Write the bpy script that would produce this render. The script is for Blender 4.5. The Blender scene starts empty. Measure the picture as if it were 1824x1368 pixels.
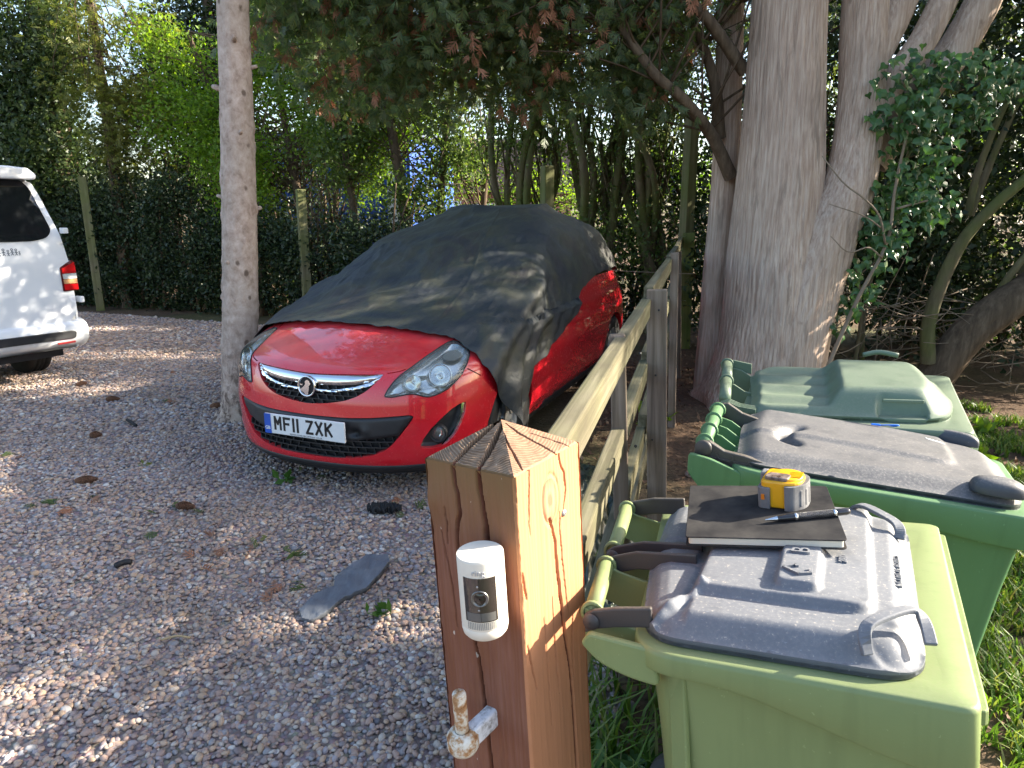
import bpy, bmesh, math, random
import numpy as np
from mathutils import Vector, Matrix, Euler
from mathutils.geometry import delaunay_2d_cdt

# ------------------------------------------------------------------ camera, sky, sun, exposure
SC = bpy.context.scene
COL = SC.collection
R = math.radians
CAM_H = 1.51
cam_data = bpy.data.cameras.new('camera'); cam = bpy.data.objects.new('camera', cam_data); COL.objects.link(cam)
cam_data.sensor_fit = 'HORIZONTAL'; cam_data.sensor_width = 36.0
cam_data.lens = 36.0 * 1230.0 / 1824.0
cam_data.clip_start = 0.05; cam_data.clip_end = 2000.0
cam.location = (0, 0, CAM_H)
cam.rotation_euler = (R(90) - math.atan(302 / 1230.0), 0, 0)
SC.camera = cam

SUN_EL, SUN_AZ = R(27), R(9)          # azimuth measured from +X towards +Y
sdir = Vector((math.cos(SUN_EL) * math.cos(SUN_AZ), math.cos(SUN_EL) * math.sin(SUN_AZ), math.sin(SUN_EL)))
world = bpy.data.worlds.new('World'); SC.world = world; world.use_nodes = True
wn = world.node_tree; wn.nodes.clear()
wo = wn.nodes.new('ShaderNodeOutputWorld'); wb = wn.nodes.new('ShaderNodeBackground'); ws = wn.nodes.new('ShaderNodeTexSky')
ws.sky_type = 'NISHITA'; ws.sun_disc = False; ws.sun_elevation = SUN_EL; ws.sun_rotation = R(90) - SUN_AZ
ws.air_density = 1.0; ws.dust_density = 2.2; ws.ozone_density = 0.8
wb.inputs['Strength'].default_value = 0.108
wn.links.new(ws.outputs[0], wb.inputs[0]); wn.links.new(wb.outputs[0], wo.inputs[0])
sl = bpy.data.lights.new('sun', 'SUN'); sl.energy = 4.6; sl.angle = R(0.53); sl.color = (1.0, 0.90, 0.74)
sun = bpy.data.objects.new('sun', sl); COL.objects.link(sun)
sun.rotation_euler = sdir.to_track_quat('Z', 'Y').to_euler()
vs = SC.view_settings
SC.display_settings.display_device = 'sRGB'
vs.view_transform = 'Standard'; vs.look = 'None'; vs.exposure = 2.2; vs.gamma = 1.0; vs.use_curve_mapping = False
SC.cycles.max_bounces = 8; SC.cycles.diffuse_bounces = 4; SC.cycles.glossy_bounces = 3; SC.cycles.transmission_bounces = 4
SC.cycles.transparent_max_bounces = 8; SC.cycles.caustics_reflective = False; SC.cycles.caustics_refractive = False
SC.cycles.use_denoising = True

rng = np.random.default_rng(7)
random.seed(7)

# ------------------------------------------------------------------ helpers
def tag(o, label=None, cat=None, group=None, kind=None):
    if label: o['label'] = label
    if cat: o['category'] = cat
    if group: o['group'] = group
    if kind: o['kind'] = kind
    return o

def empty(name, loc=(0, 0, 0), rot=(0, 0, 0), label=None, cat=None, group=None):
    o = bpy.data.objects.new(name, None); COL.objects.link(o); o.empty_display_size = 0.05
    o.location = loc; o.rotation_euler = rot
    return tag(o, label, cat, group)

def np_mesh(name, V, F):
    V = np.ascontiguousarray(V, dtype=np.float32); F = np.ascontiguousarray(F, dtype=np.int32)
    me = bpy.data.meshes.new(name)
    k = F.shape[1]
    me.vertices.add(len(V)); me.vertices.foreach_set('co', V.ravel())
    me.loops.add(F.size); me.loops.foreach_set('vertex_index', F.ravel())
    me.polygons.add(len(F)); me.polygons.foreach_set('loop_start', np.arange(0, F.size, k, dtype=np.int32))
    try: me.polygons.foreach_set('loop_total', np.full(len(F), k, dtype=np.int32))
    except Exception: pass
    me.update(calc_edges=True)
    return me

def link(name, me, mat=None, parent=None, smooth=False, loc=None, rot=None, bevel=0.0, bseg=2):
    o = bpy.data.objects.new(name, me); COL.objects.link(o)
    if mat is not None:
        for m in (mat if isinstance(mat, (list, tuple)) else [mat]): me.materials.append(m)
    if smooth and len(me.polygons): me.polygons.foreach_set('use_smooth', np.ones(len(me.polygons), dtype=bool))
    if parent is not None: o.parent = parent
    if loc is not None: o.location = loc
    if rot is not None: o.rotation_euler = rot
    if bevel > 0:
        b = o.modifiers.new('bevel', 'BEVEL'); b.width = bevel; b.segments = bseg; b.limit_method = 'ANGLE'; b.angle_limit = R(35)
    return o

def add(name, V, F, mat, parent=None, smooth=False, **kw):
    if isinstance(F, np.ndarray): me = np_mesh(name, V, F)
    else:
        me = bpy.data.meshes.new(name); me.from_pydata([tuple(map(float, v)) for v in V], [], [tuple(map(int, f)) for f in F]); me.update()
    return link(name, me, mat, parent, smooth, **kw)

class MB:
    """collects simple solids into one mesh"""
    def __init__(s): s.V = []; s.F = []
    def raw(s, V, F):
        b = len(s.V); s.V += [tuple(v) for v in V]; s.F += [tuple(b + i for i in f) for f in F]; return s
    def box(s, c, d, M=None):
        x, y, z = [k / 2 for k in d]
        P = [Vector((sx * x, sy * y, sz * z)) for sz in (-1, 1) for sx, sy in ((-1, -1), (1, -1), (1, 1), (-1, 1))]
        if M is not None: P = [M @ p for p in P]
        P = [p + Vector(c) for p in P]
        return s.raw(P, [(3, 2, 1, 0), (4, 5, 6, 7), (0, 1, 5, 4), (1, 2, 6, 5), (2, 3, 7, 6), (3, 0, 4, 7)])
    def prism(s, poly, z0, z1, M=None):
        n = len(poly)
        P = [Vector((x, y, z0)) for x, y in poly] + [Vector((x, y, z1)) for x, y in poly]
        if M is not None: P = [M @ p for p in P]
        return s.raw(P, [tuple(range(n))[::-1], tuple(range(n, 2 * n))] + [(i, (i + 1) % n, n + (i + 1) % n, n + i) for i in range(n)])
    def tube(s, path, r, n=10, cap=True):
        V, F = tube_np(path, r, n, cap); return s.raw(V, F)
    def lathe(s, prof, n=24, M=None, close=True):
        """prof: list of (radius, z)"""
        P = []; F = []
        for r_, z in prof:
            for k in range(n):
                a = 2 * math.pi * k / n; P.append(Vector((r_ * math.cos(a), r_ * math.sin(a), z)))
        for i in range(len(prof) - 1):
            for k in range(n):
                k2 = (k + 1) % n; F.append((i * n + k, i * n + k2, (i + 1) * n + k2, (i + 1) * n + k))
        if close: F.append(tuple(range(n))[::-1]); F.append(tuple(range((len(prof) - 1) * n, len(prof) * n)))
        if M is not None: P = [M @ p for p in P]
        return s.raw(P, F)
    def build(s, name, mat, parent=None, smooth=False, crisp=0, **kw):
        o = add(name, s.V, s.F, mat, parent, smooth, **kw)
        if crisp: e = o.modifiers.new('edges', 'EDGE_SPLIT'); e.split_angle = R(crisp)
        return o

def frames(path):
    P = np.asarray(path, float); T = np.gradient(P, axis=0); T /= np.maximum(np.linalg.norm(T, axis=1, keepdims=True), 1e-9)
    a = np.array([0, 0, 1.0]) if abs(T[0, 2]) < .9 else np.array([1.0, 0, 0])
    N = np.zeros_like(P); n = np.cross(T[0], a); n /= np.linalg.norm(n)
    for i in range(len(P)):
        n = n - T[i] * (n @ T[i]); n /= max(np.linalg.norm(n), 1e-9); N[i] = n
    return P, T, N, np.cross(T, N)

def tube_np(path, r, n=10, cap=True):
    P, T, N, B = frames(path); m = len(P)
    r = np.broadcast_to(np.asarray(r, float), (m,))
    a = np.arange(n) * 2 * np.pi / n
    V = P[:, None] + r[:, None, None] * (np.cos(a)[None, :, None] * N[:, None] + np.sin(a)[None, :, None] * B[:, None])
    V = V.reshape(-1, 3)
    F = [(i * n + k, i * n + (k + 1) % n, (i + 1) * n + (k + 1) % n, (i + 1) * n + k) for i in range(m - 1) for k in range(n)]
    if cap: F.append(tuple(range(n))[::-1]); F.append(tuple(range((m - 1) * n, m * n)))
    return V, F

def resample(pts, step=None, n=None):
    """smooth (Catmull-Rom) resampling of a polyline with any number of columns"""
    P = np.asarray(pts, float); m = len(P)
    Q = np.vstack([2 * P[0] - P[1], P, 2 * P[-1] - P[-2]])
    L = np.linalg.norm(np.diff(P[:, :3], axis=0), axis=1).sum()
    n = n or max(int(L / step), m)
    t = np.linspace(0, m - 1 - 1e-9, n); i = t.astype(int); u = (t - i)[:, None]
    a, b, c, d = Q[i], Q[i + 1], Q[i + 2], Q[i + 3]
    return .5 * (2 * b + (c - a) * u + (2 * a - 5 * b + 4 * c - d) * u ** 2 + (3 * b - a - 3 * c + d) * u ** 3)

_perm = np.random.default_rng(3).permutation(512)
_grad = np.random.default_rng(4).normal(size=(512, 3)); _grad /= np.linalg.norm(_grad, axis=1, keepdims=True)
def pnoise(p):
    p = np.asarray(p, float); i = np.floor(p).astype(int); f = p - i; u = f * f * f * (f * (f * 6 - 15) + 10)
    out = 0
    for dx in (0, 1):
        wx = u[..., 0] if dx else 1 - u[..., 0]
        for dy in (0, 1):
            wy = u[..., 1] if dy else 1 - u[..., 1]
            for dz in (0, 1):
                wz = u[..., 2] if dz else 1 - u[..., 2]
                h = _perm[(_perm[(_perm[(i[..., 0] + dx) & 511] + i[..., 1] + dy) & 511] + i[..., 2] + dz) & 511]
                g = _grad[h]
                out = out + wx * wy * wz * (g[..., 0] * (f[..., 0] - dx) + g[..., 1] * (f[..., 1] - dy) + g[..., 2] * (f[..., 2] - dz))
    return out * 1.5
def fbm(p, o=3):
    p = np.asarray(p, float); s = 0; a = 1
    for _ in range(o): s = s + a * pnoise(p); p = p * 2.03 + 7.1; a *= .5
    return s

def grid_faces(nu, nv, wrap=False):
    i = np.arange(nu - 1)[:, None]
    if wrap: j = np.arange(nv)[None]; j2 = (j + 1) % nv
    else: j = np.arange(nv - 1)[None]; j2 = j + 1
    a = i * nv + j; b = i * nv + j2; c = (i + 1) * nv + j2; d = (i + 1) * nv + j
    return np.stack([a, b, c, d], -1).reshape(-1, 4)

def dist_poly(P, poly):
    """distance from points (n,2) to a closed polyline"""
    A = np.asarray(poly, float); Bp = np.roll(A, -1, 0); d = np.full(len(P), 1e9)
    for a, b in zip(A, Bp):
        ab = b - a; t = np.clip(((P - a) @ ab) / max(ab @ ab, 1e-12), 0, 1)
        d = np.minimum(d, np.linalg.norm(P - a - t[:, None] * ab, axis=1))
    return d
def in_poly(P, poly):
    A = np.asarray(poly, float); x, y = P[:, 0], P[:, 1]; c = np.zeros(len(P), bool); j = len(A) - 1
    for i in range(len(A)):
        xi, yi = A[i]; xj, yj = A[j]
        if yi != yj: c ^= ((yi > y) != (yj > y)) & (x < (xj - xi) * (y - yi) / (yj - yi) + xi)
        j = i
    return c
def close_resample(poly, step, smooth=False):
    A = np.asarray(poly, float); out = []
    for a, b in zip(A, np.roll(A, -1, 0)):
        n = max(1, int(math.ceil(np.linalg.norm(b - a) / step)))
        out += [a + (b - a) * k / n for k in range(n)]
    return np.array(out)
def rounded(poly, r, n=6):
    """polygon with rounded corners; r number or list"""
    A = [np.array(p, float) for p in poly]; out = []; m = len(A)
    rr = r if isinstance(r, (list, tuple)) else [r] * m
    for i in range(m):
        p, q, s = A[i - 1], A[i], A[(i + 1) % m]
        u = p - q; v = s - q; lu, lv = np.linalg.norm(u), np.linalg.norm(v); k = min(rr[i], lu * .49, lv * .49)
        if k <= 1e-6: out.append(q); continue
        a = q + u / lu * k; b = q + v / lv * k
        for t in np.linspace(0, 1, n + 1): out.append((1 - t) ** 2 * a + 2 * t * (1 - t) * q + t * t * b)
    return np.array(out)
def cdt_region(outer, holes, pts):
    """triangulate region inside outer minus holes with extra interior points; returns verts2d, tris, loops (index lists)"""
    vin = []; edges = []; loops = []
    for lp in [outer] + list(holes):
        b = len(vin); n = len(lp); vin += [Vector((float(p[0]), float(p[1]))) for p in lp]
        edges += [(b + i, b + (i + 1) % n) for i in range(n)]; loops.append(list(range(b, b + n)))
    vin += [Vector((float(p[0]), float(p[1]))) for p in pts]
    vo, eo, fo, ov, oe, of = delaunay_2d_cdt(vin, edges, [], 0, 1e-7)
    V = np.array([(v.x, v.y) for v in vo]); F = np.array(fo)
    c = V[F].mean(1); keep = in_poly(c, outer)
    for h in holes: keep &= ~in_poly(c, h)
    F = F[keep]
    mp = {}
    for j, l in enumerate(ov):
        for q in l: mp[q] = j
    return V, F, [[mp[i] for i in l] for l in loops]
def hexgrid(outer, step, margin=.45, sy=1.0):
    A = np.asarray(outer); x0, y0 = A.min(0); x1, y1 = A.max(0); sx = step; syy = step * .87 * sy
    P = [(x0 + (i + .5 * (j % 2)) * sx, y0 + j * syy) for j in range(int((y1 - y0) / syy) + 2) for i in range(int((x1 - x0) / sx) + 2)]
    P = np.array(P) + np.random.default_rng(1).normal(size=(len(P), 2)) * step * .04
    return P[in_poly(P, A) & (dist_poly(P, A) > step * margin)]

def hpatch(name, outline, hfun, step, mat, parent=None, base=None, thick=None, M=None, bstep=None):
    """a height-field slab over a 2D outline with a skirt down to base (absolute) or thick below"""
    o = close_resample(outline, bstep or step)
    V2, F, loops = cdt_region(o, [], hexgrid(o, step))
    z = hfun(V2); V = np.column_stack([V2, z]); n = len(V)
    fl = [tuple(f) for f in F]
    A = V2[F]; sg = np.sign(((A[:, 1, 0] - A[:, 0, 0]) * (A[:, 2, 1] - A[:, 0, 1]) - (A[:, 1, 1] - A[:, 0, 1]) * (A[:, 2, 0] - A[:, 0, 0])).sum())
    if sg < 0: fl = [f[::-1] for f in fl]
    lp = loops[0]; area = np.cross(np.roll(V2[lp], -1, 0) - V2[lp], V2[lp].mean(0) - V2[lp]).sum()
    if area < 0: lp = lp[::-1]
    zb = np.full(len(lp), base, float) if base is not None else z[lp] - thick
    Vb = np.column_stack([V2[lp], z[lp]]); Vc = np.column_stack([V2[lp], zb]); m = len(lp)
    V = np.vstack([V, Vb, Vc]); fl += [(n + i, n + m + i, n + m + (i + 1) % m, n + (i + 1) % m) for i in range(m)]
    fl.append(tuple(range(n + m, n + 2 * m))[::-1])
    if M is not None: V = np.array([M @ Vector(v) for v in V])
    ob = add(name, V, fl, mat, parent, True)
    ob.data.polygons[len(fl) - 1].use_smooth = False
    return ob

def leaf_mesh(P, size, asp=.5, droop=0.0, flat=0.0, seed=0, dirs=None):
    """kite-shaped leaves at points P; size scalar or array"""
    g = np.random.default_rng(seed); n = len(P); s = np.broadcast_to(np.asarray(size, float), (n,)) * g.uniform(.7, 1.3, n)
    d = g.normal(size=(n, 3)) if dirs is None else dirs + g.normal(size=(n, 3)) * .45
    d[:, 2] -= droop; d /= np.linalg.norm(d, axis=1, keepdims=True)
    q = g.normal(size=(n, 3)); q[:, 2] += flat * np.sign(q[:, 2] + 1e-9)
    w = np.cross(d, q); w /= np.maximum(np.linalg.norm(w, axis=1, keepdims=True), 1e-6); nn = np.cross(d, w)
    a = P; c = P + d * s[:, None]; m = P + d * (s * .45)[:, None] - nn * (s * .08)[:, None]
    h = (s * asp * .5)[:, None]
    V = np.stack([a, m + w * h, c, m - w * h], 1).reshape(-1, 3)
    return V, np.arange(4 * n).reshape(-1, 4)

def spray_mesh(P, D, L, seed=0, nb=4):
    """flat fern-like conifer sprays: a central axis with side fingers, each finger a thin kite"""
    g = np.random.default_rng(seed); n = len(P); D = D / np.linalg.norm(D, axis=1, keepdims=True)
    q = g.normal(size=(n, 3)); W = np.cross(D, q); W /= np.linalg.norm(W, axis=1, keepdims=True)
    L = np.broadcast_to(np.asarray(L, float), (n,)) * g.uniform(.6, 1.4, n)
    Vs = []
    def kite(a, d, l, wd, hw):
        m = a + d * (l * .4)[:, None]; h = (l * wd)[:, None]
        Vs.append(np.stack([a, m + hw * h, a + d * l[:, None], m - hw * h], 1))
    kite(P, D, L, .06, W)
    for k in range(nb):
        t = .12 + .7 * k / nb
        for s in (-1, 1):
            d = D * .8 + s * W * .75 + g.normal(size=(n, 3)) * .12; d[:, 2] -= .12; d /= np.linalg.norm(d, axis=1, keepdims=True)
            hw = np.cross(d, np.cross(D, W)); kite(P + D * (L * t)[:, None], d, L * (.66 - .5 * t), .095, hw / np.maximum(np.linalg.norm(hw, axis=1, keepdims=True), 1e-6))
    V = np.concatenate([v.reshape(-1, 3) for v in Vs]); return V, np.arange(len(V)).reshape(-1, 4)

def clumps(blobs, nc, per, spread, seed=0, shell=0.0):
    """points in clumps spread through ellipsoid blobs (cx,cy,cz,rx,ry,rz,weight)"""
    g = np.random.default_rng(seed); B = np.array(blobs, float); w = B[:, 6] / B[:, 6].sum()
    k = g.choice(len(B), nc, p=w); u = g.normal(size=(nc, 3)); u /= np.linalg.norm(u, axis=1, keepdims=True)
    r = g.uniform(shell, 1, nc) ** (1 / 2.4)
    C = B[k, :3] + u * r[:, None] * B[k, 3:6]
    P = np.repeat(C, per, 0) + g.normal(size=(nc * per, 3)) * spread
    return P, C

# text and stroke lettering --------------------------------------------------------------
def text_mesh(name, body, size, mat, parent, M, depth=.0006, align='CENTER', fat=0.0, sx=1.0):
    cu = bpy.data.curves.new(name + '_curve', 'FONT'); cu.body = body; cu.size = size; cu.extrude = depth; cu.offset = fat
    cu.align_x = align; cu.align_y = 'CENTER'; cu.resolution_u = 3
    t = bpy.data.objects.new(name + '_tmp', cu); COL.objects.link(t)
    dg = bpy.context.evaluated_depsgraph_get(); me = bpy.data.meshes.new_from_object(t.evaluated_get(dg)); me.name = name
    COL.objects.unlink(t); bpy.data.objects.remove(t); bpy.data.curves.remove(cu)
    me.transform(M @ Matrix.Diagonal((sx, 1, 1, 1))); me.materials.clear()
    return link(name, me, mat, parent)

GLYPH = {'M': [[(0, 0), (0, 1), (.5, .45), (1, 1), (1, 0)]], 'F': [[(0, 0), (0, 1), (1, 1)], [(0, .52), (.8, .52)]], '1': [[(.5, 0), (.5, 1)]],
         'Z': [[(0, 1), (1, 1), (0, 0), (1, 0)]], 'X': [[(0, 0), (1, 1)], [(0, 1), (1, 0)]], 'K': [[(0, 0), (0, 1)], [(1, 1), (0, .45)], [(.3, .62), (1, 0)]]}
def stroke_glyph(mb, ch, x, z, w, h, t, y0, y1):
    """letter built of bars in the XZ plane, thickness along y"""
    for pl in GLYPH[ch]:
        for i, ((a, b), (c, d)) in enumerate(zip(pl[:-1], pl[1:])):
            ax, az, cx, cz = x + t / 2 + a * (w - t), z + t / 2 + b * (h - t), x + t / 2 + c * (w - t), z + t / 2 + d * (h - t)
            L = math.hypot(cx - ax, cz - az); ux, uz = (cx - ax) / L, (cz - az) / L; e = t * .42; k = .0001 * i
            P = [(ax - ux * e - uz * t / 2, az - uz * e + ux * t / 2), (ax - ux * e + uz * t / 2, az - uz * e - ux * t / 2),
                 (cx + ux * e + uz * t / 2, cz + uz * e - ux * t / 2), (cx + ux * e - uz * t / 2, cz + uz * e + ux * t / 2)]
            mb.raw([(p, y0, q) for p, q in P] + [(p, y1 - k, q) for p, q in P], [(0, 1, 2, 3), (7, 6, 5, 4)] + [(j, j + 4, (j + 1) % 4 + 4, (j + 1) % 4) for j in range(4)])

# ------------------------------------------------------------------ materials
class NT:
    def __init__(s, name):
        s.m = bpy.data.materials.new(name); s.m.use_nodes = True; s.t = s.m.node_tree; s.t.nodes.clear()
        s.out = s.n('ShaderNodeOutputMaterial')
    def n(s, typ, **kw):
        x = s.t.nodes.new(typ)
        for k, v in kw.items():
            if hasattr(x, k) and k not in x.inputs: setattr(x, k, v)
            else: x.inputs[k].default_value = v
        return x
    def l(s, a, b): s.t.links.new(a, b)
    def coords(s, scale=(1, 1, 1), kind='Object', rot=(0, 0, 0)):
        c = s.n('ShaderNodeTexCoord'); m = s.n('ShaderNodeMapping'); m.inputs['Scale'].default_value = scale; m.inputs['Rotation'].default_value = rot
        s.l(c.outputs[kind], m.inputs['Vector']); return m.outputs[0]
    def noise(s, vec, scale, detail=4, rough=.55, dist=0.0):
        x = s.n('ShaderNodeTexNoise'); x.inputs['Scale'].default_value = scale; x.inputs['Detail'].default_value = detail
        x.inputs['Roughness'].default_value = rough; x.inputs['Distortion'].default_value = dist
        if vec is not None: s.l(vec, x.inputs['Vector'])
        return x.outputs[0]
    def ramp(s, fac, stops, interp='LINEAR'):
        x = s.n('ShaderNodeValToRGB'); x.color_ramp.interpolation = interp
        e = x.color_ramp.elements
        while len(e) < len(stops): e.new(.5)
        for k, (p, c) in zip(e, stops): k.position = p; k.color = (c, c, c, 1) if isinstance(c, (int, float)) else (*c, 1)
        s.l(fac, x.inputs[0]); return x.outputs[0]
    def mix(s, fac, a, b, mode='MIX'):
        x = s.n('ShaderNodeMix', data_type='RGBA', blend_type=mode)
        for sock, v in ((x.inputs[0], fac), (x.inputs[6], a), (x.inputs[7], b)):
            if isinstance(v, (int, float)): sock.default_value = v
            elif isinstance(v, tuple): sock.default_value = (*v, 1)
            else: s.l(v, sock)
        return x.outputs[2]
    def math(s, op, a, b=0.0):
        x = s.n('ShaderNodeMath', operation=op)
        for sock, v in ((x.inputs[0], a), (x.inputs[1], b)):
            if isinstance(v, (int, float)): sock.default_value = v
            else: s.l(v, sock)
        return x.outputs[0]
    def bump(s, h, strength=.3, dist=.01):
        x = s.n('ShaderNodeBump'); x.inputs['Strength'].default_value = strength; x.inputs['Distance'].default_value = dist
        s.l(h, x.inputs['Height']); return x.outputs[0]
    def bsdf(s, col, rough=.5, metal=0.0, normal=None, spec=.5, coat=0.0, coatr=.05, sheen=0.0):
        b = s.n('ShaderNodeBsdfPrincipled')
        for nm, v in (('Base Color', col), ('Roughness', rough), ('Metallic', metal)):
            if isinstance(v, tuple): b.inputs[nm].default_value = (*v, 1)
            elif isinstance(v, (int, float)): b.inputs[nm].default_value = v
            else: s.l(v, b.inputs[nm])
        b.inputs['Specular IOR Level'].default_value = spec
        b.inputs['Coat Weight'].default_value = coat; b.inputs['Coat Roughness'].default_value = coatr
        b.inputs['Sheen Weight'].default_value = sheen
        if normal is not None: s.l(normal, b.inputs['Normal'])
        s.l(b.outputs[0], s.out.inputs[0]); s.b = b
        return s.m

def simple(name, col, rough=.5, metal=0.0, var=.25, scale=6.0, bump=0.0, bscale=60.0, bd=.002, coat=0.0, spec=.5, stretch=(1, 1, 1), rvar=.1, col2=None):
    """slightly uneven colour and gloss"""
    t = NT(name); v = t.coords(stretch); n = t.noise(v, scale, 5, .6)
    c2 = col2 or tuple(k * (1 - var) for k in col)
    c = t.mix(t.ramp(n, [(.3, 0.0), (.7, 1.0)]), col, c2)
    r = t.math('ADD', t.math('MULTIPLY', n, rvar * 2), rough - rvar)
    nb = t.bump(t.noise(v, bscale, 3), bump, bd) if bump > 0 else None
    return t.bsdf(c, r, metal, nb, spec, coat)

def leaf_mat(name, cols, rough=.45, trans=.35, tcol=None, spec=.4):
    t = NT(name); g = t.n('ShaderNodeNewGeometry')
    c = t.ramp(g.outputs['Random Per Island'], [(i / max(1, len(cols) - 1), k) for i, k in enumerate(cols)])
    b = t.n('ShaderNodeBsdfPrincipled'); t.l(c, b.inputs['Base Color']); b.inputs['Roughness'].default_value = rough; b.inputs['Specular IOR Level'].default_value = spec
    tr = t.n('ShaderNodeBsdfTranslucent')
    t.l(t.mix(1.0, c, tcol or (1.5, 1.6, .7), 'MULTIPLY'), tr.inputs[0])
    mx = t.n('ShaderNodeMixShader'); mx.inputs[0].default_value = trans; t.l(b.outputs[0], mx.inputs[1]); t.l(tr.outputs[0], mx.inputs[2]); t.l(mx.outputs[0], t.out.inputs[0])
    return t.m

def bark_mat(name, c1, c2, c3, stretch, scale=6, bump=.6, bd=.01, moss=None, rough=.85, strip=0):
    t = NT(name); v = t.coords(stretch); n = t.noise(v, scale, 8, .65, .3); n2 = t.noise(t.coords((1, 1, 1)), 2.2, 4)
    c = t.ramp(n, [(.25, c1), (.5, c2), (.72, c3)]); 
    c = t.mix(t.ramp(n2, [(.4, 0.0), (.7, .45)]), c, tuple(k * .62 for k in c2))
    if strip: c = t.mix(t.ramp(t.noise(t.coords((1, 1, .10)), 17, 5, .6, 1.0), [(.56, 0.0), (.66, strip)]), c, tuple(k * .38 for k in c2)); c = t.mix(t.ramp(t.noise(t.coords((1, 1, .5)), 9, 4), [(.68, 0.0), (.74, strip)]), c, tuple(k * .5 for k in c1))
    if moss: c = t.mix(t.ramp(t.noise(t.coords(), 1.4, 5), [(.42, 0.0), (.62, .9)]), c, moss)
    return t.bsdf(c, rough, 0, t.bump(n, bump, bd), .2)

def wood_mat(name, c1, c2, axis='Z', green=.0, scale=28, bump=.5, rough=.8, gcol=(.16, .19, .05)):
    st = {'X': (.04, 1, 1), 'Y': (1, .04, 1), 'Z': (1, 1, .04)}[axis]
    t = NT(name); v = t.coords(st); n = t.noise(v, scale, 7, .65, .6); n3 = t.noise(t.coords(), 3.0, 5)
    c = t.ramp(n, [(.28, tuple(k * .45 for k in c1)), (.45, c1), (.68, c2)])
    c = t.mix(t.ramp(n3, [(.35, 0.0), (.75, .5)]), c, tuple(k * .6 for k in c1))
    if green > 0: c = t.mix(t.ramp(t.noise(t.coords(), 2.0, 6, .6), [(.35, 0.0), (.65, green)]), c, gcol)
    return t.bsdf(c, rough, 0, t.bump(n, bump, .003), .25)

# ================================================================== GROUND
def soil_mat():
    t = NT('soil'); n = t.noise(t.coords(), 2.5, 8, .65); n2 = t.noise(t.coords(), 38, 5)
    c = t.ramp(n, [(.3, (.075, .048, .032)), (.5, (.13, .083, .055)), (.7, (.17, .12, .075))])
    c = t.mix(t.ramp(n2, [(.4, 0.0), (.7, .7)]), c, (.05, .04, .03))
    c = t.mix(t.ramp(t.noise(t.coords(), .35, 3), [(.5, 0.0), (.62, .5)]), c, (.06, .085, .03))
    return t.bsdf(c, .95, 0, t.bump(n2, .8, .02), .1)
add('ground', [(-900, -60, 0), (900, -60, 0), (900, 1500, 0), (-900, 1500, 0)], [(0, 1, 2, 3)], soil_mat())
bpy.data.objects['ground']['kind'] = 'structure'

FD = np.array([.257, .966]); FN = np.array([.966, -.257])          # the fence runs along FD; FN points to its right
STUB = np.array([.375, 1.979])
def fence_x(y): return STUB[0] + (y - STUB[1]) * FD[0] / FD[1]

def pebble_mat():
    t = NT('pebble'); oi = t.n('ShaderNodeObjectInfo')
    c = t.ramp(oi.outputs['Random'], [(0, (.35, .245, .205)), (.10, (.44, .315, .25)), (.2, (.27, .225, .220)), (.3, (.50, .38, .285)), (.4, (.28, .275, .29)), (.5, (.41, .28, .225)),
        (.6, (.50, .44, .38)), (.68, (.20, .165, .175)), (.75, (.45, .32, .215)), (.82, (.36, .315, .325)), (.89, (.60, .57, .53)), (.93, (.12, .12, .135)), (.96, (.50, .35, .24))], 'CONSTANT')
    n = t.noise(t.coords((1, 1, 1)), 70, 4)
    c = t.mix(t.ramp(n, [(.35, 0.0), (.75, .45)]), c, (.16, .13, .13))
    c = t.mix(t.ramp(t.noise(oi.outputs['Location'], 1.1, 5, .6), [(.45, 0.0), (.68, .55)]), c, (.21, .150, .110))
    return t.bsdf(c, .62, 0, t.bump(t.noise(t.coords(), 160, 3), .15, .001), .35)
MPEB = pebble_mat()
def gravel_base_mat():
    t = NT('gravel_bed'); v = t.n('ShaderNodeTexVoronoi'); v.inputs['Scale'].default_value = 48; t.l(t.coords(), v.inputs['Vector'])
    c = t.mix(.75, v.outputs['Color'], (.30, .23, .21)); c = t.mix(.72, c, (.28, .22, .205))
    c = t.mix(t.ramp(v.outputs['Distance'], [(.3, 0.0), (.65, .6)]), c, (.09, .07, .06))
    return t.bsdf(c, .8, 0, t.bump(t.ramp(v.outputs['Distance'], [(0, 1.0), (.7, 0.0)]), .8, .012), .2)
# sheet bounded on the right by the fence, at the back by the hedge line
edge = [(fence_x(y) - .02 + .04 * math.sin(y * 5), y) for y in np.linspace(-1.5, 2.2, 8)] + [(.05, 3.0), (-.25, 3.9), (.1, 5), (.6, 6.2), (.75, 7.4), (-.3, 8.3), (-2.5, 9.25), (-4.6, 10.0), (-7.5, 11.2), (-14, 13.5), (-14, -1.5)]
drive = add('gravel_drive', [(x, y, .009) for x, y in edge], [tuple(range(len(edge)))], gravel_base_mat()); drive['kind'] = 'structure'
EDGE = np.array(edge)

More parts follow.
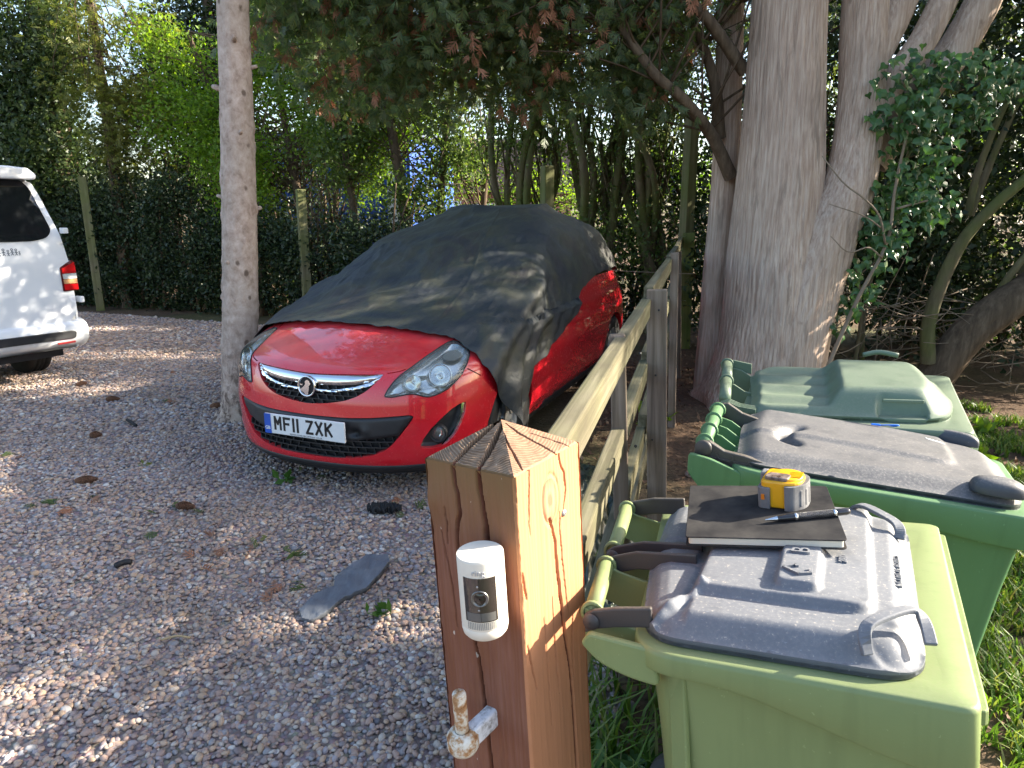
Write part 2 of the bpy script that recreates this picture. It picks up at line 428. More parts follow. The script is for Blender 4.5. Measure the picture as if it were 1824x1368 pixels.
# pebbles: a few source stones, each used by the nearest 300 as single objects and by the rest through one scattered object
def pebble_mesh(k, sub):
    bm = bmesh.new(); bmesh.ops.create_icosphere(bm, subdivisions=sub, radius=1.0)
    g = np.random.default_rng(50 + k); sc = np.array([1.0, g.uniform(.62, .9), g.uniform(.42, .62)])
    co = np.array([v.co[:] for v in bm.verts]); d = 1 + .20 * pnoise(co * 1.1 + k * 9.3)
    co = co * d[:, None] * sc
    for v, c in zip(bm.verts, co): v.co = c
    me = bpy.data.meshes.new('pebble'); bm.to_mesh(me); bm.free(); me.materials.append(MPEB)
    me.polygons.foreach_set('use_smooth', np.ones(len(me.polygons), bool)); return me
PEB = [pebble_mesh(k, 2) for k in range(7)]
def rand_in(n, x0, x1, y0, y1, g): return np.column_stack([g.uniform(x0, x1, n), g.uniform(y0, y1, n)])
g = np.random.default_rng(11)
zones = [(-2.9, .4, .75, 2.6, 4900, .0088, .0145), (-3.6, .9, 2.6, 4.6, 3600, .0098, .0160), (-6.5, 1.2, 4.6, 7.4, 1900, .0125, .0205), (-12, 1.2, 7.4, 12.6, 850, .016, .027)]
PP = []; PS = []
for x0, x1, y0, y1, dens, s0, s1 in zones:
    n = int((x1 - x0) * (y1 - y0) * dens); p = rand_in(n, x0, x1, y0, y1, g); ok = in_poly(p, EDGE) & (p[:, 0] > -.84 * p[:, 1] - .9)
    # thinner and ragged towards the earth by the fence
    p = p[ok]; PP.append(p); PS.append(g.uniform(s0, s1, len(p)) * (.75 + .5 * g.uniform(0, 1, len(p)) ** 3))
PP = np.vstack(PP); PS = np.concatenate(PS)
PZ = .003 + .006 * (pnoise(np.column_stack([PP * 3.0, 0 * PS])) + 1) + g.uniform(-.003, .007, len(PP))
dcam = np.hypot(PP[:, 0], PP[:, 1] - .2) - 40 * PS
_th = math.atan(302 / 1230.); _zc = PP[:, 1] * math.cos(_th) + CAM_H * math.sin(_th)
_px = 912 + 1230 * PP[:, 0] / _zc; _py = 684 + 1230 * (CAM_H * math.cos(_th) - PP[:, 1] * math.sin(_th)) / _zc
seen = (_px > 5) & (_px < 785) & (_py < 1366)
order = np.argsort(np.where(seen, dcam, 1e6)); near = order[:300]
msk = np.ones(len(PP), bool); msk[near] = False
for i in near:
    o = link('pebble', PEB[int(g.integers(7))], None, drive)
    o.location = (PP[i, 0], PP[i, 1], PZ[i] + .002); o.rotation_euler = (g.normal() * .35, g.normal() * .35, g.uniform(0, 6.28)); o.scale = (PS[i],) * 3
me = bpy.data.meshes.new('gravel'); rest = np.column_stack([PP, PZ])[msk]
me.vertices.add(len(rest)); me.vertices.foreach_set('co', rest.astype(np.float32).ravel())
at = me.attributes.new('psize', 'FLOAT', 'POINT'); at.data.foreach_set('value', PS[msk].astype(np.float32))
gravel = link('gravel', me, MPEB, drive); gravel['kind'] = 'stuff'
def scatter_tree(srcs):
    nt = bpy.data.node_groups.new('scatter_stones', 'GeometryNodeTree')
    nt.interface.new_socket('Geometry', in_out='INPUT', socket_type='NodeSocketGeometry'); nt.interface.new_socket('Geometry', in_out='OUTPUT', socket_type='NodeSocketGeometry')
    N = nt.nodes; gi = N.new('NodeGroupInput'); go = N.new('NodeGroupOutput'); g2i = N.new('GeometryNodeGeometryToInstance')
    for s in srcs[::-1]:
        oi = N.new('GeometryNodeObjectInfo'); oi.inputs['Object'].default_value = s; oi.inputs['As Instance'].default_value = False; oi.transform_space = 'ORIGINAL'
        nt.links.new(oi.outputs['Geometry'], g2i.inputs[0])
    m2p = N.new('GeometryNodeMeshToPoints'); iop = N.new('GeometryNodeInstanceOnPoints'); iop.inputs['Pick Instance'].default_value = True
    rr = N.new('FunctionNodeRandomValue'); rr.data_type = 'FLOAT_VECTOR'; rr.inputs[0].default_value = (-.45, -.45, 0); rr.inputs[1].default_value = (.45, .45, 6.283)
    na = N.new('GeometryNodeInputNamedAttribute'); na.data_type = 'FLOAT'; na.inputs['Name'].default_value = 'psize'
    nt.links.new(gi.outputs[0], m2p.inputs[0]); nt.links.new(m2p.outputs[0], iop.inputs['Points']); nt.links.new(g2i.outputs[0], iop.inputs['Instance'])
    nt.links.new(rr.outputs[0], iop.inputs['Rotation']); nt.links.new(na.outputs[0], iop.inputs['Scale']); nt.links.new(iop.outputs[0], go.inputs[0])
    return nt
srcs = {}
for o in drive.children:
    if o.name.startswith('pebble') and o.data.name not in srcs: srcs[o.data.name] = o
md = gravel.modifiers.new('scatter', 'NODES'); md.node_group = scatter_tree(list(srcs.values()))

# ================================================================== TREES, HEDGE, SHRUBS
M_CON = leaf_mat('conifer_foliage', [(.055, .090, .045), (.085, .13, .058), (.115, .165, .065), (.14, .15, .06), (.075, .115, .070)], .5, .45)
M_DEAD = leaf_mat('dead_foliage', [(.26, .11, .06), (.36, .17, .095), (.20, .09, .05)], .7, .2, (1.2, 1, .8))
M_HEDGE = leaf_mat('hedge_leaf', [(.014, .026, .014), (.022, .040, .018), (.032, .054, .022), (.044, .068, .022), (.020, .036, .024)], .42, .15, None, .3)
M_HAW = leaf_mat('fresh_leaf', [(.10, .20, .018), (.15, .26, .024), (.20, .30, .035), (.12, .22, .045)], .5, .55, (1.6, 1.6, .5))
M_DARK = leaf_mat('dark_leaf', [(.025, .045, .018), (.042, .070, .026), (.060, .092, .032), (.095, .13, .04)], .4, .35)
M_MID = leaf_mat('mid_green_leaf', [(.05, .085, .025), (.08, .125, .032), (.11, .165, .04), (.15, .19, .05)], .45, .45)
M_YEL = leaf_mat('olive_leaf', [(.14, .165, .04), (.22, .22, .065), (.09, .12, .04)], .5, .45)
M_IVY = leaf_mat('ivy_leaf', [(.026, .070, .022), (.042, .098, .030), (.060, .13, .04), (.11, .20, .05)], .3, .25)
M_BARKC = bark_mat('cedar_bark', (.27, .17, .12), (.50, .375, .295), (.66, .55, .455), (1, 1, .05), 60, .8, .012, strip=.55)
def spruce_bark():
    t = NT('spruce_bark'); n = t.noise(t.coords((1, 1, .8)), 18, 8, .7, .3); n2 = t.noise(t.coords(), 3, 4)
    c = t.ramp(n, [(.28, (.20, .14, .105)), (.46, (.42, .32, .26)), (.7, (.60, .49, .42))]); c = t.mix(t.ramp(n2, [(.4, 0.0), (.7, .4)]), c, (.30, .26, .20))
    tc = t.n('ShaderNodeTexCoord'); sz = t.n('ShaderNodeSeparateXYZ'); t.l(tc.outputs['Object'], sz.inputs[0]); pn = t.noise(t.coords((1, 1, .45)), 26, 6, .65, .8)
    low = t.math('MULTIPLY', t.ramp(t.math('ADD', sz.outputs[2], t.math('MULTIPLY', n2, .4)), [(.25, 1.0), (1.0, 0.0)]), t.ramp(pn, [(.40, 1.0), (.52, 0.0)])); c = t.mix(low, c, (.10, .07, .055))
    v = t.n('ShaderNodeTexVoronoi'); v.inputs['Scale'].default_value = 9; v.inputs['Randomness'].default_value = 1; t.l(t.coords((1, 1, .75)), v.inputs['Vector'])
    k = t.math('ADD', v.outputs['Distance'], t.math('MULTIPLY', t.noise(t.coords(), 40, 3), .14)); c = t.mix(t.ramp(k, [(.19, .85), (.27, 0.0)]), c, (.10, .065, .045))
    return t.bsdf(c, .85, 0, t.bump(t.math('ADD', n, t.ramp(k, [(.15, 0.0), (.3, .6)])), .6, .006), .2)
M_BARKS = spruce_bark()
M_BARKD = bark_mat('dark_bark', (.045, .03, .02), (.11, .078, .052), (.19, .14, .095), (1, 1, .12), 24, .7, .01)
M_BARKG = bark_mat('mossy_bark', (.07, .06, .035), (.15, .12, .075), (.23, .19, .12), (1, 1, .2), 20, .6, .008, (.10, .125, .03))
M_TWIG = simple('twig', (.16, .115, .075), .85, col2=(.28, .22, .16))
M_MOSS = wood_mat('mossy_post_wood', (.15, .13, .08), (.26, .23, .15), 'Z', .7, 20, .4, .9, (.10, .135, .025))

def trunk(name, path, rad, mat, parent, nseg=28, step=.05, amp=.012, vs=1.0, seed=0, flute=0.0, flute_n=7, knots=(), cap=True, hf=(14, 1.1)):
    """a limb with its bark as relief: path points, radius per point"""
    q = resample(np.column_stack([np.asarray(path, float), rad]), step); P, T, N, B = frames(q[:, :3]); r = q[:, 3]
    a = np.arange(nseg) * 2 * np.pi / nseg; A, S = np.meshgrid(a, np.arange(len(P)) * step, indexing='xy')
    cc = np.stack([np.cos(A) * hf[0] * .32, np.sin(A) * hf[0] * .32, S * hf[1]], -1) + seed * 13.7
    n = pnoise(cc) + .5 * pnoise(cc * np.array([2.1, 2.1, 2.4])); rid = 1 - np.abs(n) * 1.6
    low = pnoise(np.stack([np.cos(A) * 1.2, np.sin(A) * 1.2, S * .5], -1) + seed)
    rr = r[:, None] * (1 + .09 * low) + amp * rid
    if flute: rr = rr * (1 + flute * np.cos(A * flute_n + 1.3 * low) * np.exp(-S * 1.6))
    for ks, ka, kr, kh in knots:
        dd = ((np.angle(np.exp(1j * (A - ka))) * r[:, None]) ** 2 + (S - ks) ** 2) / kr ** 2; rr = rr + kh * (np.exp(-dd) - 1.4 * np.exp(-dd * 6))
    V = P[:, None] + rr[..., None] * (np.cos(A)[..., None] * N[:, None] + np.sin(A)[..., None] * B[:, None])
    V = V.reshape(-1, 3); F = grid_faces(len(P), nseg, True)
    return add(name, V, F, mat, parent, True)

def twigs(name, C, root, mat, parent, r=.008, seed=0, sag=.1, n=4):
    """thin branches from points of a limb to foliage clumps, joined"""
    g = np.random.default_rng(seed); mb = MB(); root = np.asarray(root, float)
    for c in C:
        a = root[g.integers(len(root))]; m = (a + c) / 2 + g.normal(size=3) * .12; m[2] += sag
        mb.tube(resample([a, m, c], n=5), np.linspace(r * 1.6, r * .4, 5), n)
    return mb.build(name, mat, parent, True)

# --- bare spruce trunk beside the red car
sp = empty('spruce_tree', (-2.07, 5.05, 0), label='bare pale spruce trunk rising from the gravel beside the red car', cat='tree')
kn = [(g.uniform(.3, 3.6), g.uniform(0, 6.28), g.uniform(.016, .04), g.uniform(.010, .022)) for _ in range(70)]
trunk('trunk', [(-.05, -.01, -.05), (0, 0, .08), (.045, 0, .5), (.10, 0, 1.04), (.17, 0, 2.0), (.225, 0, 2.95), (.30, 0, 4.2), (.38, 0, 6)], [.165, .142, .128, .120, .108, .096, .088, .07], M_BARKS, sp, 64, .025, .0035, seed=2, flute=.10, flute_n=5, knots=kn, hf=(16, 9))
# broken branch stubs
for z_, a_, l_, r_ in [(2.32, 2.9, .05, .018), (1.52, .4, .03, .015), (2.02, 5.3, .03, .012), (1.6, 3.0, .035, .013), (2.6, -1.2, .03, .014), (1.15, -1.9, .02, .013), (2.45, .1, .025, .012)]:
    x0 = .10 + (z_ - 1.04) * .0655; d = np.array([math.cos(a_), math.sin(a_), .25]); p0 = np.array([x0, 0, z_]) + d * .085
    MB().tube([p0, p0 + d * (.04 + l_ * .5), p0 + d * (.04 + l_)], [r_ * 1.5, r_, r_ * .8], 8).build('branch_stub', M_BARKS, sp, True)
Pn, Cn = clumps([(.35, 0, 5.6, 1.3, 1.2, .9, 1), (.4, 0, 7, .8, .8, 1.0, .6)], 70, 26, .16, 21)
V, F = spray_mesh(Pn, np.random.default_rng(5).normal(size=Pn.shape) * [1, 1, .4], .22, 5, 3)
add('crown', V, F, M_CON, sp)

# --- the big multi-stemmed conifer
bt = empty('conifer_tree', (2.05, 5.5, 0), label='huge pale many-stemmed conifer with stringy bark behind the bins', cat='tree')
kb = [(1.0, 4.4, .05, .02), (1.45, 4.75, .05, .018), (1.25, 4.2, .045, .015), (.62, 4.3, .05, .02), (1.9, 4.9, .04, .014), (.95, 5.0, .04, .012)]
trunk('trunk', [(-.02, 0, -.08), (0, 0, .12), (.01, 0, .5), (.0, 0, 1.1), (0, 0, 1.84), (-.05, 0, 3.0), (-.1, .05, 5.2), (-.1, .1, 7.2)], [.52, .445, .385, .35, .315, .262, .2, .1], M_BARKC, bt, 330, .014, .0085, seed=1, flute=.13, flute_n=6, knots=kb, hf=(64, 1.9))
trunk('stem', [(.08, -.06, .15), (.15, -.09, .7), (.325, -.12, 1.35), (.47, -.12, 1.75), (.51, -.07, 2.3), (.50, 0, 3.0), (.46, .15, 5.4)], [.36, .315, .235, .182, .158, .155, .1], M_BARKC, bt, 200, .016, .0075, seed=4, hf=(46, 2.0))
trunk('stem', [(.52, .0, 2.3), (.60, .0, 2.62), (.74, .0, 2.95), (.92, .05, 3.5), (1.1, .1, 5)], [.12, .115, .105, .09, .06], M_BARKC, bt, 50, .025, .006, seed=6, hf=(18, 1.4))
trunk('stem', [(.62, -.05, 2.25), (.78, -.08, 2.52), (.98, -.05, 2.85), (1.14, 0, 3.4), (1.3, .1, 5)], [.10, .09, .088, .08, .05], M_BARKC, bt, 50, .025, .006, seed=7, hf=(18, 1.4))
trunk('stem', [(.72, .1, 1.9), (1.02, .05, 2.4), (1.26, .02, 2.78), (1.45, 0, 3.4), (1.7, 0, 5)], [.13, .13, .125, .11, .07], M_BARKC, bt, 50, .025, .006, seed=8, hf=(18, 1.4))
trunk('stem', [(-.30, .42, 0), (-.31, .42, .9), (-.30, .42, 1.9), (-.34, .45, 3.1), (-.40, .5, 5.5)], [.14, .115, .105, .095, .07], M_BARKC, bt, 50, .03, .008, seed=9, hf=(16, 1.4))
limbs = [[(-.30, .25, 1.8), (-.50, .15, 2.10), (-.78, -.05, 2.33), (-1.05, -.15, 2.52), (-1.35, -.1, 2.95), (-1.6, .0, 3.6)],
         [(-.40, .3, 2.1), (-.50, .2, 2.5), (-.70, .2, 2.95), (-.95, .2, 3.3)],
         [(-.3, .1, 2.55), (-.7, 0, 2.95), (-1.15, -.1, 3.15), (-1.7, -.1, 3.35), (-2.5, 0, 3.5)],
         [(-.3, .2, 3.1), (-.9, -.2, 3.2), (-1.7, -.3, 3.05), (-2.6, -.3, 3.0), (-3.4, -.2, 3.1)],
         [(-.3, .3, 3.4), (-1.2, .5, 3.5), (-2.2, .9, 3.4), (-3.2, 1.2, 3.4)],
         [(-.2, -.1, 3.8), (-.9, -.8, 3.9), (-1.9, -1.1, 3.8)], [(.4, -.2, 3.6), (.8, -.9, 3.9), (1.2, -1.3, 4.0)], [(.6, .2, 3.6), (1.6, .1, 4.0), (2.6, .2, 4.2)]]
LP = []
for k, lm in enumerate(limbs):
    r0 = [.052, .05, .045, .05, .045, .045, .05, .06][k]; q = resample(lm, .12); LP.append(q[len(q) // 4:])
    trunk('branch', lm, np.linspace(r0, r0 * .3, len(lm)), M_BARKD, bt, 18, .05, .004, seed=20 + k, hf=(8, 2))
LP = np.vstack(LP)
# hanging foliage of the big conifer, in front of the hazel stems: sprays droop from the limbs
blobs = [(-3.6, .3, 3.15, 1.1, .7, .45, 1.3), (-2.6, .1, 3.05, .9, .7, .5, 1.6), (-1.6, .2, 3.05, .8, .7, .45, 1.2), (-.85, .3, 3.05, .45, .6, .40, .7), (-3.0, 1.2, 3.0, 1.3, .6, .65, 1.3), (-1.9, .6, 2.72, .7, .5, .36, .8),
         (-2.9, .3, 2.62, .5, .4, .28, .5), (-1.1, .1, 2.58, .35, .35, .25, .4), (-2.2, 0, 4.2, 1.8, 1.2, .6, 2.2), (-.4, -.3, 4.6, 1.2, 1.4, .7, 1.6), (1.2, 0, 4.8, 1.2, 1.4, .9, 2), (0, 0, 6.2, 1.3, 1.3, 1.2, 2), (2.3, .2, 4.6, .8, .9, .6, 1)]
Pn, Cn = clumps(blobs, 690, 30, .115, 31)
gg = np.random.default_rng(8); D = gg.normal(size=Pn.shape); D[:, 2] = D[:, 2] * .35 - .75
V, F = spray_mesh(Pn, D, .105, 9, 5); add('crown', V, F, M_CON, bt)
sel = [b for b in blobs[:8]]; Pd, Cd = clumps(sel, 105, 10, .05, 33); Pd[:, 2] -= .06
D = gg.normal(size=Pd.shape) * .35; D[:, 2] -= 1; V, F = spray_mesh(Pd, D, .10, 10, 4); add('dead_spray', V, F, M_DEAD, bt)['kind'] = 'stuff'
twigs('twig', Cn[::3], LP, M_BARKD, bt, .006, 4, .12)['kind'] = 'stuff'

# --- ivy climbing the right-hand stem
iv = empty('ivy_plant', (2.75, 5.25, 0), label='glossy ivy clump climbing the right stem of the big conifer', cat='ivy')
def ivy_leaf(k):
    o = [(0, 0), (.28, -.10), (.50, .12), (.36, .36), (.16, .52), (0, 1.0), (-.16, .52), (-.36, .36), (-.50, .12), (-.28, -.10)]
    g2 = np.random.default_rng(k); P = [(x * (1 + .1 * g2.normal()), y, -.12 * abs(x) * 2 - .10 * y * y) for x, y in o] + [(0, .38, .05)]
    n = len(o); me = bpy.data.meshes.new('leaf'); me.from_pydata(P, [], [(i, (i + 1) % n, n) for i in range(n)]); me.materials.append(M_IVY); return me
IVL = [ivy_leaf(k) for k in range(4)]
ivb = [(.02, .0, 2.32, .26, .22, .26, 1.5), (.42, -.02, 2.38, .33, .25, .24, 1.7), (.18, -.05, 1.98, .26, .22, .26, 1.6), (.80, 0, 2.48, .22, .2, .16, .6), (.12, -.03, 1.62, .20, .15, .20, .8), (-.02, -.03, 1.32, .13, .1, .16, .45), (-.12, -.03, 1.0, .11, .08, .13, .3), (-.22, -.03, .72, .09, .06, .10, .18), (.30, -.05, 1.68, .16, .15, .15, .5)]
Pi, Ci = clumps(ivb, 160, 6, .055, 41, .35)
gi_ = np.random.default_rng(9); front = np.argsort(Pi[:, 1])
def place_leaf_matrix(p, g2, s):
    nrm = Vector((g2.normal() * .45 - .1, -1 + g2.normal() * .35, .35 + g2.normal() * .4)).normalized(); tip = Vector((g2.normal() * .5, -.2, -1)).normalized()
    yv = (tip - nrm * tip.dot(nrm)).normalized(); xv = yv.cross(nrm)
    return Matrix.Translation(Vector(p)) @ Matrix((xv, yv, nrm)).transposed().to_4x4() @ Matrix.Scale(s, 4)
for i in front[:290]:
    o = link('leaf', IVL[int(gi_.integers(4))], None, iv); o.matrix_local = place_leaf_matrix(Pi[i], gi_, gi_.uniform(.045, .095))
vv, ff = [], []
for i in front[290:]:
    me0 = IVL[int(gi_.integers(4))]; Mx = place_leaf_matrix(Pi[i], gi_, gi_.uniform(.05, .09)); b = len(vv); vv += [tuple(Mx @ v.co) for v in me0.vertices]; ff += [tuple(b + k for k in p.vertices) for p in me0.polygons]
add('leaf_mass', vv, ff, M_IVY, iv)['kind'] = 'stuff'
for pth, r in [([(-.42, -.1, .1), (-.30, -.12, .55), (-.17, -.13, .95), (-.02, -.13, 1.32), (.0, -.1, 1.7), (.05, -.1, 2.2)], .018), ([(-.06, -.16, 1.2), (-.2, -.22, 1.28), (-.36, -.26, 1.25), (-.5, -.27, 1.36)], .007), ([(-.05, -.16, 1.3), (-.15, -.22, 1.5), (-.3, -.27, 1.62), (-.45, -.27, 1.72), (-.62, -.27, 1.9)], .008), ([(.02, -.12, 1.55), (.2, -.13, 1.6), (.35, -.1, 1.62)], .009), ([(-.12, -.2, 1.42), (-.28, -.26, 1.5), (-.55, -.3, 1.58)], .006)]:
    MB().tube(resample(pth, n=14), np.linspace(r, r * .5, 14), 8).build('vine', M_TWIG, iv, True)

# --- leaning trunk of the shrub at the right edge
sh = empty('shrub_tree', (3.75, 5.75, 0), label='dark shrubby tree with a leaning brown trunk at the right edge', cat='tree')
trunk('trunk', [(-.2, .05, -.05), (-.12, 0, .18), (.05, -.05, .52), (.28, -.1, .78), (.62, -.12, 1.05), (1.1, -.1, 1.5), (1.6, 0, 2.2)], [.16, .145, .14, .14, .13, .12, .08], M_BARKD, sh, 70, .025, .007, seed=30, hf=(14, 2))
for k, (pth, r) in enumerate([([(-.24, -.05, .3), (-.30, -.08, .62), (-.26, -.1, .95), (-.14, -.12, 1.32), (.08, -.12, 1.6), (.35, -.1, 1.85), (.7, 0, 2.2)], .058), ([(.25, .0, .8), (.3, -.1, 1.05), (.42, -.15, 1.25), (.62, -.2, 1.3), (.9, -.2, 1.28)], .03),
        ([(.0, .1, 1.5), (.03, .1, 1.85), (.13, .1, 2.25), (.3, .1, 2.7)], .03), ([(.05, .15, 1.5), (.16, .15, 1.95), (.3, .15, 2.4), (.5, .2, 2.9)], .028), ([(.55, .1, .9), (.6, .1, 1.5), (.75, .1, 2.1), (.8, .2, 3)], .05), ([(-.5, .5, .0), (-.55, .5, .7), (-.45, .5, 1.4), (-.3, .5, 2.2)], .022), ([(-.7, .3, .0), (-.65, .35, .6), (-.75, .4, 1.2)], .016)]):
    trunk('branch', pth, np.linspace(r, r * .55, len(pth)), M_BARKG, sh, 20, .03, .003, seed=40 + k, hf=(8, 2))
Pn, Cn = clumps([(.6, 1.0, 1.2, 1.5, .7, 1.2, 3), (.9, .6, 2.6, 1.4, .8, .9, 2.5), (.2, .7, 3.4, 1.3, .7, .6, 1.5), (1.5, .1, 3.6, 1.4, 1, 1, 2), (1.2, .2, .9, .5, .4, .5, .6)], 420, 34, .14, 43)
V, F = leaf_mesh(Pn, .075, .55, .3, seed=44); add('crown', V, F, M_HEDGE, sh)
gt = np.random.default_rng(45); mb = MB()
for k in range(150):
    a = np.array([gt.uniform(-1.1, .9), gt.uniform(-.1, .7), gt.uniform(.0, .9)]); d = gt.normal(size=3) * [1, .5, .35]; d /= np.linalg.norm(d); L = gt.uniform(.25, .8)
    mb.tube(resample([a, a + d * L * .5 + gt.normal(size=3) * .05, a + d * L], n=5), np.linspace(.006, .002, 5), 4)
mb.build('dead_twig', M_TWIG, sh, True)['kind'] = 'stuff'

# --- dark clipped hedge across the back, in front of it a wire-fence post or two
hd = empty('hedge', (-5, 11.15, 0), label='dense dark evergreen hedge along the back of the gravel drive', cat='hedge')
hb = []
for t_ in np.linspace(0, 1, 12):
    x = -5.4 + 9.3 * t_; y = 1.95 - 3.4 * t_; hh = 1.22 if t_ < .55 else .85
    hb.append((x, y, hh * .86, .62, .42, hh * .98, 1.0 if t_ < .52 else .7))
Pn, Cn = clumps(hb, 1900, 62, .12, 51, .25); Pn[:, 2] = np.abs(Pn[:, 2])
V, F = leaf_mesh(Pn, .062, .55, .25, seed=52); add('foliage', V, F, M_HEDGE, hd)
gt = np.random.default_rng(53); mb = MB()
for k in range(80):
    t_ = gt.uniform(); a = np.array([-5.4 + 9.3 * t_, 1.95 - 3.4 * t_ + gt.normal() * .12, 0]); L = gt.uniform(1.2, 2.1); mb.tube(resample([a, a + [gt.normal() * .1, 0, L * .5], a + [gt.normal() * .25, gt.normal() * .1, L]], n=6), np.linspace(.03, .008, 6), 6)
mb.build('stem', M_BARKD, hd, True)['kind'] = 'stuff'

# --- taller dark laurel behind it, closing the view at the back and on the right
M_LAU = leaf_mat('laurel_leaf', [(.016, .030, .014), (.026, .046, .018), (.038, .062, .022), (.055, .085, .026)], .40, .25)
for nm, lb, pts_, sd in (('laurel_hedge', 'tall dark laurel hedge behind the big conifer and the leaning trunk', [(1.9, 9.6, 1.3), (2.9, 9.3, 1.5), (3.9, 9.0, 1.5), (4.9, 8.6, 1.5), (5.9, 8.1, 1.5), (6.9, 7.6, 1.5), (7.9, 7.2, 1.5)], 55), ('laurel_hedge', 'laurel hedge row behind the clipped hedge and the ivy clad tree', [(-10.5, 14.0, 1.7), (-9.3, 13.6, 1.7), (-8.1, 13.3, 1.8), (-6.9, 13.0, 1.75), (-5.7, 12.7, 1.7), (-4.6, 12.3, 1.6), (-3.6, 12.0, 1.45)], 57)):
    lh = empty(nm, (0, 0, 0), label=lb, cat='hedge'); Pn, Cn = clumps([(x, y, h * .95, .75, .5, h, 1) for x, y, h in pts_], 620, 46, .16, sd, .3); Pn[:, 2] = np.abs(Pn[:, 2])
    V, F = leaf_mesh(Pn, .085, .55, .25, seed=sd + 1); add('foliage', V, F, M_LAU, lh); mb = MB(); gt = np.random.default_rng(sd)
    for k in range(30):
        x, y, h = pts_[gt.integers(len(pts_))]; a = np.array([x + gt.uniform(-.5, .5), y + gt.normal() * .15, 0]); mb.tube(resample([a, a + [gt.normal() * .1, 0, h], a + [gt.normal() * .3, gt.normal() * .1, h * 1.7]], n=6), np.linspace(.035, .01, 6), 6)
    mb.build('stem', M_BARKD, lh, True)['kind'] = 'stuff'

# --- trees behind the hedge
def leafy_tree(name, base, stems, blobs, nc, per, spread, size, mat, label, seed, bark=M_BARKD, asp=.55, ntw=80, twr=.008, group=None, conifer=False):
    t = empty(name, base, label=label, cat='tree', group=group)
    LPs = []
    for k, (pth, r) in enumerate(stems):
        trunk('trunk' if k == 0 else 'stem', pth, np.linspace(r, r * .4, len(pth)), bark, t, 16, .08, .006, seed=seed + k, hf=(8, 1.5)); q = resample(pth, .15); LPs.append(q[len(q) // 3:])
    Pn, Cn = clumps(blobs, nc, per, spread, seed)
    if conifer:
        D = np.random.default_rng(seed).normal(size=Pn.shape); D[:, 2] = D[:, 2] * .35 - .6; V, F = spray_mesh(Pn, D, size, seed, 3)
    else: V, F = leaf_mesh(Pn, size, asp, .25, seed=seed + 1)
    add('crown', V, F, mat, t)
    if ntw: twigs('twig', Cn[:ntw], np.vstack(LPs), bark, t, twr, seed)['kind'] = 'stuff'
    return t
leafy_tree('hawthorn_tree', (-4.3, 11.4, 0), [([(.9, 0, 0), (.95, 0, 1.2), (.8, 0, 2.6), (.6, 0, 4.4)], .09), ([(.3, 0, 0), (.2, .1, 1.5), (-.3, .1, 3.0), (-.6, 0, 4.2)], .07), ([(1.3, 0, 0), (1.45, .1, 1.6), (1.6, .2, 3.4)], .06)],
    [(-.6, -.2, 2.9, .8, .5, .55, 1.1), (.1, -.35, 2.35, .65, .4, .45, .8), (.7, 0, 3.6, 1.0, .6, .8, 1.3), (1.5, 0, 3.0, .7, .6, .75, 1.0), (.3, -.5, 1.75, .5, .3, .32, .5), (1.55, 0, 4.4, .9, .6, .7, .9), (2.5, -.3, 2.9, .5, .4, .55, .9), (2.3, -.3, 3.9, .6, .5, .6, .9), (2.9, -.3, 3.4, .4, .4, .5, .5), (-.9, 0, 3.9, .7, .5, .5, .35), (2.0, -.1, 2.2, .4, .4, .5, .35)], 860, 52, .13, .060, M_HAW, 'bright green hawthorn in fresh leaf behind the pale spruce trunk', 61, ntw=150)
leafy_tree('ivy_clad_tree', (-7.6, 12.2, 0), [([(0, 0, 0), (.05, 0, 2), (.0, 0, 4), (-.1, 0, 7)], .26), ([(-.1, 0, 2.4), (-.9, 0, 3.6), (-1.6, 0, 4.6)], .09)],
    [(-.2, -.2, 2.6, .8, .6, 1.2, 1.6), (.1, -.1, 4.2, 1.0, .7, .9, 1.6), (-1.4, 0, 3.6, 1.0, .7, 1.2, 1.4), (-.6, 0, 5.6, 1.5, .8, .8, 1.3), (-1.8, 0, 1.6, 1.0, .6, .9, 1)], 720, 55, .16, .085, M_DARK, 'dark tree wrapped in ivy above the white van', 71, ntw=60)
leafy_tree('yew_tree', (-5.6, 13.4, 0), [([(0, 0, 0), (0, 0, 2.2), (.2, 0, 4.5), (.3, 0, 6.5)], .16), ([(0, 0, 2.2), (.7, 0, 3.2), (1.5, 0, 4.6)], .06), ([(0, 0, 2.6), (-.7, 0, 3.6), (-1.0, 0, 4.8)], .06)],
    [(.2, 0, 4.6, 1.4, .7, .8, 1.4), (-.7, 0, 3.6, .9, .6, .7, .9), (1.6, 0, 5.2, 1.1, .7, .8, 1), (.3, 0, 2.9, 1.0, .6, .5, .5), (2.6, 0, 4.6, .8, .6, .9, .8)], 520, 50, .17, .085, M_HEDGE, 'tall dark broadleaf tree behind the hedge, left of the hawthorn', 81, ntw=150)
leafy_tree('cypress_tree', (-6.4, 11.5, 0), [([(0, 0, 0), (.05, 0, 1.8), (.05, 0, 3.6), (0, 0, 5.5)], .10)],
    [(.3, -.2, 2.6, .7, .4, .45, 1), (.0, -.2, 3.4, .9, .4, .4, 1), (.7, -.2, 3.1, .7, .4, .35, .7), (.3, -.2, 4.3, 1.0, .5, .5, .9)], 210, 16, .14, .14, M_YEL, 'thin cypress with yellow-green sprays above the leaning mossy post', 91, conifer=True, ntw=60)
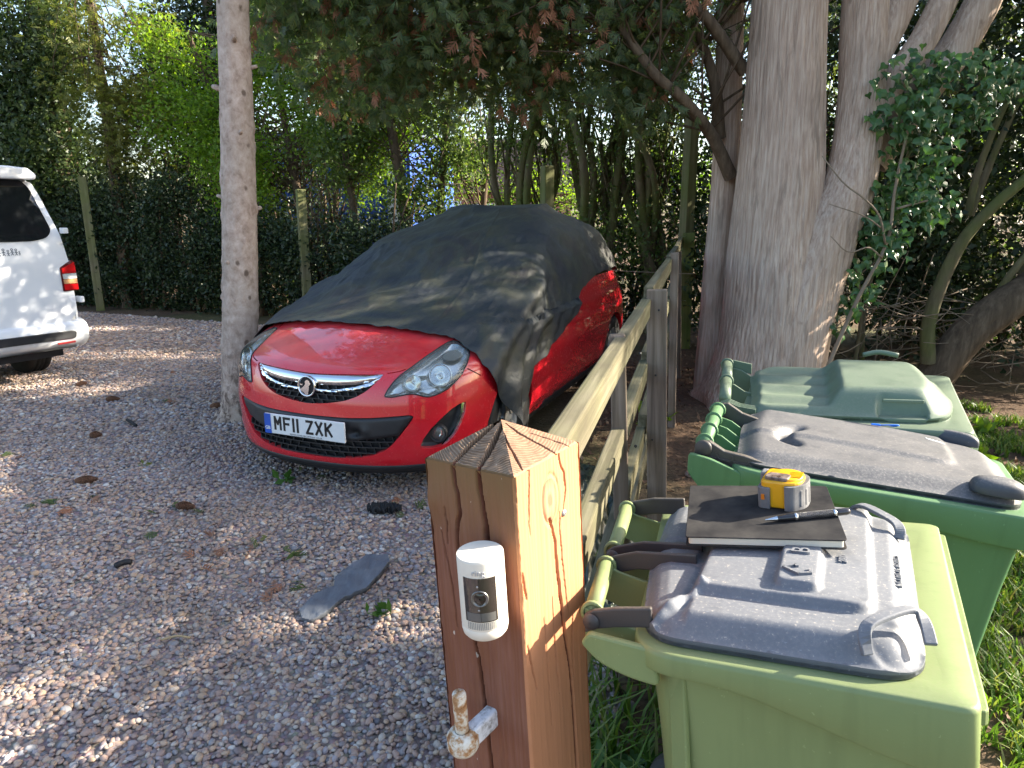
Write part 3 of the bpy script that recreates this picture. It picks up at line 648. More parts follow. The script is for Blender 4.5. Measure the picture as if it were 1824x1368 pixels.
leafy_tree('elder_tree', (-1.5, 10.6, 0), [([(0, 0, 0), (-.1, 0, 1.6), (-.3, 0, 3.2), (-.4, 0, 5)], .10), ([(.4, 0, 0), (.45, 0, 1.8), (.7, 0, 3.8)], .07), ([(-.7, 0, 0), (-.9, 0, 2.0), (-1.1, 0, 4.0)], .07), ([(.9, .1, 0), (1.1, .1, 2), (1.3, .1, 4)], .06)],
    [(-.9, 0, 2.5, .7, .5, .6, 1), (-.1, 0, 3.3, .9, .6, .7, 1.2), (.7, 0, 2.5, .6, .5, .6, .9), (-1.2, 0, 4.0, .9, .6, .7, 1), (1.0, 0, 4.0, .8, .6, .7, 1), (.1, -.1, 1.8, .5, .4, .35, .5)], 460, 42, .15, .065, M_MID, 'leafy tree of several stems right behind the covered car', 101, ntw=120)
hz = [(.15, 9.3, 131, 'first clump of mossy hazel stems, nearest the blue building'), (1.15, 9.1, 141, 'middle clump of curved hazel stems behind the covered car'), (1.95, 9.0, 151, 'hazel clump right behind the far end of the fence')]
for x, y, s, lb in hz:
    gh = np.random.default_rng(s); st = []
    for k in range(7):
        a = gh.uniform(-.5, .5); st.append(([(gh.normal() * .15, gh.normal() * .12, 0), (a * .5, gh.normal() * .15, 1.0), (a * 1.1 + gh.normal() * .15, gh.normal() * .2, 2.1), (a * 1.6 + gh.normal() * .3, gh.normal() * .25, 3.6), (a * 1.8, 0, 4.8)], gh.uniform(.035, .075)))
    leafy_tree('hazel_tree', (x, y, 0), st, [(0, 0, 3.6, .9, .6, .8, 1.5), (-.2, .1, 4.6, 1, .7, .6, 1), (0, 0, 2.5, .7, .5, .5, .8), (0, -.1, 1.2, .6, .35, .5, .55)], 260, 40, .16, .052, M_MID, lb, s, M_BARKG, ntw=110, group='hazel clumps behind the car')
leafy_tree('bramble_bush', (-.3, 11.6, 0), [([(0, 0, 0), (.1, 0, .8), (.3, 0, 1.8)], .025), ([(.6, 0, 0), (.7, 0, .8), (.9, 0, 1.9)], .025)], [(0, 0, 1.5, .9, .4, .5, 1), (.9, .1, 1.9, .8, .4, .5, 1), (1.7, 0, 1.6, .7, .4, .5, .8), (-.6, 0, 2.2, .5, .4, .4, .5)], 150, 34, .14, .055, M_HAW, 'sunlit yellow-green bramble seen between the hazel stems', 158, ntw=60)
# dark understorey between fence end and conifer, and behind the conifer
leafy_tree('holly_bush', (2.9, 7.6, 0), [([(0, 0, 0), (0, 0, 1.2), (.1, 0, 2.4)], .05), ([(.3, 0, 0), (.5, 0, 1.1), (.6, 0, 2.2)], .04)],
    [(-.2, .2, .9, .9, .5, .8, 1.5), (.6, .2, 1.6, 1.1, .5, 1.0, 2), (1.6, .1, 1.4, 1.0, .6, 1.1, 2), (.2, .3, 3.0, 1.2, .6, .9, 1.6), (1.7, .2, 3.4, 1.2, .6, .9, 1.6)], 330, 44, .15, .07, M_HEDGE, 'dark holly bush in the gap behind the big conifer', 161, ntw=60)

# --- the row of conifers that goes on beyond the right edge of the picture and shades the drive
row = [(5.4, 3.5, 'cypress of the boundary row nearest the bins'), (6.3, 4.75, 'second cypress of the boundary row right of the bins'), (6.2, 6.6, 'third cypress of the boundary row right of the bins'), (5.2, 8.4, 'cypress at the corner of the boundary row'), (3.9, 9.9, 'cypress of the back boundary behind the holly')]
for k, (x, y, lb) in enumerate(row):
    q = 1.0
    leafy_tree('boundary_cypress', (x, y, 0), [([(0, 0, 0), (0, 0, 2), (0, 0, 4), (0, 0, 6.6)], .16)],
        [(0, 0, 1.1, .85, .85, .9, 1), (0, 0, 2.6, 1.0, .95, 1.0, 1.5), (0, 0, 4.1, .95, .9, 1.0, 1.5), (0, 0, 5.6, .7, .7, 1.0, .8)], [85, 92, 105, 125, 130][k], 18, .19, .30, M_CON, lb, 171 + k * 10, conifer=True, ntw=0, group='boundary cypresses')

# --- far off: a belt of field trees
far = [(-34, 52, 7), (-24, 60, 8), (-13, 58, 7), (-4, 66, 8), (6, 60, 7), (15, 66, 8), (26, 58, 8), (38, 62, 9)]
for k, (x, y, h) in enumerate(far):
    leafy_tree('field_tree', (x, y, 0), [([(0, 0, 0), (0, 0, h * .4), (0, 0, h * .8)], .3)], [(0, 0, h * .55, 5.2, 2, h * .32, 2), (2, 0, h * .7, 3, 2, h * .25, 1), (-2.5, 0, h * .62, 3, 2, h * .25, 1)], 90, 20, .55, .55, M_HAW if k % 2 else M_DARK, 'distant field tree on the horizon, %s from the left' % ['first', 'second', 'third', 'fourth', 'fifth', 'sixth', 'seventh', 'eighth'][k], 301 + k, ntw=0, group='field trees on the horizon')

# --- mossy posts of the old wire fence in the hedge
for (x, y), lean, h, lb in [((-6.66, 11.15), .0, 2.08, 'leaning mossy post standing beside the white van'), ((-2.95, 9.95), .01, 1.85, 'mossy post half hidden in the hedge beside the spruce trunk'), ((.42, 8.25), .0, 2.05, 'green mossy post behind the roof of the covered car'), ((2.0, 8.1), .01, 2.6, 'tall brown post at the end of the rail fence')]:
    tag(MB().box((0, 0, h / 2 - .05), (.12, .12, h + .1)).build('fence_post', M_MOSS, None, bevel=.008, loc=(x, y, 0), rot=(R(-1), lean, R(28))), lb, 'post', 'posts of the old wire fence')

# --- blue building and brick house beyond the hedge
def corr_mat(): return simple('blue_cladding', (.015, .075, .36), .45, 0, .15, 2.0)
bb = empty('blue_building', (-4.3, 16.5, 0), (0, 0, R(-14)), 'blue clad shed glimpsed through the trees behind the covered car', 'building')
mb = MB(); mb.box((0, 1.5, 1.6), (4.2, 3.0, 3.2)); mb.build('wall', corr_mat(), bb)
mw = simple('pale_trim', (.55, .62, .70), .5)
for k in range(13): MB().box((-2.0 + k * .33, -.02, 1.6), (.14, .05, 3.18)).build('cladding_rib', bpy.data.materials['blue_cladding'], bb)
MB().box((1.75, -.06, 1.55), (.34, .05, 3.1)).build('corner_trim', mw, bb); MB().box((0, 1.5, 3.26), (4.5, 3.3, .12)).build('roof', simple('dark_roof', (.06, .08, .16), .6), bb)
MB().box((-.6, -.06, 2.75), (1.8, .06, .22)).build('fascia_sign', simple('pale_blue_sign', (.10, .40, .62), .5), bb)
M_BRICK = NT('brickwork'); _b = M_BRICK.n('ShaderNodeTexBrick'); _b.inputs['Scale'].default_value = 4.4
_b.inputs['Color1'].default_value = (.30, .105, .06, 1); _b.inputs['Color2'].default_value = (.22, .075, .05, 1); _b.inputs['Mortar'].default_value = (.36, .32, .27, 1)
M_BRICK.l(M_BRICK.coords((1, 1, 1), 'Object', (R(90), 0, 0)), _b.inputs['Vector']); M_BRICK = M_BRICK.bsdf(_b.outputs[0], .85)
hs = empty('brick_house', (-1.3, 27, 0), (0, 0, R(6)), 'low red brick house with white windows far behind the car', 'building')
MB().box((0, 3, 1.15), (7.2, 6, 2.3)).build('wall', M_BRICK, hs)
MB().prism([(-3.9, 2.28), (3.9, 2.28), (3.5, 4.2), (-3.5, 4.2)], -.3, 6.3, Matrix(((1, 0, 0, 0), (0, 0, 1, 0), (0, 1, 0, 0), (0, 0, 0, 1)))).build('roof', simple('roof_tile', (.16, .115, .10), .8, 0, .3, 9), hs)
mwhite = simple('white_upvc', (.75, .77, .78), .4); mglass = simple('window_glass', (.04, .05, .06), .08, spec=.8)
for x in (-2.3, .25, 2.3):
    w = MB(); w.box((x - .52, -.04, 1.35), (.09, .1, 1.1)); w.box((x + .52, -.04, 1.35), (.09, .1, 1.1)); w.box((x, -.042, 1.86), (1.13, .1, .09)); w.box((x, -.042, .84), (1.13, .12, .09)); w.box((x, -.038, 1.35), (.06, .09, 1.0))
    f = w.build('window', mwhite, hs); MB().box((x, -.01, 1.35), (1.0, .03, 1.0)).build('pane', mglass, f)
MB().box((-1.05, -.05, 1.0), (.85, .06, 2.0)).build('door', mwhite, hs)

# ================================================================== RED CAR
CZ=np.linspace(.10,1.52,700)
def _sm(zs,vs,win=13):
    v=np.interp(CZ,zs,vs)
    k=np.ones(win)/win
    for _ in range(2): v=np.convolve(np.pad(v,win//2,mode='edge'),k,'valid')
    return v
T_F=_sm([.10,.15,.18,.22,.30,.45,.55,.62,.68,.715,.74,.80,.86,.92,.98,1.02,1.1,1.3,1.40,1.46,1.50],[-.12,-.06,-.03,-.005,.0,.0,-.012,-.03,-.055,-.085,-.15,-.33,-.54,-.78,-1.04,-1.15,-1.28,-1.62,-1.86,-2.1,-2.5])
T_W=_sm([.10,.2,.3,.45,.6,.72,.8,.88,.95,1.0,1.1,1.3,1.40,1.46,1.50],[.73,.79,.845,.865,.868,.86,.845,.825,.80,.775,.75,.655,.58,.47,.25])
T_L=_sm([.10,.3,.6,.72,.8,.9,.98,1.1,1.3,1.46,1.50],[.55,.72,.75,.72,.60,.50,.38,.35,.35,.4,.2])
T_B=_sm([.10,.3,.6,.9,1.0,1.3,1.40,1.46,1.50],[-3.88,-3.98,-4.0,-3.95,-3.92,-3.72,-3.58,-3.38,-3.0])
def car_pt(U,z,tab=None):
    """U in [-1,3]: -1..0 right side going forward, 0..1 nose right->left, 1..2 left side going back, 2..3 tail"""
    U=np.asarray(U,float);z=np.asarray(z,float)
    TF,TW,TL,TB=tab or (T_F,T_W,T_L,T_B)
    f=np.interp(z,CZ,TF);w=np.interp(z,CZ,TW);L=np.interp(z,CZ,TL);b=np.interp(z,CZ,TB)
    Lb=.42;nf=2.3;nb=2.8
    xf=f-L;xb=b+Lb
    th=(np.clip(U,0,1)*2-1)*np.pi/2
    s=np.sin(th);c=np.abs(np.cos(th))
    xn=xf+L*c**(2/nf);yn=w*np.sign(s)*np.abs(s)**(2/nf)
    t3=(np.clip(U,2,3)-2)*np.pi
    st=np.cos(t3);ct=np.abs(np.sin(t3))
    xt=xb-Lb*ct**(2/nb);yt=w*np.sign(st)*np.abs(st)**(2/nb)
    v=np.clip(U-1,0,1);xl=xf+(xb-xf)*v
    v2=np.clip(-U,0,1);xr=xf+(xb-xf)*v2
    X=np.where(U<0,xr,np.where(U<=1,xn,np.where(U<=2,xl,xt)))
    Y=np.where(U<0,-w,np.where(U<=1,yn,np.where(U<=2,w,yt)))
    return np.stack([X,Y,z+0*U],-1)
def car_nrm(U,z,tab=None):
    e=2e-3
    du=car_pt(U+e,z,tab)-car_pt(U-e,z,tab);dz=car_pt(U,z+e,tab)-car_pt(U,z-e,tab)
    n=np.cross(du,dz);return n/np.maximum(np.linalg.norm(n,axis=-1,keepdims=True),1e-12)
CAR_O=(-1.105,3.562);CAR_H=-22.0
def paint_mat(name, col, rough=.26, coat=1.0):
    t = NT(name); n = t.noise(t.coords(), 3.0, 4); n2 = t.noise(t.coords(), 55, 4)
    c = t.mix(t.ramp(n, [(.35, 0.0), (.75, .35)]), col, tuple(k * .8 for k in col))
    c = t.mix(t.ramp(n2, [(.66, 0.0), (.85, .10)]), c, (.45, .25, .22))
    gq = t.n('ShaderNodeNewGeometry'); sq = t.n('ShaderNodeSeparateXYZ'); t.l(gq.outputs['Normal'], sq.inputs[0]); du = t.math('MULTIPLY', t.ramp(sq.outputs[2], [(.4, 0.0), (.95, 1.0)]), t.ramp(t.noise(t.coords(), 7, 6, .65), [(.35, .04), (.7, .22)])); c = t.mix(du, c, (.42, .30, .27))
    r = t.math('ADD', t.math('MULTIPLY', n2, .12), t.math('ADD', t.math('MULTIPLY', du, .6), rough - .06))
    m = t.bsdf(c, r, 0, None, .5, coat, .035)
    return m
M_RED = paint_mat('red_paint', (.64, .010, .022))
M_BLK = simple('black_plastic', (.022, .023, .026), .48, var=.3, scale=12, bump=.1, bscale=300, bd=.0006)
M_DBLK = simple('dark_cavity', (.010, .010, .012), .7)
M_CHR = simple('chrome', (.78, .79, .80), .09, 1.0, .06, 20, rvar=.04)
M_TYRE = simple('tyre_rubber', (.022, .021, .020), .75, var=.4, scale=20, bump=.3, bscale=120)
M_ALLOY = simple('wheel_silver', (.48, .49, .50), .35, .8)
M_CGLASS = simple('dark_car_glass', (.012, .014, .016), .05, spec=.7)
def lens_mat(name='clear_lens', cloud=.10, tint=(.92, .95, .93)):
    t = NT(name); b = t.n('ShaderNodeBsdfPrincipled'); b.inputs['Base Color'].default_value = (.75, .76, .68, 1); b.inputs['Roughness'].default_value = .18; b.inputs['Coat Weight'].default_value = .6; b.inputs['Coat Roughness'].default_value = .05
    tr = t.n('ShaderNodeBsdfTransparent'); tr.inputs[0].default_value = (*tint, 1); gl = t.n('ShaderNodeBsdfGlossy'); gl.inputs['Roughness'].default_value = .04
    lw = t.n('ShaderNodeFresnel'); lw.inputs['IOR'].default_value = 1.5
    m1 = t.n('ShaderNodeMixShader'); t.l(lw.outputs[0], m1.inputs[0]); t.l(tr.outputs[0], m1.inputs[1]); t.l(gl.outputs[0], m1.inputs[2])
    m2 = t.n('ShaderNodeMixShader'); t.l(t.ramp(t.noise(t.coords(), 5, 5), [(.3, cloud * .5), (.75, cloud * 1.8)]), m2.inputs[0]); t.l(m1.outputs[0], m2.inputs[1]); t.l(b.outputs[0], m2.inputs[2]); t.l(m2.outputs[0], t.out.inputs[0])
    return t.m
M_LENS = lens_mat('clear_lens', .12)

_h = R(CAR_H)
car = empty('parked_car', (CAR_O[0], CAR_O[1], 0), (0, 0, _h + R(-90)), 'red hatchback half covered by a dark tarpaulin, parked by the rail fence', 'car')
# local frame: X forward, Y left (viewer's right), Z up
def s_of(U, z): return np.where(np.asarray(U) < 0, np.asarray(U) * 2.3, np.where(np.asarray(U) <= 1, np.asarray(U) * 2.5, np.where(np.asarray(U) <= 2, 2.5 + (np.asarray(U) - 1) * 2.3, 4.8 + (np.asarray(U) - 2) * 2.1)))
def U_of(s): s = np.asarray(s); return np.where(s < 0, s / 2.3, np.where(s <= 2.5, s / 2.5, np.where(s <= 4.8, 1 + (s - 2.5) / 2.3, 2 + (s - 4.8) / 2.1)))
def toS(poly): P = np.array(poly, float); return np.column_stack([s_of(P[:, 0], P[:, 1]), P[:, 1] * 2])
def fromS(Q): return U_of(Q[:, 0]), Q[:, 1] / 2
def mirU(poly): return [(1 - u, z) for u, z in poly][::-1]
def smooth_closed(poly, step, it=1):
    A = close_resample(poly, step)
    for _ in range(it): A = .5 * A + .25 * (np.roll(A, 1, 0) + np.roll(A, -1, 0))
    return A
LAMP = [(.6496, .5861), (.6554, .6188), (.6662, .6605), (.6794, .6945), (.6951, .7246), (.7075, .7576), (.7215, .7881), (.7351, .813), (.7486, .8181), (.7699, .8111), (.7947, .7945), (.8151, .7742), (.8259, .7547), (.8319, .7201), (.8261, .6789), (.8091, .6402), (.7902, .6094), (.7719, .5897), (.7508, .5767), (.7366, .5792), (.7222, .5907), (.7067, .598), (.6887, .5926), (.6663, .5828)]
GR = [(.5, .683), (.5682, .691), (.6426, .6963), (.6336, .6679), (.6144, .6176), (.5938, .583), (.57, .5577), (.534, .5381), (.5, .5274)]
GRILLE = GR + [(1 - u, z) for u, z in GR[1:-1]][::-1]
INR = [(.5, .468), (.5772, .4696), (.6273, .4752), (.6721, .4835), (.7064, .488), (.716, .478), (.7063, .440), (.6837, .3652), (.6708, .3274), (.6551, .2931), (.6301, .2658), (.5939, .2464), (.5504, .2383), (.5, .2346)]
LOWER = INR + [(1 - u, z) for u, z in INR[1:-1]][::-1]
FOG = [(.7335, .3021), (.7397, .3484), (.7562, .4049), (.7769, .4508), (.8026, .497), (.8264, .5223), (.8435, .5271), (.8431, .479), (.8353, .4138), (.825, .3656), (.81, .3276), (.7918, .2992), (.7654, .2918)]
def groove(path, w):
    P = toS(path); T = np.gradient(P, axis=0); T /= np.linalg.norm(T, axis=1, keepdims=True); N = np.column_stack([-T[:, 1], T[:, 0]]) * w
    return np.vstack([P + N, (P - N)[::-1]])
HOODL = [(.6478, .6995), (.660, .7035), (.6735, .7085), (.6835, .7165)]
HOODU = [(.744, .8235), (.752, .835), (.775, .86), (.80, .885)]
WINGGAP = [(.838, .700), (.852, .685), (.868, .668), (.884, .650)]
def arch(xc, side):
    P = []
    for a in np.linspace(0, 2 * np.pi, 48, endpoint=False):
        X = xc + .335 * math.cos(a); Z = .29 + .345 * math.sin(a); Z = max(Z, .135)
        f = np.interp(Z, CZ, T_F); L = np.interp(Z, CZ, T_L); b = np.interp(Z, CZ, T_B); xf = f - L; xb = b + .42
        U = (1 - (2 / np.pi) * math.asin(min(1, max(0, (X - xf) / L)) ** (2.3 / 2))) / 2 + .5 if X > xf else 1 + (X - xf) / (xb - xf)
        P.append((U if side > 0 else 1 - U, Z))
    return P
def m_(poly): return [(1 - u, z) for u, z in poly][::-1]
holes_uz = {'lampL': toS(LAMP), 'lampR': toS(m_(LAMP)), 'grille': toS(GRILLE), 'lower': toS(LOWER), 'fogL': toS(FOG), 'fogR': toS(m_(FOG)),
    'afl': toS(arch(-.85, 1)), 'afr': toS(arch(-.85, -1)), 'arl': toS(arch(-3.36, 1)), 'arr': toS(arch(-3.36, -1))}
holes = {k: (smooth_closed(v, .02, 1) if k[0] != 'a' else v) for k, v in holes_uz.items()}
for k, gpath in (('h1', HOODL), ('h2', m_(HOODL)), ('h3', HOODU), ('h4', m_(HOODU)), ('h5', WINGGAP), ('h6', m_(WINGGAP))): holes[k] = groove(gpath, .0045)
Z0, Z1 = .20, 1.0
so = lambda u: float(s_of(np.array(u), 0))
S0, S1 = so(-1), so(3) - 1e-3
outer = [(s, Z0 * 2) for s in np.linspace(S0, S1, 150)] + [(S1, z * 2) for z in np.linspace(Z0, Z1, 22)[1:]] + [(s, Z1 * 2) for s in np.linspace(S1, S0, 150)[1:]] + [(S0, z * 2) for z in np.linspace(Z1, Z0, 22)[1:-1]]
outer = np.array(outer)
zl = np.concatenate([np.arange(Z0 + .025, .66, .03), np.arange(.66, .99, .013)])
pts = []
for j, z in enumerate(zl):
    ss = np.concatenate([np.arange(S0 + .06, 0, .08), np.arange(0, 2.5, .034), np.arange(2.5, S1 - .05, .075)]) + (.017 if j % 2 else 0)
    pts.append(np.column_stack([ss, np.full(len(ss), z * 2)]))
pts = np.vstack(pts); ok = (pts[:, 0] > S0 + .03) & (pts[:, 0] < S1 - .03)
for h in holes.values(): ok &= ~in_poly(pts, h) & (dist_poly(pts, h) > .012)
V2, F, loops = cdt_region(outer, list(holes.values()), pts[ok])
def uz_pt(Q, off=0.0, tab=None):
    U, z = fromS(np.asarray(Q)); P = car_pt(U, z, tab); N = car_nrm(U, z, tab); return P + N * (np.asarray(off)[:, None] if np.ndim(off) else off), N
# slight feature lines: bonnet crease and a shoulder line
P3, N3 = uz_pt(V2)
Vb = [tuple(p) for p in P3]; Fb = []
for f in F:
    a, b, c = P3[f]; nn = np.cross(b - a, c - a); Fb.append(tuple(f) if nn @ N3[f[0]] > 0 else tuple(f[::-1]))
custom = [tuple(n) for n in N3]
depth = {'lampL': .02, 'lampR': .02, 'grille': .035, 'lower': .03, 'fogL': .045, 'fogR': .045, 'afl': .05, 'afr': .05, 'arl': .05, 'arr': .05}
body_me = bpy.data.meshes.new('body')
for (k, lp2), lp in zip(holes.items(), loops[1:]):
    d = depth.get(k, .012); b = len(Vb); m = len(lp); Q = V2[lp]; p1, n1 = uz_pt(Q, -d)
    Vb += [Vb[i] for i in lp] + [tuple(p) for p in p1]; Fb += [(b + i, b + (i + 1) % m, b + m + (i + 1) % m, b + m + i) for i in range(m)]
body_me.from_pydata(Vb, [], Fb); body_me.update()
body = link('body', body_me, M_RED, car, True)
nl = np.zeros((len(body_me.loops), 3), np.float32); vi = np.zeros(len(body_me.loops), np.int32); body_me.loops.foreach_get('vertex_index', vi)
nrm = np.zeros((len(Vb), 3), np.float32); nrm[:len(custom)] = np.array(custom)
nl = nrm[vi]
body_me.normals_split_custom_set([tuple(n) for n in nl])

def surf(name, poly, off, mat, parent, step=.03, skirt=.0, bulge=None, smooth_it=1, raw=False):
    """a panel that follows the body surface: poly in (U,z), offset along the normal"""
    o = np.array(poly) if raw else smooth_closed(toS(poly), step * .7, smooth_it)
    v2, f, lps = cdt_region(o, [], hexgrid(o, step)); d = dist_poly(v2, o)
    of = np.full(len(v2), off, float) + (bulge(v2, d) if bulge else 0)
    p, n = uz_pt(v2, of); V = [tuple(q) for q in p]; Fc = []
    for t in f:
        a, b, c = p[t]; Fc.append(tuple(t) if np.cross(b - a, c - a) @ n[t[0]] > 0 else tuple(t[::-1]))
    if skirt:
        lp = lps[0]; m = len(lp); b = len(V); q, _ = uz_pt(v2[lp], of[lp] - skirt); V += [V[i] for i in lp] + [tuple(x) for x in q]
        Fc += [(b + i, b + m + i, b + m + (i + 1) % m, b + (i + 1) % m) for i in range(m)]
    return add(name, V, Fc, mat, parent, True)

# cavity liners
for nm, key in (('wheel_arch_liner', 'afl'), ('wheel_arch_liner', 'afr'), ('wheel_arch_liner', 'arl'), ('wheel_arch_liner', 'arr')):
    surf(nm, holes[key], -.20, M_DBLK, car, .06, raw=True, skirt=-.15)
# underbody + front lip spoiler
fl = np.linspace(-.9, 2.9, 120)
lipU = np.linspace(-.12, 1.12, 90); rows = [(.205, -.004), (.20, .008), (.165, .004), (.155, -.01), (.15, -.06)]
LV = np.vstack([uz_pt(np.column_stack([s_of(lipU, 0), np.full(90, z * 2)]), o)[0] for z, o in rows]); add('lip_spoiler', LV, grid_faces(len(rows), 90), M_BLK, car, True)
uu = np.linspace(-1, 3, 120, endpoint=False); bot = car_pt(uu, .2 + 0 * uu); nb = len(bot)
low = bot * np.array([.97, .95, 1]) - [.05, 0, .06]
add('underbody', np.vstack([bot, low]), [(i, (i + 1) % nb, nb + (i + 1) % nb, nb + i) for i in range(nb)] + [tuple(range(nb, 2 * nb))[::-1]], M_BLK, car)
# cabin
cz = np.concatenate([np.linspace(1.0, 1.42, 18), np.linspace(1.43, 1.49, 6)]); cu = np.linspace(-1, 3, 140, endpoint=False)
CU, CZZ = np.meshgrid(cu, cz); cp = car_pt(CU, CZZ).reshape(-1, 3); cf = [tuple(f) for f in grid_faces(len(cz), 140, True)] + [tuple(range((len(cz) - 1) * 140, len(cz) * 140))]
add('cabin', cp, cf, M_CGLASS, car, True)
add('roof', np.vstack([car_pt(cu, 1.455 + 0 * cu) * [1, 1, 1] + [0, 0, .035], [[-2.6, 0, 1.50]]]), [(i, (i + 1) % 140, 140) for i in range(140)], M_RED, car, True)

# headlamps: reflector bowl, projector rings, orange bulb, cloudy lens
for sgn in (1, -1):
    pl = LAMP if sgn > 0 else m_(LAMP); fx = (lambda u: u) if sgn > 0 else (lambda u: 1 - u)
    hl = empty('headlamp'); hl.parent = car
    M_REF = bpy.data.materials.get('lamp_reflector') or simple('lamp_reflector', (.72, .74, .76), .22, .9, .25, 9)
    def bowl(v2, d, fx=fx):
        c1 = s_of(np.array(fx(.775)), 0); c2 = s_of(np.array(fx(.705)), 0)
        r1 = np.hypot(v2[:, 0] - c1, v2[:, 1] - .685 * 2); r2 = np.hypot(v2[:, 0] - c2, v2[:, 1] - .655 * 2)
        return -np.minimum(d * 1.6, .022) - .05 * np.exp(-(r1 / .10) ** 2) - .035 * np.exp(-(r2 / .075) ** 2)
    surf('reflector', pl, -.016, M_REF, hl, .022, bulge=bowl)
    for (u, z, rad) in ((fx(.772), .688, .062), (fx(.708), .655, .045)):
        p, n = uz_pt(np.array([[float(s_of(np.array(u), 0)), z * 2]]), -.03); nv = (Vector(n[0]) * .55 + Vector((.83, 0, 0)) * .45).normalized()
        Mx = Matrix.Translation(Vector(p[0])) @ nv.to_track_quat('Z', 'Y').to_matrix().to_4x4()
        MB().lathe([(rad * .93, -.012), (rad, -.004), (rad, .008), (rad * .9, .008), (rad * .82, -.012), (rad * .45, -.032), (.012, -.036), (.010, -.004), (.001, -.001)], 28, Mx, False).build('lamp_ring', M_CHR, hl, True)
    surf('indicator', [(fx(a), b) for a, b in [(.742, .775), (.760, .795), (.79, .782), (.80, .765), (.785, .752), (.757, .757)]], -.018, simple('smoky_strip', (.33, .32, .28), .3) if sgn > 0 else bpy.data.materials['smoky_strip'], hl, .02, skirt=.01)
    surf('lens', pl, .004, M_LENS, hl, .028, skirt=.006, bulge=lambda v2, d: np.minimum(d * .12, .006))
    rim = smooth_closed(toS(pl), .014, 1); q1, _ = uz_pt(rim, .002); MB().tube(np.vstack([q1, q1[:1]]), .0035, 6, False).build('seal', M_DBLK, hl, True)

# upper grille: dark back, honeycomb cells, two chrome bars, emblem
gr = surf('grille', GRILLE, -.030, M_DBLK, car, .04)
mb = MB()
def bar_uz(mb, path, o0, o1, w, nrm_only=False):
    Q = toS(path); P0, N = uz_pt(Q, o0); P1, _ = uz_pt(Q, o1); up = np.array([0, 0, w / 2]); m = len(Q)
    V = np.concatenate([P0 - up, P0 + up, P1 + up, P1 - up]); F_ = []
    for i in range(m - 1):
        for k in range(4): F_.append((k * m + i, k * m + i + 1, ((k + 1) % 4) * m + i + 1, ((k + 1) % 4) * m + i))
    F_ += [(0, m, 2 * m, 3 * m), (m - 1, 4 * m - 1, 3 * m - 1, 2 * m - 1)]
    mb.raw(V, F_)
GA = np.array(GRILLE); LA = np.array(LOWER)
def span(A, z):
    A2 = A; xs = []
    for a, b in zip(A2, np.roll(A2, -1, 0)):
        if (a[1] > z) != (b[1] > z): xs.append(a[0] + (b[0] - a[0]) * (z - a[1]) / (b[1] - a[1]))
    return (min(xs), max(xs)) if len(xs) > 1 else None
def cells(A, z0, z1, rows, du, w, parent, name, o0=-.028, o1=-.006):
    mb = MB(); zs = np.linspace(z0, z1, rows + 1)
    for z in zs[1:]:
        sp_ = span(A, z)
        if sp_:
            u = np.linspace(sp_[0] + .002, sp_[1] - .002, 24); bar_uz(mb, np.column_stack([u, z + 0 * u]), o0, o1, w)
    for j in range(rows):
        zc = (zs[j] + zs[j + 1]) / 2; sp_ = span(A, zc)
        if not sp_: continue
        for k in range(-14, 15):
            u = .5 + (k + (.5 if j % 2 else 0)) * du
            if sp_[0] + .006 < u < sp_[1] - .006:
                s_ = .12 * du * np.sign(u - .5); z = np.array([zs[j] + .001, (zs[j] + zs[j + 1]) / 2, zs[j + 1] - .001])
                Q = toS(np.column_stack([[u - s_, u, u + s_], z])); P0, _ = uz_pt(Q, o0 + .001); P1, _ = uz_pt(Q, o1 - .002)
                t = np.array([0, w * .45, 0]); V = np.concatenate([P0 - t, P0 + t, P1 + t, P1 - t]); F_ = [(kk * 3 + i, kk * 3 + i + 1, ((kk + 1) % 4) * 3 + i + 1, ((kk + 1) % 4) * 3 + i) for i in range(2) for kk in range(4)]
                mb.raw(V, F_)
    return mb.build(name, M_BLK, parent)
cells(GA, .635, .53, 4, .0165, .005, gr, 'grille_mesh')['kind'] = 'stuff'
BAR1 = [(.5, .682), (.5682, .690), (.642, .6955), (.6153, .6585), (.5881, .6440), (.5487, .6345), (.5, .630)]
surf('chrome_bar', BAR1 + [(1 - u, z) for u, z in BAR1[1:-1]][::-1], -.006, M_CHR, gr, .02, skirt=.02, bulge=lambda v2, d: np.minimum(d * .5, .012), smooth_it=0)
B2 = [(.5, .607), (.5498, .6125), (.5857, .632), (.6155, .6555), (.6422, .6945), (.6365, .675), (.618, .640), (.588, .618), (.5498, .600), (.5, .594)]
surf('chrome_bar', B2 + [(1 - u, z) for u, z in B2[1:-1]][::-1], -.008, M_CHR, gr, .02, skirt=.018, bulge=lambda v2, d: np.minimum(d * .6, .006), smooth_it=0)
pB, nB = uz_pt(np.array([[1.25, .617 * 2]]), .004)
BM = Matrix.Translation(Vector(pB[0])) @ Matrix(((0, 0, 1), (1, 0, 0), (0, 1, 0))).to_4x4() @ Matrix.Rotation(R(-4), 4, 'X')
emb = MB().lathe([(.001, -.02), (.050, -.02), (.058, -.006), (.0585, .006), (.055, .012), (.050, .011), (.047, .004)], 40, BM, False).build('emblem', M_CHR, gr, True)
MB().lathe([(.0475, .002), (.001, .0055)], 32, BM, False).build('emblem_disc', M_DBLK, gr, True)
grif = [(-.006, -.046), (.012, -.044), (.014, -.028), (.019, -.012), (.017, .004), (.024, .010), (.030, .018), (.024, .022), (.019, .031), (.010, .036), (.000, .033), (-.008, .024), (-.005, .016), (-.010, .004), (-.022, -.006), (-.034, -.014), (-.042, -.012), (-.036, -.024), (-.022, -.030), (-.012, -.036)]
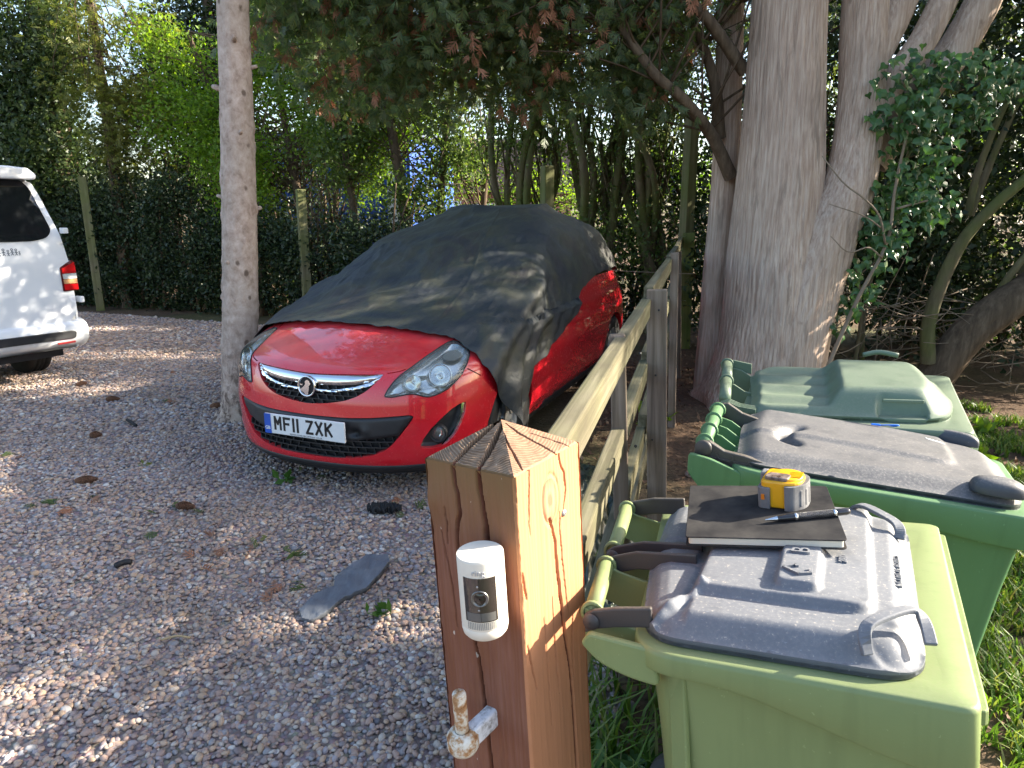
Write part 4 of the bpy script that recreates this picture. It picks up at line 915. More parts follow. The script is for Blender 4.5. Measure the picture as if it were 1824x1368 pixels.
mbg = MB().prism(grif[::-1], .003, .0115, BM); mbg.prism([(-.040, .016), (-.040, .004), (-.024, .004), (-.024, .016), (-.030, .008)], .003, .0105, BM)
mbg.build('emblem_beast', M_CHR, gr)

# lower opening: unpainted strip behind the plate and the honeycomb grille under it
lg = surf('lower_grille', LOWER, -.034, M_DBLK, car, .05)
INS = [(.5, .466), (.5772, .4676), (.6273, .473), (.6721, .481), (.705, .4855), (.713, .477), (.704, .440), (.6849, .3785), (.6829, .3755), (.6359, .3593), (.5988, .3474), (.5795, .340), (.5, .338)]
def dent(v2, d):
    U, z = fromS(v2); return np.minimum(d * .4, .010) - .030 * np.exp(-((U - .592) / .012) ** 2 - ((z - .385) / .022) ** 2) + .012 * np.exp(-((U - .612) / .010) ** 2 - ((z - .40) / .03) ** 2) - .012 * np.exp(-((U - .33) / .03) ** 2)
surf('bumper_insert', INS + [(1 - u, z) for u, z in INS[1:-1]][::-1], -.008, M_BLK, car, .018, skirt=.03, bulge=dent, smooth_it=0)
cells(LA, .372, .242, 4, .019, .006, lg, 'grille_mesh', -.03, -.008)['kind'] = 'stuff'
# fog lamps
for sgn in (1, -1):
    fx = (lambda u: u) if sgn > 0 else (lambda u: 1 - u); pl = FOG if sgn > 0 else m_(FOG)
    fg = surf('fog_lamp_surround', pl, -.028, M_BLK, car, .018, bulge=lambda v2, d: -np.minimum(d * .8, .018))
    st = [(fx(a), b) for a, b in [(.8335, .520), (.8425, .5265), (.8422, .479), (.8344, .414), (.8241, .366), (.8092, .328), (.791, .2997), (.80, .322), (.8160, .362), (.826, .412), (.8328, .470)]]
    surf('chrome_strip', st, -.010, M_CHR, fg, .012, skirt=.012, smooth_it=0)
    p, n = uz_pt(np.array([[float(s_of(np.array(fx(.781)), 0)), .362 * 2]]), -.035); nv = (Vector(n[0]) * .3 + Vector((.95, 0, 0)) * .7).normalized()
    Mx = Matrix.Translation(Vector(p[0])) @ nv.to_track_quat('Z', 'Y').to_matrix().to_4x4()
    MB().lathe([(.05, -.02), (.05, .012), (.044, .014), (.040, .004)], 28, Mx, False).build('fog_lamp_ring', M_BLK, fg, True)
    MB().lathe([(.040, .002), (.030, -.012), (.012, -.018), (.001, -.018)], 28, Mx, False).build('fog_reflector', M_CHR, fg, True)
    MB().lathe([(.041, .004), (.03, .011), (.001, .014)], 28, Mx, False).build('fog_lens', M_LENS, fg, True)

# number plate
npl = MB().box((0, 0, 0), (.012, .52, .112)).build('number_plate', simple('plate_white', (.74, .75, .74), .35, 0, .06, 30), car, bevel=.003, loc=(.022, 0, .400))
M_PB = simple('plate_blue', (.02, .10, .50), .4); M_INK = simple('plate_black', (.010, .010, .012), .45)
MB().box((.0075, -.2395, 0), (.004, .041, .110)).build('country_strip', M_PB, npl)
FR = Matrix(((0, 0, 1, 0), (1, 0, 0, 0), (0, 1, 0, 0), (0, 0, 0, 1)))
text_mesh('country_letters', 'GB', .026, bpy.data.materials['plate_white'], npl, Matrix.Translation((.0100, -.2395, -.024)) @ FR, .0004, fat=.0006)
x = -.197
for ch in 'MF11 ZXK':
    w = {'1': .016, ' ': .026}.get(ch, .050); 
    if ch != ' ':
        mbk = MB()
        if ch == '1': mbk.box((0, x + .008, .006), (.0015, .014, .079), None)
        else:
            tmp = MB(); stroke_glyph(tmp, ch, x, -.0335, w, .079, .0135, .0, .0012); mbk.raw([(b, a, c) for a, b, c in tmp.V], [f[::-1] for f in tmp.F])
        if ch == '1': mbk.V = [(a + .0005, b, c) for a, b, c in mbk.V]
        mbk.build('character', M_INK, npl, loc=(.0062, 0, 0))
    x += w + (.011 if ch != ' ' else .008)
text_mesh('dealer_text', 'WWW.COVECARCOMPANY.CO.UK', .0125, M_INK, npl, Matrix.Translation((.0064, .01, -.0475)) @ FR, .0003, sx=1.05)
sc_ = MB()
for yy in (-.155, .15): sc_.lathe([(.0055, 0), (.005, .002), (.001, .0025)], 12, Matrix.Translation((.0062, yy, 0)) @ Matrix.Rotation(R(90), 4, 'Y'), False)
sc_.build('screw', M_BLK, npl)

# wheels
def wheel(x, y, steer=0.0):
    sgn = 1 if y > 0 else -1
    w = empty('wheel'); w.parent = car; w.location = (x, y, .30); w.rotation_euler = (0, 0, steer)
    A = Matrix.Rotation(R(-90 * sgn), 4, 'X')
    MB().lathe([(.19, -.085), (.255, -.095), (.292, -.088), (.302, -.06), (.304, 0), (.302, .06), (.292, .088), (.255, .095), (.19, .085)], 48, A, False).build('tyre', M_TYRE, w, True)
    r = MB(); r.lathe([(.192, -.07), (.192, .085), (.18, .088), (.172, .07), (.165, .03), (.06, .045), (.05, .06), (.001, .062)], 40, A, False)
    for k in range(5):
        a = 2 * math.pi * k / 5; r.box(A @ Vector((.115 * math.cos(a), .115 * math.sin(a), .055)), (.13, .035, .03), A.to_3x3() @ Matrix.Rotation(a, 3, 'Z'))
    r.build('rim', M_ALLOY, w)
    return w
wheel(-.85, .755, R(-2)); wheel(-.85, -.755, R(-2)); wheel(-3.36, .76); wheel(-3.36, -.76)
# door seams, sill and mirror bodies under the cover
surf('sill', [(1.30, .20), (1.30, .245), (1.86, .245), (1.86, .20)], .004, M_BLK, car, .05, skirt=.01, smooth_it=0)
surf('sill', [(-.30, .20), (-.30, .245), (-.86, .245), (-.86, .20)][::-1], .004, M_BLK, car, .05, skirt=.01, smooth_it=0)
for sgn in (1, -1):
    bm = bmesh.new(); bmesh.ops.create_icosphere(bm, subdivisions=3, radius=1); V = [(v.co.x * .05 - 1.36, sgn * (.755 + v.co.y * .06), .955 + v.co.z * .045) for v in bm.verts]; F_ = [tuple(v.index for v in f.verts) for f in bm.faces]; bm.free()
    add('door_mirror', V, F_, M_RED, car, True)

# ================================================================== TARPAULIN over the car
def tarp_mat():
    t = NT('camouflage_tarpaulin'); n = t.noise(t.coords((1, 1, 1)), 2.4, 6, .62, .8); n2 = t.noise(t.coords((1, 1, 1)), 9, 5); n3 = t.noise(t.coords((1, 1, 1)), 60, 4)
    c = t.ramp(n, [(.34, (.020, .025, .034)), (.47, (.030, .036, .038)), (.55, (.046, .049, .036)), (.63, (.033, .031, .030)), (.75, (.023, .029, .039))])
    c = t.mix(t.ramp(n2, [(.52, 0.0), (.72, .6)]), c, (.035, .036, .034)); c = t.mix(t.ramp(n3, [(.60, 0.0), (.8, .25)]), c, (.12, .11, .09))
    wv = t.n('ShaderNodeTexWave'); wv.inputs['Scale'].default_value = 120; wv.inputs['Distortion'].default_value = 1
    r = t.math('ADD', t.math('MULTIPLY', n2, .22), .46)
    sm = t.noise(t.coords((.25, 1.6, 1), 'Object', (0, 0, .5)), 11, 4, .6, .5); c = t.mix(t.ramp(sm, [(.60, 0.0), (.70, .30)]), c, (.10, .10, .095))
    def crease(rot, sc): return t.math('SUBTRACT', 1.0, t.math('ABSOLUTE', t.math('SUBTRACT', t.math('MULTIPLY', t.noise(t.coords((.45, 1.3, 1), 'Object', (0, 0, rot)), sc, 2, .5, .4), 6.0), 3.0)))
    cr = t.math('MAXIMUM', t.math('MAXIMUM', crease(.7, 5.0), crease(-.5, 6.5)), 0.0)
    return t.bsdf(c, r, 0, t.bump(t.math('ADD', t.math('ADD', t.noise(t.coords((1, .6, 1), 'Object', (0, 0, .6)), 13, 5, .6), t.math('MULTIPLY', sm, .6)), t.math('MULTIPLY', cr, .22)), .45, .016), .5)
M_TARP = tarp_mat()
def wsm(v, win): 
    k = np.ones(win) / win; 
    for _ in range(2): v = np.convolve(np.pad(v, win // 2, mode='edge'), k, 'valid')
    return v
TT = (wsm(T_F, 71), np.maximum(wsm(T_W, 61), np.where(CZ < .86, .86, 0)), T_L * 1.0, wsm(T_B, 41))
HEM = [(-1.0, .62), (-.75, .55), (-.45, .50), (-.15, .42), (.02, .50), (.10, .70), (.1392, .7850), (.3056, .8397), (.4355, .857), (.5101, .8565), (.6058, .8457), (.7184, .8222), (.760, .806), (.839, .7381), (.8852, .6694), (.9365, .5315), (.9869, .3425), (1.03, .22), (1.07, .36), (1.1101, .55), (1.30, .68), (1.42, .80), (1.46, .93), (1.68, 1.01), (2.03, 1.03), (2.2, .95), (2.6, .70), (3.0, .62)]
nu, nv = 620, 150
ui = np.interp(np.linspace(0, 1, nu), np.linspace(0, 1, 5), [-1, 0, 1, 1.55, 3]); ui = np.unique(np.concatenate([np.linspace(-1, 0, 110), np.linspace(0, 1, 260), np.linspace(1, 1.6, 130), np.linspace(1.6, 3, 120)])); nu = len(ui)
hz_ = np.interp(ui, [a for a, b in HEM], [b for a, b in HEM]) + .006 * pnoise(np.column_stack([ui * 40, 0 * ui, 0 * ui]))
tt = np.linspace(0, 1, nv); UU = np.repeat(ui[:, None], nv, 1); ZT = 1.515 - .004; ZZ = hz_[:, None] + (ZT - hz_[:, None]) * (tt ** 1.15)[None]
P = car_pt(UU, np.minimum(ZZ, 1.515), TT); N = car_nrm(UU, np.clip(ZZ, .15, 1.50), TT)
drop = np.clip((.95 - ZZ) / .6, 0, 1) * np.clip((UU - .80) / .1, 0, 1) * np.clip((1.6 - UU) / .3, 0, 1)
drop2 = np.clip((.95 - ZZ) / .6, 0, 1) * np.clip((.12 - UU) / .1, 0, 1)
pp = P.reshape(-1, 3)
wr = .020 * pnoise(pp * [1.8, 2.8, 2.4]) + .009 * (1 - np.abs(pnoise(pp * [2.2, 5, 3.5] + 3)) * 2) + .0045 * (1 - 2 * np.abs(pnoise(pp * [7, 13, 9])))
dg_ = pp @ np.array([.55, .75, -.45]); wr += .011 * (1 - 2.4 * np.abs(pnoise(np.column_stack([dg_ * 5, pp[:, 0] * .7, pp[:, 2] * .7]))))
wr = wr.reshape(nu, nv)
pleat = np.sin((UU - .9) * 62 + 2.2 * np.sin(ZZ * 4)) * .030 * drop + np.sin(UU * 30) * .035 * drop2
near_hem = np.exp(-((ZZ - hz_[:, None]) / .05) ** 2) * (UU > .12) * (UU < .80)
off = .022 + wr * (1 - .75 * near_hem) + pleat
# creases radiating from the roof corner; hollow in front of the windscreen; gathered corner hanging by the front wheel
off += .045 * np.exp(-((UU - 1.0) / .06) ** 2) * np.clip((.75 - ZZ) / .5, 0, 1)
off += .055 * np.exp(-((UU - .03) / .035) ** 2 - ((ZZ - .97) / .07) ** 2) + .055 * np.exp(-((UU - .97) / .05) ** 2 - ((ZZ - 1.0) / .08) ** 2)
off += .03 * np.clip(1 - np.abs(ZZ - 1.06) / .10, 0, 1) * np.exp(-((UU - .25) / .12) ** 2)
off += .005 * np.exp(-((UU - .655 + .05 * (ZZ - 1.0)) / .0028) ** 2) + .004 * np.exp(-((UU - .27 - .03 * (ZZ - 1.0)) / .0028) ** 2)
off = np.maximum(off, .008) + .03 * np.clip((ZZ - 1.40) / .1, 0, 1)
pinch = np.exp(-((UU - 1.03) / .10) ** 2) * np.clip((.75 - ZZ) / .5, 0, 1)
TV = P + N * off[..., None]
ctr = car_pt(np.full(nv, 1.03), np.linspace(.2, 1.5, nv), TT)
TV[..., 0] += pinch * (-.80 - TV[..., 0]) * .62
TVf = TV.reshape(-1, 3)
# bunched fold along the roof ridge
rx = TVf[:, 0]; bun = np.exp(-((rx + 2.75) / .22) ** 2 - ((TVf[:, 1] - .22) / .16) ** 2) * np.clip((TVf[:, 2] - 1.42) / .06, 0, 1); TVf[:, 2] += .055 * bun
TF_ = grid_faces(nu, nv); capc = len(TVf)
tarp = add('tarpaulin', TVf, TF_, M_TARP, None, True)
top_loop = TVf.reshape(nu, nv, 3)[:, -1]; add('ridge', np.vstack([top_loop, top_loop.mean(0)[None] + [0, 0, .012]]), [(i, i + 1, nu) for i in range(nu - 1)], M_TARP, tarp, True)
tarp.location = car.location; tarp.rotation_euler = car.rotation_euler
tag(tarp, 'dark camouflage tarpaulin draped over the red hatchback', 'tarpaulin')
so_ = tarp.modifiers.new('thickness', 'SOLIDIFY'); so_.thickness = .003
# eyelets along the hem
for u in (.165, .36, .66): 
    z = float(np.interp(u, [a for a, b in HEM], [b for a, b in HEM])) + .012; p = car_pt(np.array([u]), np.array([z]), TT)[0]; n = car_nrm(np.array([u]), np.array([z]), TT)[0]
    MB().lathe([(.006, 0), (.012, 0), (.012, .003), (.006, .003)], 14, Matrix.Translation(Vector(p + n * .022)) @ Vector(n).to_track_quat('Z', 'Y').to_matrix().to_4x4(), False).build('eyelet', M_ALLOY, tarp, True)

# ================================================================== WHITE VAN (rear corner in view)
M_WHITE = paint_mat('white_paint', (.78, .80, .82), .3, .7)
M_WHITE.node_tree.nodes  # plain clean white, dust only
vb = R(58); vC = (-3.897, 6.256)
van = empty('white_van', (vC[0], vC[1], 0), (0, 0, vb), 'white van with dark rear window parked at the left edge', 'van')
HW = .93                                    # local: X to the right (0 = right bumper corner), Y forward, Z up; centre line at X=-HW
ez = [.34, .42, .50, .62, .80, 1.05, 1.25, 1.42, 1.58, 1.72, 1.81, 1.865, 1.89, 1.895]
ex = [-.06, -.03, -.022, -.022, -.020, -.035, -.055, -.092, -.135, -.175, -.21, -.27, -.38, -HW]
def lean(z): return .02 + np.interp(z, [.4, 1.1, 1.3, 1.8, 1.9], [0, .015, .035, .16, .20])
prof = np.column_stack([np.interp(np.linspace(0, 1, 60), np.linspace(0, 1, len(ez)), ex), np.interp(np.linspace(0, 1, 60), np.linspace(0, 1, len(ez)), ez)])
loop = np.vstack([prof, np.column_stack([-2 * HW - prof[:-1, 0], prof[:-1, 1]])[::-1]]); nlp = len(loop)
ringsV = []
for yy, sc, sh in [(0.012, .955, 1), (.003, .975, 1), (.02, .992, 1), (.07, 1, 1), (.6, 1, .9), (2.5, 1, .3), (3.6, 1, 0), (4.2, .99, 0), (4.75, .93, 0)]:
    x = -HW + (loop[:, 0] + HW) * sc; z = .34 + (loop[:, 1] - .34) * (1 - (1 - sc) * .35)
    if yy > 4: z = np.minimum(z, 1.25 if yy < 4.5 else .95)
    ringsV.append(np.column_stack([x, yy + lean(loop[:, 1]) * sh, z]))
V = np.vstack(ringsV); nr = len(ringsV); Fv = [tuple(f) for f in grid_faces(nr, nlp)] 
Fv += [((i + 1) * nlp - 1, i * nlp, (i + 1) * nlp, (i + 2) * nlp - 1) for i in range(nr - 1)] + [tuple(range(nlp)), tuple(range((nr - 1) * nlp, nr * nlp))[::-1]]
# tailgate face as a fan of quads across so that it can lean and curve
add('body', V, [f[::-1] for f in Fv], M_WHITE, van, True)
def rear_patch(name, poly, off, mat, parent=van, thick=.012, step=.05, r=.0, bow=.018):
    o = rounded(poly, r) if r else np.array(poly)
    # in (x,z); depth follows the lean of the tailgate
    def hf(P): return lean(P[:, 1]) * -1 - off
    oc = close_resample(o, step); v2, f, lps = cdt_region(oc, [], hexgrid(oc, step)); y = lean(v2[:, 1]) - off
    Vv = [(a, c, b) for (a, b), c in zip(v2, y)]; Fc = []
    for t in f:
        a, b, c = v2[t]; cr = (b[0] - a[0]) * (c[1] - a[1]) - (b[1] - a[1]) * (c[0] - a[0]); Fc.append(tuple(t) if cr > 0 else tuple(t[::-1]))
    lp = lps[0]; m = len(lp); b0 = len(Vv); Vv += [Vv[i] for i in lp] + [(Vv[i][0], Vv[i][1] + thick, Vv[i][2]) for i in lp]; Fc += [(b0 + i, b0 + m + i, b0 + m + (i + 1) % m, b0 + (i + 1) % m) for i in range(m)]
    return add(name, Vv, Fc, mat, parent, True)
tg = rear_patch('tailgate', [(-.10, .60), (-.05, .66), (-.055, 1.10), (-.085, 1.36), (-.165, 1.68), (-.20, 1.78), (-1.66, 1.78), (-1.70, 1.68), (-1.775, 1.36), (-1.805, 1.1), (-1.81, .66), (-1.76, .60), (-1.72, .535), (-.16, .535)], .020, M_WHITE, r=.02)
win = rear_patch('rear_window', [(-.193, 1.315), (-.145, 1.375), (-.232, 1.735), (-.29, 1.800), (-1.57, 1.800), (-1.628, 1.735), (-1.715, 1.375), (-1.667, 1.315), (-1.55, 1.288), (-.31, 1.288)], .030, M_CGLASS, tg, r=.04)
MB().prism([(-.21, 1.795), (-.20, 1.84), (-.26, 1.888), (-.4, 1.90), (-1.46, 1.90), (-1.60, 1.888), (-1.66, 1.84), (-1.65, 1.795)], .02, .34, Matrix(((1, 0, 0, 0), (0, 0, 1, 0), (0, 1, 0, 0), (0, 0, 0, 1)))).build('roof_spoiler', M_WHITE, van, bevel=.02, bseg=3)
MB().tube([(-.42, .45, 1.93), (-.42, 3.2, 1.95)], .018, 8).build('roof_rail', M_BLK, van, True)
# tail lamp
LT = [(-.140, 1.055), (-.036, 1.118), (-.012, 1.10), (-.010, .853), (-.140, .846)]
rear_patch('tail_lamp', LT, .030, simple('lamp_surround', (.10, .004, .006), .25), van, .05, .03, .012)
tlm = bpy.data.objects['tail_lamp']
M_RLAMP = simple('red_lamp', (.55, .008, .010), .18, coat=.6); M_CLAMP = simple('clear_lamp', (.66, .66, .64), .15, 0, .3, 60, coat=.6); M_ALAMP = simple('amber_lamp', (.62, .34, .16), .2, 0, .35, 70, coat=.6)
for nm, (z0, z1), mt in (('lens', (1.003, 1.10), M_RLAMP), ('lens', (.955, 1.0), M_CLAMP), ('lens', (.912, .952), M_ALAMP), ('lens', (.858, .908), M_RLAMP)):
    P_ = [(-.128, z0), (-.014, z0), (-.020, z1), (-.128, min(z1, 1.047))] if z1 > 1.05 else [(-.128, z0), (-.014, z0), (-.014, z1), (-.128, z1)]
    rear_patch(nm, P_, .036, mt, tlm, .012, .03, .006)
# left lamp (outside the frame) mirrored
rear_patch('tail_lamp', [(-2 * HW - a, b) for a, b in LT][::-1], .030, M_RLAMP, van, .05, .03, .012)
# bumper
bz = [(.33, .10), (.365, .015), (.42, -.035), (.50, -.045), (.555, -.035), (.585, .01), (.60, .06)]
ns = 60; bx = np.concatenate([np.full(6, 0.0), np.linspace(-.0, -2 * HW, ns - 12), np.full(6, -2 * HW)])
tsb = np.linspace(0, 1, ns); BV = []
for z, o in bz:
    for k, t_ in enumerate(tsb):
        a = (t_ - .5) * 2; px_ = -HW + np.sign(a) * (HW + .012 - .02 * (abs(z - .47) / .14)) * min(1, abs(a) / .86) ** 1.0
        e = max(0, abs(a) - .80) / .2; yy = o + .0 + .12 * min(1, e) ** 2.2 + (.55 * max(0, abs(a) - .9) / .1 if abs(a) > .9 else 0)
        BV.append((px_ + np.sign(a) * .0, yy, z))
add('rear_bumper', BV, grid_faces(len(bz), ns), M_WHITE, van, True)
MB().prism(rounded([(-.118, .433), (-.105, .49), (-.14, .505), (-1.72, .505), (-1.755, .49), (-1.742, .433)], .02), -.055, -.01, Matrix(((1, 0, 0, 0), (0, 0, 1, 0), (0, 1, 0, 0), (0, 0, 0, 1)))).build('bumper_strip', M_BLK, van, bevel=.006)
MB().box((-.20, -.042, .402), (.15, .014, .02)).build('reflector', simple('dark_red_reflector', (.22, .012, .015), .3), van, bevel=.003)
MB().box((-.055, .02, 1.372), (.045, .07, .05)).build('hinge_cover', M_WHITE, van, bevel=.008)
MB().box((.0, .03, .765), (.035, .10, .055)).build('side_moulding', M_WHITE, van, bevel=.008)
# decals: stick family and a small line of lettering
M_DEC = simple('decal_grey', (.10, .125, .17), .5)
fam = MB(); FX = Matrix(((1, 0, 0, 0), (0, 0, 1, 0), (0, 1, 0, 0), (0, 0, 0, 1)))
def ringp(cx, cz, r0, r1, y0): 
    n = 14; P_ = []
    for k in range(n): a = 2 * math.pi * k / n; P_ += [(cx + r1 * math.cos(a), y0, cz + r1 * math.sin(a)), (cx + r0 * math.cos(a), y0, cz + r0 * math.sin(a))]
    fam.raw(P_, [(2 * k, 2 * k + 1, (2 * k + 3) % (2 * n), (2 * k + 2) % (2 * n)) for k in range(n)])
yd = .0145
for cx, cz, h in ((-.545, 1.225, 1.0), (-.512, 1.215, .85), (-.482, 1.225, .95), (-.452, 1.222, .92), (-.428, 1.205, .6), (-.58, 1.222, 1.0)):
    ringp(cx, cz, .005 * h, .011 * h, yd)
    for pth in ([(cx, cz - .011 * h), (cx, cz - .032 * h)], [(cx - .012 * h, cz - .026 * h), (cx, cz - .015 * h), (cx + .012 * h, cz - .026 * h)], [(cx - .009 * h, cz - .05 * h), (cx, cz - .031 * h), (cx + .010 * h, cz - .05 * h)]):
        for (a, b), (c, d) in zip(pth[:-1], pth[1:]):
            L = math.hypot(c - a, d - b); ux, uz = (c - a) / L * .003 * h, (d - b) / L * .003 * h
            fam.raw([(a - uz, yd, b + ux), (a + uz, yd, b - ux), (c + uz, yd, d - ux), (c - uz, yd, d + ux)], [(0, 1, 2, 3)])
fam.V = [(a, b + float(lean(c)) - .036, c) for a, b, c in fam.V]; fam.build('family_decal', M_DEC, tg)
text_mesh('lettering_decal', 'RESIST FABLATIO', .022, M_DEC, tg, Matrix.Translation((-.255, float(lean(.57)) - .0215, .566)) @ Matrix.Rotation(R(90), 4, 'X'), .0004, fat=.0006, sx=.75)
def vwheel(x, y):
    w = empty('wheel'); w.parent = van; w.location = (x, y, .32); s = 1 if x > -HW else -1; A = Matrix.Rotation(R(90), 4, 'Y')
    t = MB(); t.lathe([(.2, -.10), (.29, -.105), (.312, -.092), (.32, -.07), (.32, -.045), (.312, -.042), (.312, -.030), (.32, -.027), (.32, -.006), (.312, -.003), (.312, .003), (.32, .006), (.32, .027), (.312, .03), (.312, .042), (.32, .045), (.32, .07), (.312, .092), (.29, .105), (.2, .10)], 48, A, False); t.build('tyre', M_TYRE, w, True)
    MB().lathe([(.205, -.06), (.2, .08), (.12, .06), (.05, .075), (.001, .076)], 32, A if s > 0 else Matrix.Rotation(R(-90), 4, 'Y'), False).build('rim', M_ALLOY, w, True)
vwheel(-.11, .95); vwheel(-1.75, .95); vwheel(-.16, 3.84); vwheel(-1.70, 3.84)
MB().box((-HW, 2.2, .33), (1.6, 4.0, .16)).build('underbody', M_BLK, van)

# ================================================================== RAIL FENCE
M_RAIL = wood_mat('grey_rail_wood', (.095, .080, .054), (.235, .205, .145), 'X', .30, 30, .6, .85, (.22, .235, .10))
M_POST = wood_mat('grey_post_wood', (.17, .125, .10), (.30, .235, .195), 'Z', .15, 30, .5, .85, (.17, .19, .08))
M_GPOST = wood_mat('green_post_wood', (.12, .13, .05), (.20, .20, .09), 'Z', .9, 22, .5, .9, (.115, .165, .03))
fe = empty('rail_fence', (STUB[0], STUB[1], 0), (0, 0, math.atan2(FD[1], FD[0])), 'grey post and rail fence running back between the red car and the bins', 'fence')
# local X runs along the fence away from the camera, local Y to its left (car side)
def fpost(x, y, w, d, h, mt, ln=R(-3.0), tw=0.0): MB().box((0, 0, h / 2 - .03), (d, w, h + .06)).build('post', mt, fe, bevel=.004, loc=(x, y, 0), rot=(ln, 0, tw))
fpost(0.0, .0, .046, .045, 1.172, M_POST, R(-3.4), R(8)); fpost(.965, -.045, .085, .05, 1.205, M_POST, R(-2.8), R(3)); fpost(2.98, -.03, .055, .075, 1.255, M_POST, R(-2)); fpost(6.15, -.05, .13, .11, 1.31, M_GPOST, R(-1))
fpost(4.6, -.02, .07, .07, 1.18, M_POST)
def rail(x0, x1, z0, z1, h=.095, w=.040, y=.055, mt=M_RAIL, y1=None):
    y1 = y if y1 is None else y1; L = math.hypot(x1 - x0, z1 - z0)
    mb = MB(); mb.box((0, 0, 0), (L, w, h)); n = 1
    mb.build('rail', mt, fe, bevel=.004, loc=((x0 + x1) / 2, (y + y1) / 2, (z0 + z1) / 2 - h / 2), rot=(0, -math.atan2(z1 - z0, x1 - x0), math.atan2(y1 - y, x1 - x0)))
for (z, dz) in ((1.166, .0), (.885, .02), (.60, -.01)):
    rail(-1.02, .985, z, z + dz * .5, .078); rail(.995, 3.0, z + .045, z + .05, .09, y=.050); rail(3.01, 4.62, z + .06, z + .065, .10); rail(4.63, 6.15, z + .065, z + .10, .10)
rail(.4, 3.0, .34, .34, .10, y=.072); rail(3.01, 6.1, .36, .36, .10)
gd = MB()
for x in (0, .965, 2.98):
    for z in (1.12, .84, .55): gd.lathe([(.005, 0), (.004, .002), (.001, .003)], 10, Matrix.Translation((x - .027, .0, z)) @ Matrix.Rotation(R(-90), 4, 'Y'), False)
gd.build('nail', M_BLK, fe)['kind'] = 'stuff'
MB().tube(resample([(1.62, 6.15, 1.0), (.9, 6.3, 1.02), (.3, 6.35, 1.08)], n=8), .003, 5).build('loose_wire', M_TWIG, None, True); tag(bpy.data.objects['loose_wire'], 'thin wire stretched from the rail fence to behind the car', 'wire')

